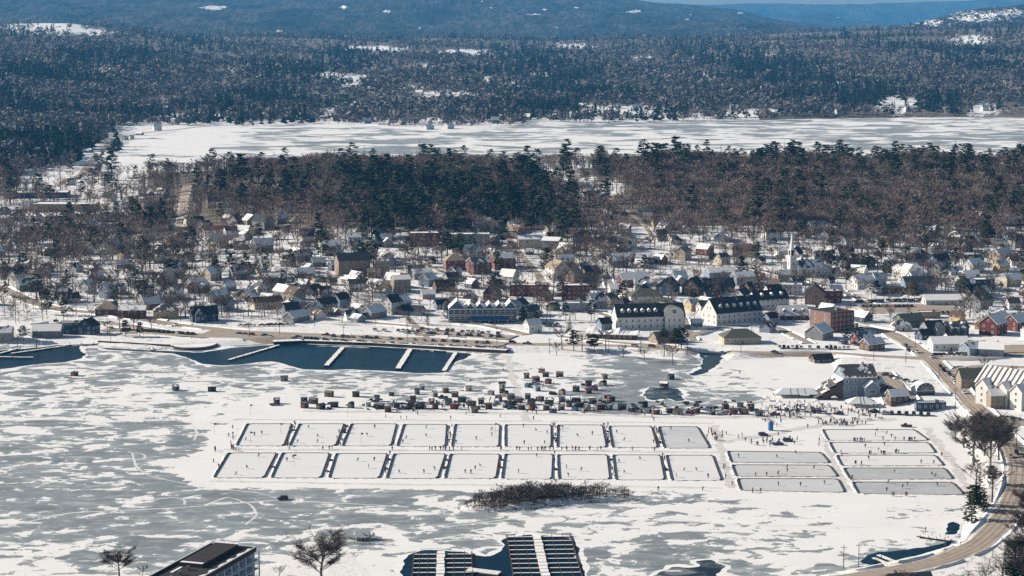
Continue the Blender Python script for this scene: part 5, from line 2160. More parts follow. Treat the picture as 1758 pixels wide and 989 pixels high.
def rink(q, m, label, ls=.42, ll=.2):
    """q: four picture corners, far left, far right, near right, near left"""
    W = [at_z(*p) for p in (q[3], q[2], q[1], q[0])]
    c = sum(W) / 4
    o = empty('ice_rink', (c[0], c[1], 0))
    P = [w - c for w in W]
    # chamfered corners
    out = []
    for i in range(4):
        a, b, d = P[i - 1], P[i], P[(i + 1) % 4]
        u, v = (a - b) / np.linalg.norm(a - b), (d - b) / np.linalg.norm(d - b)
        out += [b + u * 2.6, b + u * .7 + v * .7, b + v * 2.6]
    s = MB()
    s.poly([(p[0], p[1], .035) for p in out], m)
    s.build('ice_sheet', o)
    bd = MB()
    n = len(out)
    for i in range(n):
        a, b = out[i], out[(i + 1) % n]
        d = (b - a)
        L = np.linalg.norm(d)
        nr = np.array((d[1], -d[0], 0)) / L
        lengthways = abs(d[1]) > abs(d[0]) * .5
        w = ls if lengthways else ll
        P4 = [a, a + nr * w, b + nr * w, b]
        bd.prism([(p[0], p[1]) for p in P4], -.05, .55 if lengthways else .26, DWOOD)
    bd.build('boards', o)
    sb = MB()
    r = random.Random(int(c[0] * 7 + c[1]))
    for i in range(n):
        a, b = out[i], out[(i + 1) % n]
        d = (b - a)
        L = np.linalg.norm(d)
        nr = np.array((d[1], -d[0], 0)) / L
        w = ls if abs(d[1]) > abs(d[0]) * .5 else ll
        k = max(1, int(L / 1.6))
        prev = None
        for j in range(k + 1):
            low = r.random() < .2
            g = a + d * j / k + nr * (w + .01)
            h0, h1, wd = (.02, .06, .5) if low else (r.uniform(.05, .2), r.uniform(.08, .3), r.uniform(.7, 1.6))
            cur = (g + np.array((0, 0, h0)), g + nr * wd * .45 + np.array((0, 0, h1)), g + nr * wd)
            if prev:
                for z in (0, 1):
                    sb.poly((prev[z], prev[z + 1], cur[z + 1], cur[z]), SNOWM)
            prev = cur
    if sb.f:
        sb.build('snow_ridge', o)
    RINKS.append((c, P, q))
    o['label'] = label
    o['category'] = 'ice rink'
    o['group'] = 'pond hockey rinks'
    return o


ORD = ['first', 'second', 'third', 'fourth', 'fifth', 'sixth', 'seventh', 'eighth', 'ninth']
BT = [(425, 728, 500), (515, 728, 590), (604, 728, 680), (694, 729, 766), (782, 729, 857), (868, 729.5, 945), (958, 730, 1033), (1046, 732, 1117), (1131, 733, 1196)]
BB = [(406, 766, 486), (497, 766, 575), (588, 766, 670), (682, 767, 763), (776, 767.5, 855), (868, 768, 945), (957, 768.5, 1040), (1052, 769, 1128), (1141, 770, 1218)]
FT = [(393, 778, 474), (486, 778, 565), (578, 779, 664), (677, 779.5, 764), (774, 780, 857), (868, 780, 948), (958, 781, 1041), (1053, 781.5, 1132), (1144, 782, 1222)]
FB = [(367, 821, 452), (466, 821, 550), (565, 821.5, 650), (664, 822, 750), (764, 822, 850), (862, 823, 946), (960, 823.5, 1046), (1058, 824.5, 1140), (1154, 825.5, 1238)]
for i in range(9):
    rink([(BT[i][0], BT[i][1]), (BT[i][2], BT[i][1]), (BB[i][2], BB[i][1]), (BB[i][0], BB[i][1])], RI_PALE if i < 8 else RI_GREY,
         'pale ice rink, %s from the left in the far row of nine' % ORD[i])
for i in range(9):
    rink([(FT[i][0], FT[i][1]), (FT[i][2], FT[i][1]), (FB[i][2], FB[i][1]), (FB[i][0], FB[i][1])], RI_PALE,
         'pale ice rink, %s from the left in the near row of nine' % ORD[i])
ML = [((1249, 775), (1408, 777), (1424, 795.5), (1256, 794.5)), ((1257, 798.5), (1422, 799), (1438, 819), (1264, 818.5)), ((1266, 822), (1437, 822.5), (1450, 846), (1272, 842.5))]
for i, q in enumerate(ML):
    rink(q, RI_GREY, ('farthest', 'middle', 'nearest')[i] + ' grey wide rink in the stack of three beside the pale rows', .34, .24)
MR = [((1412, 738), (1568, 738), (1594, 756.5), (1422, 756.5)), ((1424, 760), (1592, 760), (1606, 778), (1434, 778.5)), ((1436, 782), (1604, 782), (1620, 800), (1446, 800.5)),
      ((1448, 804), (1620, 804), (1636, 823), (1460, 823.5)), ((1463, 828), (1634, 828.5), (1655, 850), (1474, 848))]
for i, q in enumerate(MR):
    rink(q, (RI_PALE, RI_PALE, RI_PALE, RI_DARK, RI_DARK)[i], ('farthest', 'second farthest', 'middle', 'second nearest', 'nearest')[i] + ' wide rink in the stack of five by the shore road', .34, .24)


# ------------------------------------------------------------------ seawall, docks
def seawall():
    P = [(470, 592), (520, 590), (640, 594), (720, 598.5), (800, 603), (868, 607)]
    W = [at_z(*p) for p in P]
    o = MB()
    for a, b in zip(W[:-1], W[1:]):
        d = (b - a) / np.linalg.norm(b - a)
        n = np.array((-d[1], d[0], 0))
        o.prism([tuple((a)[:2]), tuple((b)[:2]), tuple((b + n * 7)[:2]), tuple((a + n * 7)[:2])], -.4, 1.9, DWOOD, SNOWM)
    w = o.build('seawall')
    w['label'] = 'long dark timber seawall capped with snow along the open basin'
    w['category'] = 'seawall'
    for t in np.linspace(.03, .97, 26):
        i = min(int(t * 5), 4)
        a = W[i] + (W[i + 1] - W[i]) * (t * 5 - i)
        p = MB()
        p.bar((0, 0, 0), (0, 0, 1.3), .09, .09, METAL, 5)
        p.bar((0, 0, 1.3), (0, 0, 1.55), .16, .12, TRIM, 5)
        ob = p.build('mooring_post', None, (a[0], a[1] + 1.0, 1.9))
        reg(ob, 'short mooring post on the snowy seawall', 'mooring post', 'mooring posts along the seawall', 'short mooring post standing on the snowy seawall cap')


seawall()


def bank_shade():  # dark snow-capped strip added where the bank lies in shade
    W = [at_z(*p) for p in ((168, 591), (215, 594), (290, 598))]
    o = MB()
    for a, b in zip(W[:-1], W[1:]):
        d = (b - a) / np.linalg.norm(b - a)
        n = np.array((-d[1], d[0], 0))
        o.prism([tuple(a[:2]), tuple(b[:2]), tuple((b + n * 2)[:2]), tuple((a + n * 2)[:2])], -.4, 2.3, DWOOD, SNOWM)
    w = o.build('bank_shade_strip')
    w['label'] = 'snow-capped dark strip standing in for shade on the bank below the pavilions'
    w['category'] = 'retaining wall'


bank_shade()


def dock(pa, pb, w, label, posts=4, za=.9, zb=.9):
    a, b = at_z(*pa, za), at_z(*pb, zb)
    d = b - a
    L = np.linalg.norm(d)
    o = empty('dock', (a[0], a[1], 0), math.atan2(d[1], d[0]))
    k = MB()
    k.box(0, L, -w / 2, w / 2, .45, .75, DWOOD)
    k.build('deck', o)
    s = MB()
    r = random.Random(label)
    n = max(4, int(L / 3))
    for i in range(n):
        x0, x1 = L * i / n, L * (i + 1) / n
        u, v = r.uniform(.02, .3), r.uniform(.02, .3)
        s.box(x0, x1 - .001, -w / 2 + u * w * .5, w / 2 - v * w * .5, .752, .80 + r.uniform(.02, .12), SNOWM)
    s.build('snow_cover', o)
    for i in range(posts):
        for sd in (-1, 1):
            p = MB()
            p.bar((0, 0, -.6), (0, 0, 1.7), .13, .12, DWOOD, 6)
            p.build('post', o, (L * (i + .5) / posts, sd * (w / 2 + .14), 0))
    reg(o, '', 'dock', 'docks in the open basin', label)
    return o


dock((478, 592), (393, 617), 2.6, 'long snowy dock slanting out to the left across the open basin', 6)
dock((589, 595), (560, 627), 3.4, 'second snowy finger dock of the open basin, counted from the long slanting one', 5)
dock((704, 599), (683, 632), 3.6, 'wide snowy finger dock in the middle of the open basin', 5)
dock((783, 604), (762, 636), 2.8, 'snowy finger dock nearest the white beach', 5)
dock((-12, 612), (57, 613), 2.0, 'short snowy dock lying level in the western inlet', 3)
dock((0, 606), (33, 597), 2.0, 'small slanting dock nearest the photo edge in the western inlet', 2)
dock((20, 606), (112, 593), 2.2, 'long slanting snowy dock in the western inlet', 5)
dock((190, 588), (110, 592), 2.2, 'snow-laden walkway along the bank of the western inlet', 4)
dock((255, 592), (262, 600), 1.8, 'stubby snowy dock at the dark bank below the pavilions', 2)


def quay():
    O = [(288, 592), (296, 599), (322, 602), (350, 601), (370, 597), (384, 588), (392, 584), (380, 582), (330, 584), (295, 585)]
    W = [at_z(*p) for p in O]
    c = sum(W) / len(W)
    o = empty('quay', (c[0], c[1], 0))
    L = smooth_loop([tuple((w - c)[:2]) for w in W], 0.0, 1, 2.0)
    k = MB()
    k.prism([tuple(p) for p in L], -.5, 1.1, DWOOD)
    k.build('deck', o)
    s = MB()
    s.prism([tuple(p * .9) for p in L], 1.102, 1.5, SNOWM)
    s.build('snow_cover', o)
    reg(o, '', 'quay', None, 'rounded snow-covered quay bulging into the open basin')


quay()


def marina(label, spine, w, fingers, reach, name='marina_dock', red=0):
    a, b = at_z(*spine[0], .5), at_z(*spine[1], .5)
    d = b - a
    L = np.linalg.norm(d)
    o = empty(name, (a[0], a[1], 0), math.atan2(d[1], d[0]))
    k = MB()
    k.box(0, L, -w / 2, w / 2, .35, .6, WOOD)
    k.build('walkway', o)
    r = random.Random(label)
    s = MB()
    n = int(L / 4.5)
    for i in range(n):
        s.box(L * i / n + .4, L * (i + 1) / n - .3, -w / 2 + r.uniform(0, .4), w / 2 - r.uniform(0, .4), .602, .95 + r.uniform(0, .2), SNOWM)
    s.build('snow_cover', o)
    for i in range(fingers):
        x = L * (i + .5) / fingers
        for sd in (0, 1):
            ln = reach[sd]
            f = MB()
            y0, y1 = (w / 2 + .002, ln) if sd else (-ln, -w / 2 - .002)
            f.box(-.55, .55, y0, y1, .3, .55, RUST if (i + sd) % 3 == 0 else WOOD)
            f.box(-.36, .36, y0 + .2, y1 - .2, .552, .62, SNOWM)
            f.build('finger', o, (x, 0, 0))
            for t in (.35, .72, 1.0):
                p = MB()
                p.bar((0, 0, -.5), (0, 0, 2.0), .13, .12, RUST, 5)
                p.build('piling', o, (x + .75, (1 if sd else -1) * (w / 2 + (ln - w / 2) * t), 0))
    # stringers joining the finger ends
    for sd in (0, 1):
        y = (-reach[0], reach[1])[sd]
        f = MB()
        f.box(0, L, y - .25, y + .25, .25, .5, DWOOD)
        f.build('stringer', o)
    reg(o, '', 'dock', 'boat slips of the near marina', label)
    return o


marina('larger marina dock with many thin slips in dark water', ((921, 918), (944, 1022)), 3.4, 13, (11.5, 13.0))
marina('smaller marina dock with thin slips beside the snowy bank', ((757, 948), (755, 1012)), 3.2, 8, (10.0, 11.5))


def floatdock():
    a = at_z(828, 985)
    o = empty('floating_dock', (a[0], a[1], 0), R(-24))
    k = MB()
    k.box(-6, 7, -1.8, 1.8, .1, .7, DWOOD)
    k.build('hull', o)
    s = MB()
    for i in range(3):
        s.box(-6 + .2, 6.8, -1.7 + i * 1.15, -.65 + i * 1.15, .702, 1.05 + .1 * i, SNOWM)
    s.build('snow_cover', o)
    reg(o, '', 'floating dock', None, 'snow-covered float adrift between the two marina docks')


floatdock()
dock((1545, 967), (1508, 952), 2.0, 'upper short snowy dock in the small dark inlet by the road', 2)
dock((1532, 970), (1500, 957), 2.0, 'lower short snowy dock in the small dark inlet by the road', 2)
dock((1632, 926), (1576, 918), 3.4, 'dark pier jutting from the shore road into the snow', 4)


# ------------------------------------------------------------------ fishing huts
HUTC = {'red': (.22, .035, .03), 'dark red': (.12, .028, .025), 'brown': (.13, .075, .045), 'dark brown': (.06, .038, .028), 'grey': (.22, .225, .23), 'blue': (.05, .13, .27), 'pale blue': (.3, .38, .45),
        'black': (.022, .022, .026), 'green': (.05, .085, .06), 'tan': (.33, .25, .165), 'white': (.62, .61, .59)}
HUTM = {k: clap('hut_boards_' + k.replace(' ', '_'), c, 8, .2) for k, c in HUTC.items()}
_w = MB()
_w.box(-.3, .3, -.05, .02, -.25, .25, TRIM)
_w.box(-.22, .22, -.07, -.051, -.18, .18, GLASS)
HWIN = _w.mesh('window')
_w = MB()
_w.box(-.36, .36, -.05, .02, 0, 1.6, DARKTRIM)
HDOOR = _w.mesh('door')
_w = MB()
_w.bar((0, 0, 0), (0, 0, .9), .07, .07, METAL, 6)
_w.bar((0, 0, .9), (0, 0, 1.0), .13, .02, METAL, 6)
PIPE = _w.mesh('stovepipe')


def hut(px, row, col=None, k=None, size=None):
    g = at_z(px, row)
    r = rnd
    L, D, h = size or (r.uniform(2.5, 4.4), r.uniform(2.0, 2.8), r.uniform(2.0, 2.6))
    col = col or r.choice(['red', 'dark red', 'dark red', 'brown', 'brown', 'dark brown', 'dark brown', 'grey', 'blue', 'pale blue', 'black', 'black', 'green', 'tan', 'white'])
    form = r.choice(['gable', 'gable', 'flat', 'shed'])
    o = empty('fishing_hut', (g[0], g[1], 0), R(r.choice((8, 15, 25, -20, 60)) + r.uniform(-6, 6)))
    W, Q = MB(), MB()
    x, y = L / 2, D / 2
    wm = HUTM[col]
    W.box(-x, x, -y, y, .1, h, wm)
    W.box(-x - .1, x + .1, -y + .15, -y + .3, -.03, .1, DWOOD)
    W.box(-x - .1, x + .1, y - .3, y - .15, -.03, .1, DWOOD)
    rm = r.choice((ROOF['dark'], ROOF['brown'], ROOF['patch'], METAL, METAL))
    if form == 'gable':
        for s in (-1, 1):
            W.poly([(s * x, -y * s, h), (s * x, y * s, h), (s * x, 0, h + .75)], wm)
            q = [(-x - .2, s * (y + .2), h - .15), (x + .2, s * (y + .2), h - .15), (x + .2, 0, h + .8), (-x - .2, 0, h + .8)]
            Q.slab([(p[0], p[1], p[2] + .1) for p in (q if s < 0 else [q[1], q[0], q[3], q[2]])], .08, rm)
    elif form == 'flat':
        Q.box(-x - .15, x + .15, -y - .15, y + .15, h + .002, h + .14, rm)
    else:
        Q.slab([(-x - .15, -y - .2, h + .12), (x + .15, -y - .2, h + .12), (x + .15, y + .2, h + .6), (-x - .15, y + .2, h + .6)], .1, rm)
        for s in (-1, 1):
            W.poly([(s * x, -y * s, h), (s * x, y * s, h), (s * x, y, h + .45)], wm)
    W.build('wall', o)
    Q.build('roof', o)
    link('door', HDOOR, o, (x * .35, -y, .15))
    link('window', HWIN, o, (-x * .45, -y, 1.35))
    w = link('window', HWIN, o, (-x, 0, 1.35))
    w.rotation_euler = (0, 0, -math.pi / 2)
    if r.random() < .6:
        link('stovepipe', PIPE, o, (x * .4, y * .3, h + .1))
    reg(o, '%s %s fishing hut' % (col, {'gable': 'gabled', 'flat': 'flat-roofed', 'shed': 'slant-roofed'}[form]), 'fishing hut', 'fishing huts on the ice', noun='hut')


for a, b in ((128, 644), (301, 669), (364, 671), (488, 653), (565, 680), (611, 680), (672, 678), (716, 676), (724, 668), (746, 680), (765, 673), (804, 670), (843, 677), (862, 674), (862, 664),
             (475, 692), (522, 688), (523, 699), (538, 692), (551, 701), (574, 698), (603, 699), (632, 697), (652, 701), (681, 699), (709, 689), (704, 701), (722, 700), (741, 693), (747, 701),
             (769, 694), (780, 701), (793, 689), (810, 696), (826, 692), (839, 701), (853, 694), (866, 697), (879, 694), (890, 690), (937, 646), (961, 646), (920, 654), (922, 670), (906, 684),
             (912, 693), (927, 687), (944, 692), (963, 688), (989, 690), (996, 698), (1017, 692), (1021, 669), (989, 671), (1010, 674), (1049, 688), (1046, 702), (1068, 702), (895, 702), (913, 703),
             (964, 703), (987, 704), (1008, 704), (1031, 702), (1106, 698), (1112, 708), (1126, 710), (1149, 708), (1164, 711), (1223, 711), (1271, 698), (1288, 703), (1259, 710), (1279, 710),
             (938, 703), (976, 697), (1085, 705), (1140, 663), (1152, 650), (930, 639)):
    hut(a, b + 1)


HUT_XY = [tuple(o[0].location[:2]) for o in THINGS if o[2] == 'hut']
for _i in range(60):
    _q = (rnd.uniform(640, 1070), rnd.uniform(674, 709)) if _i < 26 else ((rnd.uniform(1180, 1310), rnd.uniform(700, 716)) if _i < 44 else (rnd.uniform(880, 1040), rnd.uniform(648, 676)))
    _g = at_z(*_q)
    if all((a - _g[0]) ** 2 + (b - _g[1]) ** 2 > 49 for a, b in HUT_XY):
        HUT_XY.append((_g[0], _g[1]))
        hut(*_q, rnd.choice(('red', 'dark red', 'dark red', 'brown', 'blue', 'tan', 'grey', 'dark brown')))


# ------------------------------------------------------------------ vehicles
def car_mesh(kind):
    b = MB()
    paint = bpy.data.materials['car_paint']
    L, W = {'saloon': (4.6, 1.8), 'wagon': (4.7, 1.9), 'pickup': (5.6, 2.0)}[kind]
    x, y = L / 2, W / 2
    zb, zh = .35, (.92 if kind == 'saloon' else 1.08)
    # lower body with sloped nose and tail
    def loft(S, m):
        for (x0, z0a, z0b, w0), (x1, z1a, z1b, w1) in zip(S[:-1], S[1:]):
            A = [(x0, -w0, z0a), (x0, w0, z0a), (x0, w0, z0b), (x0, -w0, z0b)]
            B = [(x1, -w1, z1a), (x1, w1, z1a), (x1, w1, z1b), (x1, -w1, z1b)]
            for i in range(4):
                j = (i + 1) % 4
                b.poly((A[i], B[i], B[j], A[j])[::-1], m)
        for S0, rev in ((S[0], 0), (S[-1], 1)):
            q = [(S0[0], -S0[3], S0[1]), (S0[0], S0[3], S0[1]), (S0[0], S0[3], S0[2]), (S0[0], -S0[3], S0[2])]
            b.poly(q[::-1] if not rev else q, m)
    loft([(-x, zb + .1, zh - .15, y * .9), (-x + .25, zb, zh, y), (x - .9, zb, zh - .02, y), (x - .15, zb, zh - .2, y * .95), (x, zb + .1, zh - .35, y * .85)], paint)
    if kind == 'pickup':
        loft([(-.3, zh + .002, 1.72, y * .86), (1.0, zh + .002, 1.72, y * .86), (1.55, zh + .002, zh + .02, y * .9)], GLASS)
        b.box(-.35, 1.0, -y * .84, y * .84, 1.722, 1.80, paint)
    elif kind == 'wagon':
        loft([(-x + .15, zh + .002, zh + .3, y * .9), (-x + .45, zh + .002, 1.68, y * .84), (.7, zh + .002, 1.68, y * .84), (1.35, zh + .002, zh + .02, y * .9)], GLASS)
        b.box(-x + .4, .72, -y * .82, y * .82, 1.682, 1.76, paint)
    else:
        loft([(-x + .7, zh + .002, zh + .02, y * .9), (-x + 1.3, zh + .002, 1.40, y * .78), (.45, zh + .002, 1.40, y * .78), (1.2, zh + .002, zh + .02, y * .9)], GLASS)
        b.box(-x + 1.2, .5, -y * .76, y * .76, 1.402, 1.47, paint)
    for sx in (-x + .9, x - .95):
        for s in (-1, 1):
            b.bar((sx, s * (y - .2), .34), (sx, s * (y + .02), .34), .34, .34, DARKTRIM, 10)
    b.box(x - .06, x + .01, -y * .75, -y * .45, zh - .42, zh - .3, TRIM)
    b.box(x - .06, x + .01, y * .45, y * .75, zh - .42, zh - .3, TRIM)
    return b.mesh(kind)


CARC = {'black': (.012, .012, .014), 'dark grey': (.05, .052, .055), 'silver': (.42, .43, .44), 'white': (.7, .7, .69), 'dark red': (.16, .015, .015), 'dark blue': (.02, .04, .11), 'dark green': (.02, .05, .035), 'tan': (.33, .27, .2)}
bpy.data.materials.new('car_paint')
CARM = {}
for k, c in CARC.items():
    CARM[k] = plain('car_paint_' + k.replace(' ', '_'), c, .35, .08, .5, .5)
CARS = {k: car_mesh(k) for k in ('saloon', 'wagon', 'pickup')}


def car(x, y, rot, kind=None, col=None, group='cars about the waterfront', z=None):
    kind = kind or rnd.choice(('saloon', 'wagon', 'wagon', 'pickup'))
    col = col or rnd.choice(('black', 'black', 'dark grey', 'dark grey', 'silver', 'white', 'white', 'dark red', 'dark blue', 'dark green', 'tan', 'silver'))
    o = link({'saloon': 'parked_car', 'wagon': 'parked_car', 'pickup': 'pickup_truck'}[kind], CARS[kind], None, (x, y, (hz(x, y) + .3) if z is None else z), rot)
    sl = o.material_slots[0]
    sl.link = 'OBJECT'
    sl.material = CARM[col]
    reg(o, '%s %s' % (col, {'saloon': 'saloon car', 'wagon': 'estate car', 'pickup': 'pickup truck'}[kind]), 'car', group, noun='vehicle')


def car_row(pa, pb, n, nose=True, jit=.5, gaps=.12, off=0.0, z=None):
    a, b = ground(*pa), ground(*pb)
    d = (b - a)[:2]
    ang = math.atan2(d[1], d[0])
    nr = np.array((-d[1], d[0])) / np.linalg.norm(d)
    for i in range(n):
        if rnd.random() < gaps:
            continue
        p = a[:2] + d * (i + .5) / n + nr * (off + rnd.uniform(-jit, jit))
        car(p[0], p[1], ang + (math.pi / 2 if nose else 0) + rnd.choice((0, math.pi)) + rnd.uniform(-.06, .06), z=z)


car_row((500, 582), (868, 599), 58, gaps=.08)
car_row((560, 579), (840, 591), 34, gaps=.35)
car_row((700, 573), (868, 581), 24, gaps=.25)
car_row((640, 568), (720, 571), 10, gaps=.3)
car_row((410, 561), (505, 559), 11, nose=False, gaps=.25)
car_row((395, 573), (480, 582), 8, nose=False, gaps=.3)
car_row((1470, 520), (1620, 515), 26)
car_row((1478, 528), (1575, 528), 14, gaps=.3)
car_row((1580, 540), (1640, 539), 7, gaps=.2)
car_row((1335, 598), (1460, 600), 17, gaps=.2)
car_row((1440, 590), (1500, 596), 8)
car_row((1600, 612), (1660, 610), 8, nose=False)
car_row((1500, 655), (1558, 690), 9, gaps=.2)
car_row((1515, 645), (1575, 660), 8, gaps=.2)
car_row((1695, 716), (1758, 724), 9, gaps=.2)
car_row((1690, 735), (1758, 745), 7, gaps=.3)
car_row((905, 556), (960, 560), 6, gaps=.3)
car_row((720, 567), (860, 575), 16, gaps=.25)
car_row((1310, 704), (1420, 712), 12, gaps=.3, z=.02)
car_row((1500, 712), (1600, 716), 8, gaps=.3, z=.02)
car_row((1000, 590), (1160, 599), 6, nose=False, gaps=.3)
car_row((80, 553), (170, 556), 8, gaps=.3)
car_row((185, 566), (335, 576), 18, gaps=.25)
car_row((1610, 628), (1640, 655), 4, nose=False)
car_row((1650, 745), (1672, 800), 5, nose=False, gaps=.1)
for px, row in ((880, 590), (905, 592), (1090, 596), (1330, 607), (1555, 596), (1560, 604), (1574, 606), (1640, 660), (1655, 676), (1745, 780), (1735, 786), (560, 577), (300, 559), (120, 534), (1600, 615), (1700, 722), (1742, 850)):
    p = ground(px, row)
    best = min(((float(np.min(np.hypot(C[:, 0] - p[0], C[:, 1] - p[1]))), n) for n, (C, w) in ROADS.items()))
    C = ROADS[best[1]][0]
    i = int(np.argmin(np.hypot(C[:, 0] - p[0], C[:, 1] - p[1])))
    i = max(1, min(len(C) - 2, i))
    d = C[i + 1] - C[i - 1]
    car(p[0], p[1], math.atan2(d[1], d[0]))
for px, row in ((472, 696), (690, 703), (760, 684), (880, 702), (950, 678), (1040, 694), (1090, 703), (1120, 705), (1240, 712), (1300, 708), (1330, 713), (1440, 712), (1500, 708), (1520, 712), (918, 660), (1006, 662),
                (817, 703), (1185, 711), (1352, 758), (1335, 764), (1310, 748), (1556, 733), (485, 858)):
    p = at_z(px, row)
    car(p[0], p[1], rnd.uniform(-.5, .5) + rnd.choice((0, math.pi)), rnd.choice(('pickup', 'pickup', 'wagon')), rnd.choice(('black', 'dark grey', 'dark red', 'silver', 'dark blue')), 'trucks driven out on the ice', z=.02)


# ------------------------------------------------------------------ people
def person_mesh(pose, coat, legs, hat, seed):
    r = random.Random(seed)
    J = {'pel': (0, 0, .93), 'wai': (0, 0, 1.12), 'che': (0, .0, 1.36), 'nec': (0, 0, 1.50), 'hea': (0, .02, 1.62), 'top': (0, .01, 1.76),
         'sl': (-.19, 0, 1.42), 'sr': (.19, 0, 1.42), 'el': (-.27, .02, 1.16), 'er': (.27, .02, 1.16), 'hl': (-.27, -.08, .93), 'hr': (.27, -.08, .93),
         'ul': (-.10, 0, .90), 'ur': (.10, 0, .90), 'kl': (-.11, -.02, .50), 'kr': (.11, -.02, .50), 'al': (-.11, .02, .09), 'ar': (.11, .02, .09), 'tl': (-.12, -.15, .05), 'tr': (.12, -.15, .05)}
    if pose == 'skate':
        lean = .30
        for k in ('wai', 'che', 'nec', 'hea', 'top', 'sl', 'sr', 'el', 'er', 'hl', 'hr'):
            x, y, z = J[k]
            J[k] = (x, y - (z - .93) * lean * 1.6, z - (z - .93) * .12 - .08)
        J['pel'] = (0, .05, .85)
        J['ul'], J['ur'] = (-.10, .05, .83), (.10, .05, .83)
        J['kl'], J['al'], J['tl'] = (-.14, -.20, .50), (-.13, -.05, .10), (-.14, -.22, .06)
        J['kr'], J['ar'], J['tr'] = (.16, .12, .45), (.26, .45, .14), (.30, .32, .05)
        J['hl'], J['hr'] = (-.10, -.50, .95), (.14, -.52, .88)
    elif pose == 'walk':
        J['kl'], J['al'], J['tl'] = (-.10, -.14, .50), (-.10, -.24, .10), (-.10, -.40, .07)
        J['kr'], J['ar'], J['tr'] = (.10, .06, .48), (.10, .30, .13), (.10, .17, .05)
        J['hl'], J['hr'] = (-.26, .16, .96), (.26, -.22, .98)
    elif pose == 'lean':
        J['hl'], J['hr'] = (-.12, -.26, 1.12), (.12, -.27, 1.10)
        J['el'], J['er'] = (-.29, -.06, 1.16), (.29, -.06, 1.16)
    E = [('pel', 'wai'), ('wai', 'che'), ('che', 'nec'), ('nec', 'hea'), ('hea', 'top'), ('che', 'sl'), ('che', 'sr'), ('sl', 'el'), ('sr', 'er'), ('el', 'hl'), ('er', 'hr'),
         ('pel', 'ul'), ('pel', 'ur'), ('ul', 'kl'), ('ur', 'kr'), ('kl', 'al'), ('kr', 'ar'), ('al', 'tl'), ('ar', 'tr')]
    RD = {'pel': .17, 'wai': .165, 'che': .18, 'nec': .07, 'hea': .11, 'top': .085, 'sl': .095, 'sr': .095, 'el': .07, 'er': .07, 'hl': .05, 'hr': .05, 'ul': .11, 'ur': .11, 'kl': .08, 'kr': .08,
          'al': .065, 'ar': .065, 'tl': .05, 'tr': .05}
    ks = list(J)
    me = bpy.data.meshes.new('person')
    me.from_pydata([J[k] for k in ks], [(ks.index(a), ks.index(b)) for a, b in E], [])
    ob = bpy.data.objects.new('tmp', me)
    COL.objects.link(ob)
    mod = ob.modifiers.new('skin', 'SKIN')
    for i, k in enumerate(ks):
        me.skin_vertices[0].data[i].radius = (RD[k], RD[k])
    me.skin_vertices[0].data[0].use_root = True
    sub = ob.modifiers.new('sub', 'SUBSURF')
    sub.levels = 1
    dg = bpy.context.evaluated_depsgraph_get()
    out = bpy.data.meshes.new_from_object(ob.evaluated_get(dg))
    bpy.data.objects.remove(ob)
    bpy.data.meshes.remove(me)
    out.name = 'person'
    out.materials.clear()
    for m in (coat, legs, plain('skin_tone', (.42, .25, .18), .6, .1), hat, DARKTRIM):
        out.materials.append(m)
    hz_ = J['hea'][2]
    for f in out.polygons:
        c = f.center
        d = (Vector(J['hea']) - c).length
        if d < .15 and c.z > J['nec'][2] - .02:
            f.material_index = 3 if (c.z > hz_ + .02 or c.y > J['hea'][1] + .03) else 2
        elif c.z < .13:
            f.material_index = 4
        elif c.z < J['pel'][2] - .08 and not ((Vector(J['hl']) - c).length < .14 or (Vector(J['hr']) - c).length < .14):
            f.material_index = 1
        else:
            f.material_index = 0
    return out


COATC = {'black': (.015, .015, .018), 'navy': (.02, .03, .07), 'red': (.25, .025, .025), 'maroon': (.10, .02, .022), 'brown': (.08, .05, .035), 'grey': (.12, .12, .125), 'blue': (.03, .09, .22)}
PPL = []
for i, (k, c) in enumerate(COATC.items()):
    for pose in ('stand', 'skate', 'walk', 'lean'):
        PPL.append((k, pose, person_mesh(pose, plain('coat_' + k, c, .8, .15), plain('dark_trousers', (.018, .018, .024), .8, .2), plain('knit_hat_' + ('dark' if i % 2 else 'red'), (.02, .02, .03) if i % 2 else (.2, .03, .03), .9, .2), i)))
NP = [0]


def person(x, y, pose, rot=None, z=0.02):
    cand = [p for p in PPL if p[1] == pose]
    w = [3 if p[0] in ('black', 'navy', 'brown', 'maroon') else 1.4 for p in cand]
    k, po, me = rnd.choices(cand, w)[0]
    o = link('person', me, None, (x, y, z), rnd.uniform(0, 6.28) if rot is None else rot)
    s = rnd.uniform(.97, 1.14)
    o.scale = (s * 1.3, s * 1.3, s * 1.1)
    NP[0] += 1
    reg(o, 'person in a %s coat %s' % (k, {'stand': 'standing', 'skate': 'skating bent forward', 'walk': 'walking', 'lean': 'standing with hands together'}[po]), 'person', 'people on the ice', noun='person')


def crowd(px, row, n, sx, sy, poses=('stand', 'lean', 'walk')):
    for i in range(max(1, int(n * .62))):
        p = at_z(px + rnd.uniform(-sx, sx), row + rnd.uniform(-sy, sy))
        person(p[0], p[1], rnd.choice(poses))


# along the gaps between rinks
for rows_t, rows_b, heavy in ((BT, BB, (1, 3, 6, 7, 8)), (FT, FB, (2, 4, 6, 7))):
    for i in range(8):
        x0 = (rows_t[i][2] + rows_t[i + 1][0]) / 2
        x1 = (rows_b[i][2] + rows_b[i + 1][0]) / 2
        for k in range(6 if i in heavy else 2):
            t = rnd.random()
            p = at_z(lerp(x0, x1, t) + rnd.uniform(-2.5, 2.5), lerp(rows_t[i][1], rows_b[i][1], t))
            person(p[0], p[1], rnd.choice(('stand', 'lean', 'walk')))
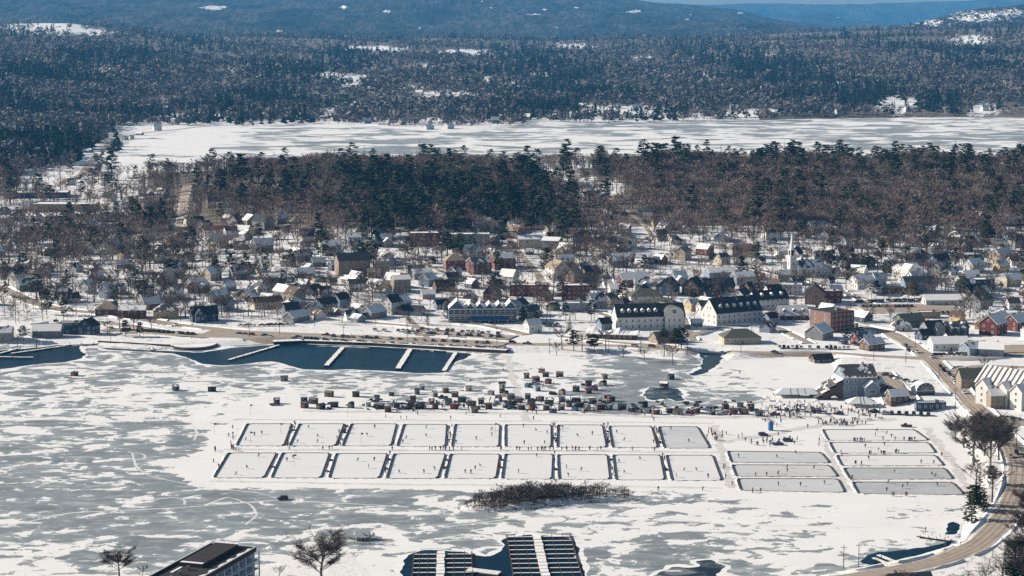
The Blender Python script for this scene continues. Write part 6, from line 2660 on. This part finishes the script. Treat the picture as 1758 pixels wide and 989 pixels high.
# players
for n, (c, P, q) in enumerate(RINKS):
    for k in range(rnd.choice((2, 3, 3, 4))):
        u, v = rnd.uniform(.08, .92), rnd.uniform(.1, .9)
        a = lerp(np.array(q[0]), np.array(q[1]), u)
        b = lerp(np.array(q[3]), np.array(q[2]), u)
        p = at_z(*lerp(a, b, v))
        person(p[0], p[1], rnd.choice(('skate', 'skate', 'stand')), z=.05)
# strips between the rows and round the rinks
for a in ((395, 745, 7, 10, 10), (372, 776, 6, 9, 4), (370, 800, 4, 6, 6), (700, 773, 4, 40, 1), (870, 773, 6, 22, 1), (905, 773, 5, 25, 1), (1015, 773, 6, 20, 1), (1110, 774, 4, 30, 1), (480, 772, 3, 30, 1), (560, 772, 5, 12, 1.5),
          (680, 719, 5, 20, 2), (770, 721, 3, 20, 3), (850, 717, 3, 30, 3), (1120, 722, 4, 10, 5), (1230, 745, 8, 14, 8), (1240, 812, 7, 6, 10), (1262, 752, 4, 20, 4), (1325, 765, 5, 30, 3), (1400, 760, 4, 10, 6),
          (1350, 730, 9, 40, 8), (1430, 727, 12, 50, 4), (1480, 720, 9, 30, 5), (1440, 790, 5, 6, 14), (1462, 825, 5, 6, 16), (1500, 755, 4, 40, 1), (1545, 778, 5, 10, 1), (1480, 798, 5, 15, 1), (1555, 833, 3, 12, 2),
          (1555, 851, 8, 28, 1.5), (1320, 817, 6, 25, 1), (1300, 845, 5, 15, 1.5), (1665, 818, 2, 3, 1), (1617, 783, 1, 1, 1), (1130, 842, 2, 4, 1), (1250, 833, 3, 8, 2), (1340, 707, 8, 50, 6), (1450, 706, 6, 40, 6),
          (1070, 710, 3, 20, 2), (1140, 713, 6, 40, 2), (930, 722, 2, 15, 2), (730, 712, 6, 90, 4), (960, 711, 5, 90, 3), (1590, 912, 3, 12, 2), (1030, 670, 4, 30, 8), (866, 636, 2, 4, 3), (806, 656, 2, 4, 1),
          (1205, 845, 2, 30, 3), (1270, 640, 2, 20, 4)):
    crowd(*a)
print('people', NP[0])


# rough timber benches and gear sleds in the gaps between the rinks
_b = MB()
_b.box(-1.6, 1.6, -.22, .22, .42, .5, DWOOD)
for _x in (-1.4, 0, 1.4):
    _b.box(_x - .05, _x + .05, -.2, .2, 0, .418, DWOOD)
_b.box(-1.6, 1.6, .2, .26, .6, .95, DWOOD)
_b.box(-1.3, -.4, -.8, -.3, 0, .55, plain('kit_bag_cloth', (.03, .025, .03), .9, .2))
_b.box(.3, 1.2, -.9, -.35, 0, .5, plain('kit_bag_red_cloth', (.13, .03, .03), .9, .2))
BENCH = _b.mesh('bench')
for rows_t, rows_b, nm in ((BT, BB, 'far'), (FT, FB, 'near')):
    for i in range(8):
        for k, t in enumerate((rnd.uniform(.15, .42), rnd.uniform(.55, .88))):
            if rnd.random() < .35:
                continue
            a = at_z(lerp((rows_t[i][2] + rows_t[i + 1][0]) / 2, (rows_b[i][2] + rows_b[i + 1][0]) / 2, t), lerp(rows_t[i][1], rows_b[i][1], t))
            o = link('bench', BENCH, None, (a[0], a[1], .02), math.pi / 2 + rnd.uniform(-.15, .15))
            reg(o, '', 'bench', 'benches between the rinks', '%s bench with kit bags between the %s and %s rinks of the %s row' % (('farther', 'nearer')[k], ORD[i], ORD[i + 1], nm))


def far_crowd():
    P, mats = [], []
    for k, pose, me in PPL:
        if pose == 'skate':
            continue
        V = np.array([v.co for v in me.vertices], np.float32)
        me.calc_loop_triangles()
        T = np.array([t.vertices[:] for t in me.loop_triangles], np.int32)
        M = np.array([t.material_index for t in me.loop_triangles], np.int32)
        P.append((V, T, M, list(me.materials)))
        for m in me.materials:
            if m not in mats:
                mats.append(m)
    r = np.random.RandomState(3)
    pl = []
    for (px, row, n, sx, sy) in ((760, 699, 26, 70, 4), (900, 694, 40, 60, 8), (1000, 696, 34, 60, 8), (1120, 708, 26, 45, 4), (1250, 708, 26, 45, 5), (1380, 704, 60, 60, 7), (1480, 708, 26, 40, 6), (920, 664, 14, 25, 6), (1350, 716, 24, 50, 4), (680, 698, 12, 40, 4)):
        for i in range(n):
            q = at_z(px + r.normal(0, sx * .6), row + r.normal(0, sy * .6))
            s = r.uniform(1.05, 1.2)
            pl.append((r.randint(len(P)), q[0], q[1], .02, s * 1.2, s, r.uniform(0, 6.28), 0))
    for i in (0, 1, 3, 5, 6, 7):
        x0 = (BT[i][2] + BT[i + 1][0]) / 2
        x1 = (BB[i][2] + BB[i + 1][0]) / 2
        for k in range(r.randint(4, 13)):
            t = r.rand()
            q = at_z(lerp(x0, x1, t) + r.normal(0, 4), lerp(BT[i][1], BB[i][1], t) + r.normal(0, 1))
            s = r.uniform(1.05, 1.2)
            pl.append((r.randint(len(P)), q[0], q[1], .05, s * 1.25, s, r.uniform(0, 6.28), 0))
    for (px, row, n, sx, sy) in ((1440, 729, 30, 40, 2), (1560, 757, 8, 12, .6), (1475, 758, 8, 14, .6), (1500, 780, 6, 14, .6), (1325, 760, 20, 40, 6), (1230, 750, 14, 14, 10), (400, 770, 8, 8, 8), (760, 773, 10, 30, .8), (950, 773, 18, 50, .8)):
        for i in range(n):
            q = at_z(px + r.normal(0, sx * .6), row + r.normal(0, sy * .6))
            s = r.uniform(1.05, 1.2)
            pl.append((r.randint(len(P)), q[0], q[1], .05, s * 1.25, s, r.uniform(0, 6.28), 0))
    o = merge('crowd', P, pl, mats)
    o['label'] = 'crowd of spectators in dark coats milling among huts, marquees and rinks'
    o['category'] = 'crowd'


far_crowd()


def small_gear():
    b = MB()
    b.box(-1.3, 1.0, -.3, .3, .35, .75, plain('snowmobile_cowl', (.03, .03, .035), .4, .2))
    b.box(-1.2, -.1, -.22, .22, .752, .95, DARKTRIM)
    b.slab([(.2, -.26, .95), (.8, -.28, .76), (.8, .28, .76), (.2, .26, .95)], .1, plain('snowmobile_hood', (.2, .03, .03), .4, .1))
    b.bar((.15, -.35, 1.05), (.15, .35, 1.05), .03, .03, DARKTRIM, 4)
    b.box(-1.3, .5, -.2, .2, .02, .348, DARKTRIM)
    for s in (-1, 1):
        b.box(.4, 1.5, s * .45 - .07, s * .45 + .07, .02, .1, DARKTRIM)
        b.bar((.8, s * .45, .1), (.7, s * .25, .45), .03, .03, METAL, 4)
    SM = b.mesh('snowmobile')
    b = MB()
    b.box(-1.2, 1.0, -.4, .4, .12, .2, DWOOD)
    for s in (-1, 1):
        b.box(-1.2, 1.1, s * .33 - .04, s * .33 + .04, 0, .118, WOOD)
    b.box(-1.0, .1, -.36, .36, .202, .75, plain('kit_bag_cloth', (.03, .025, .03), .9, .2))
    b.box(.2, .8, -.3, .3, .202, .6, plain('sled_crate', (.10, .06, .04), .9, .2))
    SL = b.mesh('gear_sled')
    b = MB()
    b.box(-1.2, 1.2, -.4, .4, .7, .76, DWOOD)
    for s in (-1, 1):
        b.box(-1.2, 1.2, s * .75 - .14, s * .75 + .14, .42, .47, DWOOD)
        for x in (-.9, .9):
            b.bar((x, s * .7, 0), (x, s * .2, .7), .05, .05, DWOOD, 4)
    TB = b.mesh('picnic_table')
    spots = []
    for i in range(44):
        spots.append((SM, 'snowmobile', rnd.choice((rnd.uniform(640, 1060), rnd.uniform(1080, 1300))), rnd.uniform(686, 704), 'black and red snowmobile', 'snowmobile', 'snowmobiles among the huts'))
    for i in range(70):
        spots.append((SL, 'gear_sled', rnd.uniform(560, 1300), rnd.uniform(684, 706), 'loaded dark gear sled', 'sled', 'gear sleds among the huts'))
    for i in range(34):
        spots.append((TB, 'picnic_table', rnd.uniform(1310, 1520), rnd.uniform(697, 722), 'dark timber picnic table', 'picnic table', 'picnic tables by the marquees'))
    for me, nm, px, row, look, cat, grp in spots:
        p = at_z(px, row + (4 if px > 1100 and nm != 'picnic_table' else 0))
        o = link(nm, me, None, (p[0], p[1], .02), rnd.uniform(0, 6.28))
        reg(o, look, cat, grp, noun=cat)


small_gear()


# blue inflatable tower by the registration area, signs, snow fort bits
def inflatable():
    p = at_z(1323, 739)
    b = MB()
    m = plain('blue_inflatable_cloth', (.03, .13, .30), .5, .1)
    prof = [(1.1, 0), (1.3, .8), (1.2, 2.2), (1.35, 3.0), (1.25, 3.9), (.8, 4.5), (.25, 4.8)]
    for (r0, z0), (r1, z1) in zip(prof[:-1], prof[1:]):
        b.bar((0, 0, z0), (0, 0, z1), r0, r1, m, 12)
    o = b.build('inflatable_tower', None, (p[0], p[1], 0.02))
    reg(o, '', 'inflatable', None, 'tall bright blue inflatable among the crowd by the marquees')


inflatable()


# ------------------------------------------------------------------ poles
def pole(px, row, h, lamp=False, ice=False):
    g = at_z(px, row) if ice else ground(px, row)
    o = empty('street_lamp' if lamp else 'utility_pole', tuple(g), rnd.uniform(-.4, .4))
    b = MB()
    if lamp:
        b.bar((0, 0, -.2), (0, 0, h), .09, .06, METAL, 6)
        b.build('post', o)
        c = MB()
        c.bar((0, 0, h), (1.4, 0, h + .35), .045, .04, METAL, 4)
        c.box(1.3, 2.0, -.14, .14, h + .28, h + .42, METAL)
        c.build('lamp_head', o)
        reg(o, 'thin grey street lamp', 'street lamp', 'street lamps along the shore road', noun='lamp')
    else:
        b.bar((0, 0, -.2), (0, 0, h), .17, .12, DWOOD, 6)
        b.build('post', o)
        c = MB()
        c.box(-1.2, 1.2, -.08, .08, h - 1.1, h - .95, DWOOD)
        for x in (-1.1, -.4, .4, 1.1):
            c.bar((x, 0, h - .95), (x, 0, h - .7), .05, .05, TRIM, 5)
        c.build('crossarm', o)
        reg(o, 'dark timber utility pole', 'utility pole', 'utility poles along the roads', noun='pole')


for q in ((1448, 979), (1474, 974), (1500, 618), (1571, 606), (1555, 622), (1612, 655), (1640, 700), (1700, 700), (1745, 768), (1690, 632), (1425, 620), (1100, 606), (1045, 608), (943, 610), (700, 588), (590, 588), (428, 580), (480, 575),
          (27, 556), (160, 540), (1272, 612), (1180, 610), (300, 500), (460, 545), (540, 560), (1098, 585), (1116, 585), (1290, 585), (850, 565), (853, 590)):
    pole(q[0], q[1], 10.5 if q[1] < 900 else 9.5)
for q in ((1622, 952), (1649, 938), (1740, 838), (1738, 880), (1712, 890), (1755, 868), (650, 592), (730, 596), (800, 600), (560, 590), (1340, 612), (1240, 612), (1600, 628), (1666, 655)):
    pole(q[0], q[1], 8.5, True)
for i, q in enumerate(((482, 745), (430, 760), (620, 762), (505, 800), (368, 745), (430, 712), (597, 716), (850, 745), (1035, 745))):
    g = at_z(*q)
    p = MB()
    p.bar((0, 0, 0), (0, 0, 5.5), .06, .04, DWOOD, 5)
    p.poly([(0, .01, 4.4), (1.1, .01, 4.5), (1.1, .01, 5.2), (0, .01, 5.3)], plain('flag_cloth', (.25, .05, .06), .8, .2))
    o = p.build('flag_pole', None, (g[0], g[1], 0))
    reg(o, 'thin dark flag pole', 'flag pole', 'flag poles among the rinks', noun='flag pole')


# ------------------------------------------------------------------ single trees
def T(kind, px, row, h, wide=1.0, k=None, look=None):
    g = ground(px, row)
    return put_tree(kind, g[0], g[1], h, wide, k, look)


T('big_tree', 553, 1008, 19.5, 1.3, 0, 'big spreading bare tree on the near snowy bank')
T('big_tree', 205, 992, 10.5, 1.5, 1, 'small spreading bare tree beside the balconied lodge')
T('bare_tree', 245, 992, 5, 1.2, 2)
T('bare_tree', 634, 936, 5.5, 1.2, 2)
T('bare_tree', 608, 936, 3.5, 1.6, 1)
T('bare_tree', 480, 995, 5, 1.4, 3)
T('bare_tree', 190, 655 - 68, 8, 1, 1)
# by the road bend
T('big_tree', 1672, 800, 24, 1.15, 0)
T('big_tree', 1700, 815, 25, 1.0, 1)
T('big_tree', 1690, 782, 20, 1.0, 0)
T('bare_tree', 1655, 770, 17, 1.2)
T('big_tree', 1715, 790, 20, 1.1, 1)
T('bare_tree', 1676, 845, 14, 1.5)
T('spruce_tree', 1681, 868, 14, 1.6)
T('spruce_tree', 1668, 896, 14.5, 1.5)
T('spruce_tree', 1688, 875, 9, 1.6)
T('pine_tree', 1672, 880, 11, 1.4)
T('bare_tree', 1703, 862, 16, 1.2)
T('pine_tree', 1703, 832, 8, 1.4)
for q in ((1735, 985, 10), (1750, 985, 12), (1720, 1005, 9), (1690, 1010, 8), (1748, 940, 11), (1765, 960, 18), (1722, 990, 8), (1755, 915, 10), (1770, 1000, 12), (1660, 1008, 6), (1640, 1012, 6), (1550, 1015, 8)):
    T('bare_tree' if q[0] != 1750 else 'pine_tree', *q, 1.35)
for i, q in enumerate(((1742, 975, 12), (1760, 985, 13), (1765, 935, 13), (1752, 1008, 12), (1768, 900, 14), (1640, 760, 12), (1700, 770, 16), (1752, 955, 9))):
    T('big_tree', *q, 1.15, i)
for q in ((1735, 1010, 9), (1752, 1005, 9)):
    T('pine_tree', *q, 1.3)
# along the waterfront
for q in ((965, 600, 15), (1000, 604, 13), (1040, 600, 14), (1070, 616, 9), (1106, 622, 9), (1155, 628, 12), (1140, 612, 13), (955, 612, 9), (1690, 640, 9), (1740, 655, 9), (205, 565, 13), (230, 570, 13), (260, 570, 11), (185, 575, 10),
          (62, 600, 12), (30, 598, 9), (64, 520, 14), (82, 520, 14), (108, 515, 17), (125, 500, 14), (225, 508, 14), (235, 520, 15), (300, 540, 15), (318, 545, 16), (335, 530, 17), (350, 520, 15), (455, 545, 16), (535, 555, 15)):
    T('bare_tree', *q, 1.15)
for q in ((985, 602, 12), (1020, 605, 11), (1170, 600, 13), (1160, 598, 12), (40, 585, 9), (215, 578, 10), (240, 578, 9), (868, 540, 12), (768, 548, 16), (702, 555, 10), (734, 558, 10), (920, 560, 9), (978, 568, 10), (895, 555, 9), (1452, 585, 8), (80, 530, 8)):
    T('spruce_tree' if q[0] in (768, 702, 734, 868, 978, 80) else 'pine_tree', *q, 1.3)
# dark evergreens in town
for q in ((332, 347, 17, 1.6, 's'), (338, 385, 15, 1.6, 's'), (768, 440, 19, 1.5, 'p'), (790, 436, 16, 1.4, 'p'), (1048, 440, 20, 1.1, 's'), (1062, 455, 13, 1.3, 'p'), (1207, 425, 13, 1.2, 's'), (1730, 510, 14, 1.4, 's'),
          (1485, 470, 15, 1.2, 'p'), (1545, 345, 9, 1.3, 's'), (1254, 310, 17, 1.5, 'p'), (1327, 302, 9, 1.6, 's'), (1598, 308, 16, 1.7, 'p'), (1165, 330, 15, 1.5, 'p'), (640, 375, 22, 1.1, 'p'), (625, 395, 20, 1.2, 'p'), (665, 372, 20, 1.2, 'p'),
          (445, 412, 14, 1.5, 'p'), (450, 345, 14, 1.1, 'p'), (250, 440, 12, 1.6, 'p'), (175, 432, 13, 1.6, 'p'), (225, 470, 10, 1.5, 'p'), (290, 475, 13, 1.8, 'p'), (500, 460, 14, 1.2, 'p'), (700, 440, 15, 1.3, 'p'), (1105, 470, 14, 1.2, 'p'), (920, 375, 18, 1.3, 'p'),
          (1190, 520, 10, 1.3, 'p'), (1470, 580, 9, 1.3, 'p'), (1140, 590, 9, 1.3, 'p'), (1310, 350, 9, 1.2, 's'), (1640, 455, 13, 1.3, 'p'), (560, 370, 19, 1.2, 'p'), (590, 380, 18, 1.2, 'p'), (735, 395, 18, 1.3, 'p'), (690, 385, 20, 1.2, 'p'), (400, 300, 15, 1.3, 'p'), (292, 305, 17, 1.3, 'p')):
    T('spruce_tree' if q[4] == 's' else 'pine_tree', *q[:4])


def town_trees():
    n = 0
    tries = 0
    while n < 215 and tries < 6000:
        tries += 1
        px = rnd.uniform(-20, 1780)
        row = rnd.uniform(425, 565)
        lo = np.interp(px, [0, 250, 420, 560, 700, 860, 960, 1060, 1160, 1300, 1500, 1760], [345, 320, 325, 370, 395, 380, 325, 330, 370, 390, 350, 345])
        hi = np.interp(px, [0, 300, 520, 760, 900, 1000, 1300, 1500, 1640, 1760], [520, 545, 545, 520, 540, 540, 500, 520, 570, 590])
        if row < lo or row > hi:
            continue
        dens = max(np.exp(-((px - 230) / 190.0) ** 2), .30, 0.75 * (px > 1380) * (row < 470), .75 * (960 < px < 1080) * (row < 450))
        if rnd.random() > dens:
            continue
        g = ground(px, row)
        if not free(g[0], g[1], 0.5) or on_road(g[0], g[1], 1.0):
            continue
        kind = 'bare_tree' if rnd.random() < .93 else 'pine_tree'
        put_tree(kind, g[0], g[1], rnd.uniform(10, 18), rnd.uniform(1.0, 1.35))
        n += 1
    return n


print('town trees', town_trees())


# --- brush on the island
def brush():
    r = np.random.RandomState(8)
    P = [arrs(*bare_proto(700 + i, 120, .020, 7, .55, BARK, TWIGN, 3)) for i in range(4)]
    pl = []
    poly = [tuple(q) for q in ISL]
    lo, hi = ISL.min(0), ISL.max(0)
    while len(pl) < 900:
        x, y = r.uniform(lo[0], hi[0]), r.uniform(lo[1], hi[1])
        d = sdist(poly, np.array([x]), np.array([y]))[0]
        if d < .6:
            continue
        px, _ = to_px(x, y, 0)
        h = r.uniform(1.8, 3.4) if r.rand() < .9 else r.uniform(3.5, 6.0)
        h *= 0.75 + 0.4 * math.exp(-((px - 930) / 80.0) ** 2)
        pl.append((r.randint(4), x, y, min(1.4, d * .5), h * 1.3, h, r.uniform(0, 6.28), r.rand() * .5))
    o = merge('brushwood', P, pl, [BARK, TWIGN])
    o['label'] = 'dense brown leafless brush covering the small island in the bay'
    o['category'] = 'brush'


brush()


def hedges():
    """roadside scrub too thick to count"""
    r = np.random.RandomState(18)
    P = [arrs(*bare_proto(720 + i, 80, .014, 6, .6, TRUNK2, TWIG, 3)) for i in range(3)]
    pl = []
    for (px, row, n, sx, sy) in ((1545, 1000, 30, 60, 6), (1700, 975, 50, 50, 25), (1665, 800, 35, 18, 22), (1690, 850, 25, 14, 16), (300, 985, 0, 1, 1), (1730, 900, 20, 20, 20), (1470, 992, 14, 40, 4), (230, 572, 40, 50, 6), (1120, 612, 20, 60, 4)):
        for i in range(n):
            q = ground(px + r.normal(0, sx * .5), row + r.normal(0, sy * .5))
            if q[2] < .6 or on_road(q[0], q[1], 1.0):
                continue
            h = r.uniform(1.2, 3.2)
            pl.append((r.randint(3), q[0], q[1], q[2] - .1, h * 1.3, h, r.uniform(0, 6.28), r.rand() * .6))
    n = 9000
    px = r.uniform(-20, 1780, n)
    Y = r.uniform(1240, 1640, n)
    x = (px - CX) / F * (Y * CP + CAMZ * SP)
    z = height(x, Y)
    row = to_px(x, Y, z)[1]
    keep = (z > 1.0) & (row < 590) & (fbm(px, row * 3.0, 61, 120.0) > .08)
    for a, b, q in HOUSES:
        keep &= np.hypot(x - a, Y - b) > q - 1.0
    for C, w in ROADS.values():
        keep &= seg_dist(C[::2], x, Y) > w / 2 + .6
    for i in np.nonzero(keep)[0][:2200]:
        h = r.uniform(.9, 2.6)
        pl.append((r.randint(3), x[i], Y[i], z[i] - .1, h * 1.5, h, r.uniform(0, 6.28), r.rand() * .6))
    o = merge('undergrowth', P, pl, [TRUNK2, TWIG])
    o['label'] = 'leafless brown scrub along the shore road and banks'
    o['category'] = 'scrub'


hedges()

# ------------------------------------------------------------------ light, air, camera
world = bpy.data.worlds.new('World')
scene.world = world
world.use_nodes = True
wt = world.node_tree
bg = wt.nodes['Background']
sky = wt.nodes.new('ShaderNodeTexSky')
sky.sky_type = 'NISHITA'
sky.sun_disc = False
SUN_EL = R(25)
SDIR = Vector((-math.cos(R(14)), math.sin(R(14)), 0)) * math.cos(SUN_EL) + Vector((0, 0, math.sin(SUN_EL)))
sky.sun_elevation = SUN_EL
sky.sun_rotation = math.atan2(SDIR.x, SDIR.y)
sky.altitude = 150
sky.air_density = 1.1
sky.dust_density = 0.6
sky.ozone_density = 1.5
wt.links.new(sky.outputs[0], bg.inputs[0])
bg.inputs[1].default_value = 0.05
ld = bpy.data.lights.new('sun', 'SUN')
ld.energy = 5.0
ld.angle = R(0.53)
ld.color = (1.0, 0.91, 0.79)
lo = bpy.data.objects.new('sun', ld)
COL.objects.link(lo)
lo.rotation_euler = (-SDIR).to_track_quat('-Z', 'Y').to_euler()

HAZE = 2.9e-5


def haze():
    b = MB()
    m = bpy.data.materials.new('pale_winter_haze')
    m.use_nodes = True
    t = m.node_tree
    t.nodes.clear()
    out = t.nodes.new('ShaderNodeOutputMaterial')
    v = t.nodes.new('ShaderNodeVolumePrincipled')
    v.inputs['Color'].default_value = (0.12, 0.50, 1.0, 1)
    v.inputs['Density'].default_value = HAZE
    v.inputs['Anisotropy'].default_value = 0.0
    t.links.new(v.outputs[0], out.inputs['Volume'])
    b.box(-14000, 14000, -300, 31500, -60, 520, m)
    o = b.build('haze')
    o['kind'] = 'stuff'
    o['label'] = 'blue winter haze over the far hills'
    o['category'] = 'haze'


haze()

cam = bpy.data.cameras.new('camera')
cam.sensor_width = 36
cam.lens = 36 * F / 1758
cam.clip_start = 1
cam.clip_end = 90000
co = bpy.data.objects.new('camera', cam)
COL.objects.link(co)
co.location = (0, 0, CAMZ)
co.rotation_euler = (math.pi / 2 - PITCH, 0, 0)
scene.camera = co
vs = scene.view_settings
vs.view_transform = 'Standard'
vs.look = 'None'
vs.gamma = 1.0
vs.use_curve_mapping = False
vs.exposure = 0.64
cy = scene.cycles
cy.max_bounces = 6
cy.diffuse_bounces = 2
cy.glossy_bounces = 2
cy.transmission_bounces = 2
cy.volume_bounces = 1
cy.use_denoising = False
scene.render.film_transparent = False

# ------------------------------------------------------------------ labels that single each thing out
LAND = [('the white steepled church', 1368, 440), ('the long arched-gable hotel', 1113, 545), ('the six-dormered hotel', 1256, 535), ('the blue gabled gallery', 828, 530), ('the flat red brick hall', 728, 405),
        ('the tan hip-roofed brick hall', 780, 445), ('the big tan barn-like block', 605, 450), ('the long cream farmhouse', 458, 518), ('the low tan school', 112, 355), ('the tan-roofed waterfront pavilion', 185, 530),
        ('the grey boathouse', 82, 565), ('the pale brick gabled hall', 1398, 505), ('the tall square brick block', 1428, 545), ('the cupola-topped house', 1556, 455), ('the long smooth-roofed shop', 1620, 512),
        ('the crossing shop', 1628, 590), ('the stepped-roof shore inn', 1468, 660), ('the striped-roof building', 1738, 670), ('the long white marquee', 1368, 675), ('the balconied lodge', 350, 965),
        ('the three-storey brick block', 988, 503), ('the tan-roofed white gable', 957, 462), ('the grey-green-roofed white shop', 1108, 508), ('the rusty-roofed white house', 372, 396), ('the dark blue timbered house', 350, 540),
        ('the large pale side-gabled house', 1402, 388), ('the wide flat-roofed warehouse', 72, 330), ('the tent-side dining car', 1597, 696), ('the larger marina dock', 925, 950), ('the snow-buried restaurant', 1052, 570),
        ('the green-roofed restaurant', 1270, 572), ('the small brushy island', 945, 860), ('the round quay', 340, 592), ('the wide middle dock', 693, 615), ('the rounded ice hole', 1140, 676), ('the lake\'s narrow end', 225, 245),
        ('the lake\'s bright shore clearing', 1545, 180), ('the hillside clearing', 610, 138), ('the far lake inlet', 780, 228), ('the upper left snowfields', 90, 48), ('the ridge clearing', 1670, 68), ('the dark-roofed white house', 1326, 400),
        ('the long steep-roofed house', 1232, 490), ('the grey apartment house', 806, 408), ('the white porch house', 566, 425), ('the shore garages', 1545, 500), ('the long slanting dock', 440, 604), ('the second finger dock', 575, 611), ('the beach finger dock', 773, 620), ('the blue inflatable tower', 1323, 735)]
for i in range(9):
    LAND.append(('the far row\'s %s rink' % ORD[i], (BT[i][0] + BT[i][2] + BB[i][0] + BB[i][2]) / 4, 748))
    LAND.append(('the near row\'s %s rink' % ORD[i], (FT[i][0] + FT[i][2] + FB[i][0] + FB[i][2]) / 4, 800))
for i, q in enumerate(ML):
    LAND.append((('the farthest', 'the middle', 'the nearest')[i] + ' rink of three', sum(p[0] for p in q) / 4, sum(p[1] for p in q) / 4))
for i, q in enumerate(MR):
    LAND.append((('the farthest', 'the second', 'the middle', 'the fourth', 'the nearest')[i] + ' rink of five', sum(p[0] for p in q) / 4, sum(p[1] for p in q) / 4))
NUM = ['', 'second ', 'third ', 'fourth ', 'fifth ', 'sixth ', 'seventh ', 'eighth ', 'ninth ', 'tenth ', 'eleventh ', 'twelfth ', 'thirteenth ', 'fourteenth ', 'fifteenth ', 'sixteenth ', 'seventeenth ', 'eighteenth ',
       'nineteenth ', 'twentieth '] + ['twenty-%s ' % w for w in ('first', 'second', 'third', 'fourth', 'fifth', 'sixth', 'seventh', 'eighth', 'ninth')] + ['thirtieth '] + ['thirty-%s ' % w for w in ('first', 'second', 'third', 'fourth', 'fifth', 'sixth', 'seventh', 'eighth', 'ninth')]


def write_labels():
    bins = {}
    for rec in THINGS:
        o, look, noun, x, y, z = rec
        a, b = to_px(x, y, z)
        a, b = float(a), float(b)
        best = None
        for (nm, lx, ly) in LAND:
            d = math.hypot((a - lx), (b - ly) * 1.7)
            if d > 3 and (best is None or d < best[0]):
                best = (d, nm, a - lx, b - ly)
        d, nm, dx, dy = best
        dr = ('to the left of' if dx < 0 else 'to the right of') if abs(dx) > abs(dy) * 1.3 else ('behind' if dy < 0 else 'in front of')
        bins.setdefault((noun, nm, dr), []).append((d, o, look))
    for (noun, nm, dr), L in bins.items():
        L.sort(key=lambda t: t[0])
        for i, (d, o, look) in enumerate(L):
            s = '%s, %snearest %s %s %s' % (look, NUM[min(i, len(NUM) - 1)], noun, dr.replace('to the ', ''), nm)
            w = s.split()
            if len(w) > 16:
                s = '%s, %snearest %s %s' % (look, NUM[min(i, len(NUM) - 1)], dr.replace('to the ', ''), nm)
            if len(s.split()) > 16:
                s = s.replace(' the ', ' ', 1)
            if len(s.split()) > 16:
                s = s.replace(' the ', ' ').replace(' with ', ', ').replace(' and ', ', ')
            if len(s.split()) > 16:
                s = '%s, %snearest %s' % (' '.join(look.split()[:6]), NUM[min(i, len(NUM) - 1)], dr.replace('to the ', '') + ' ' + nm)
            o['label'] = s


write_labels()
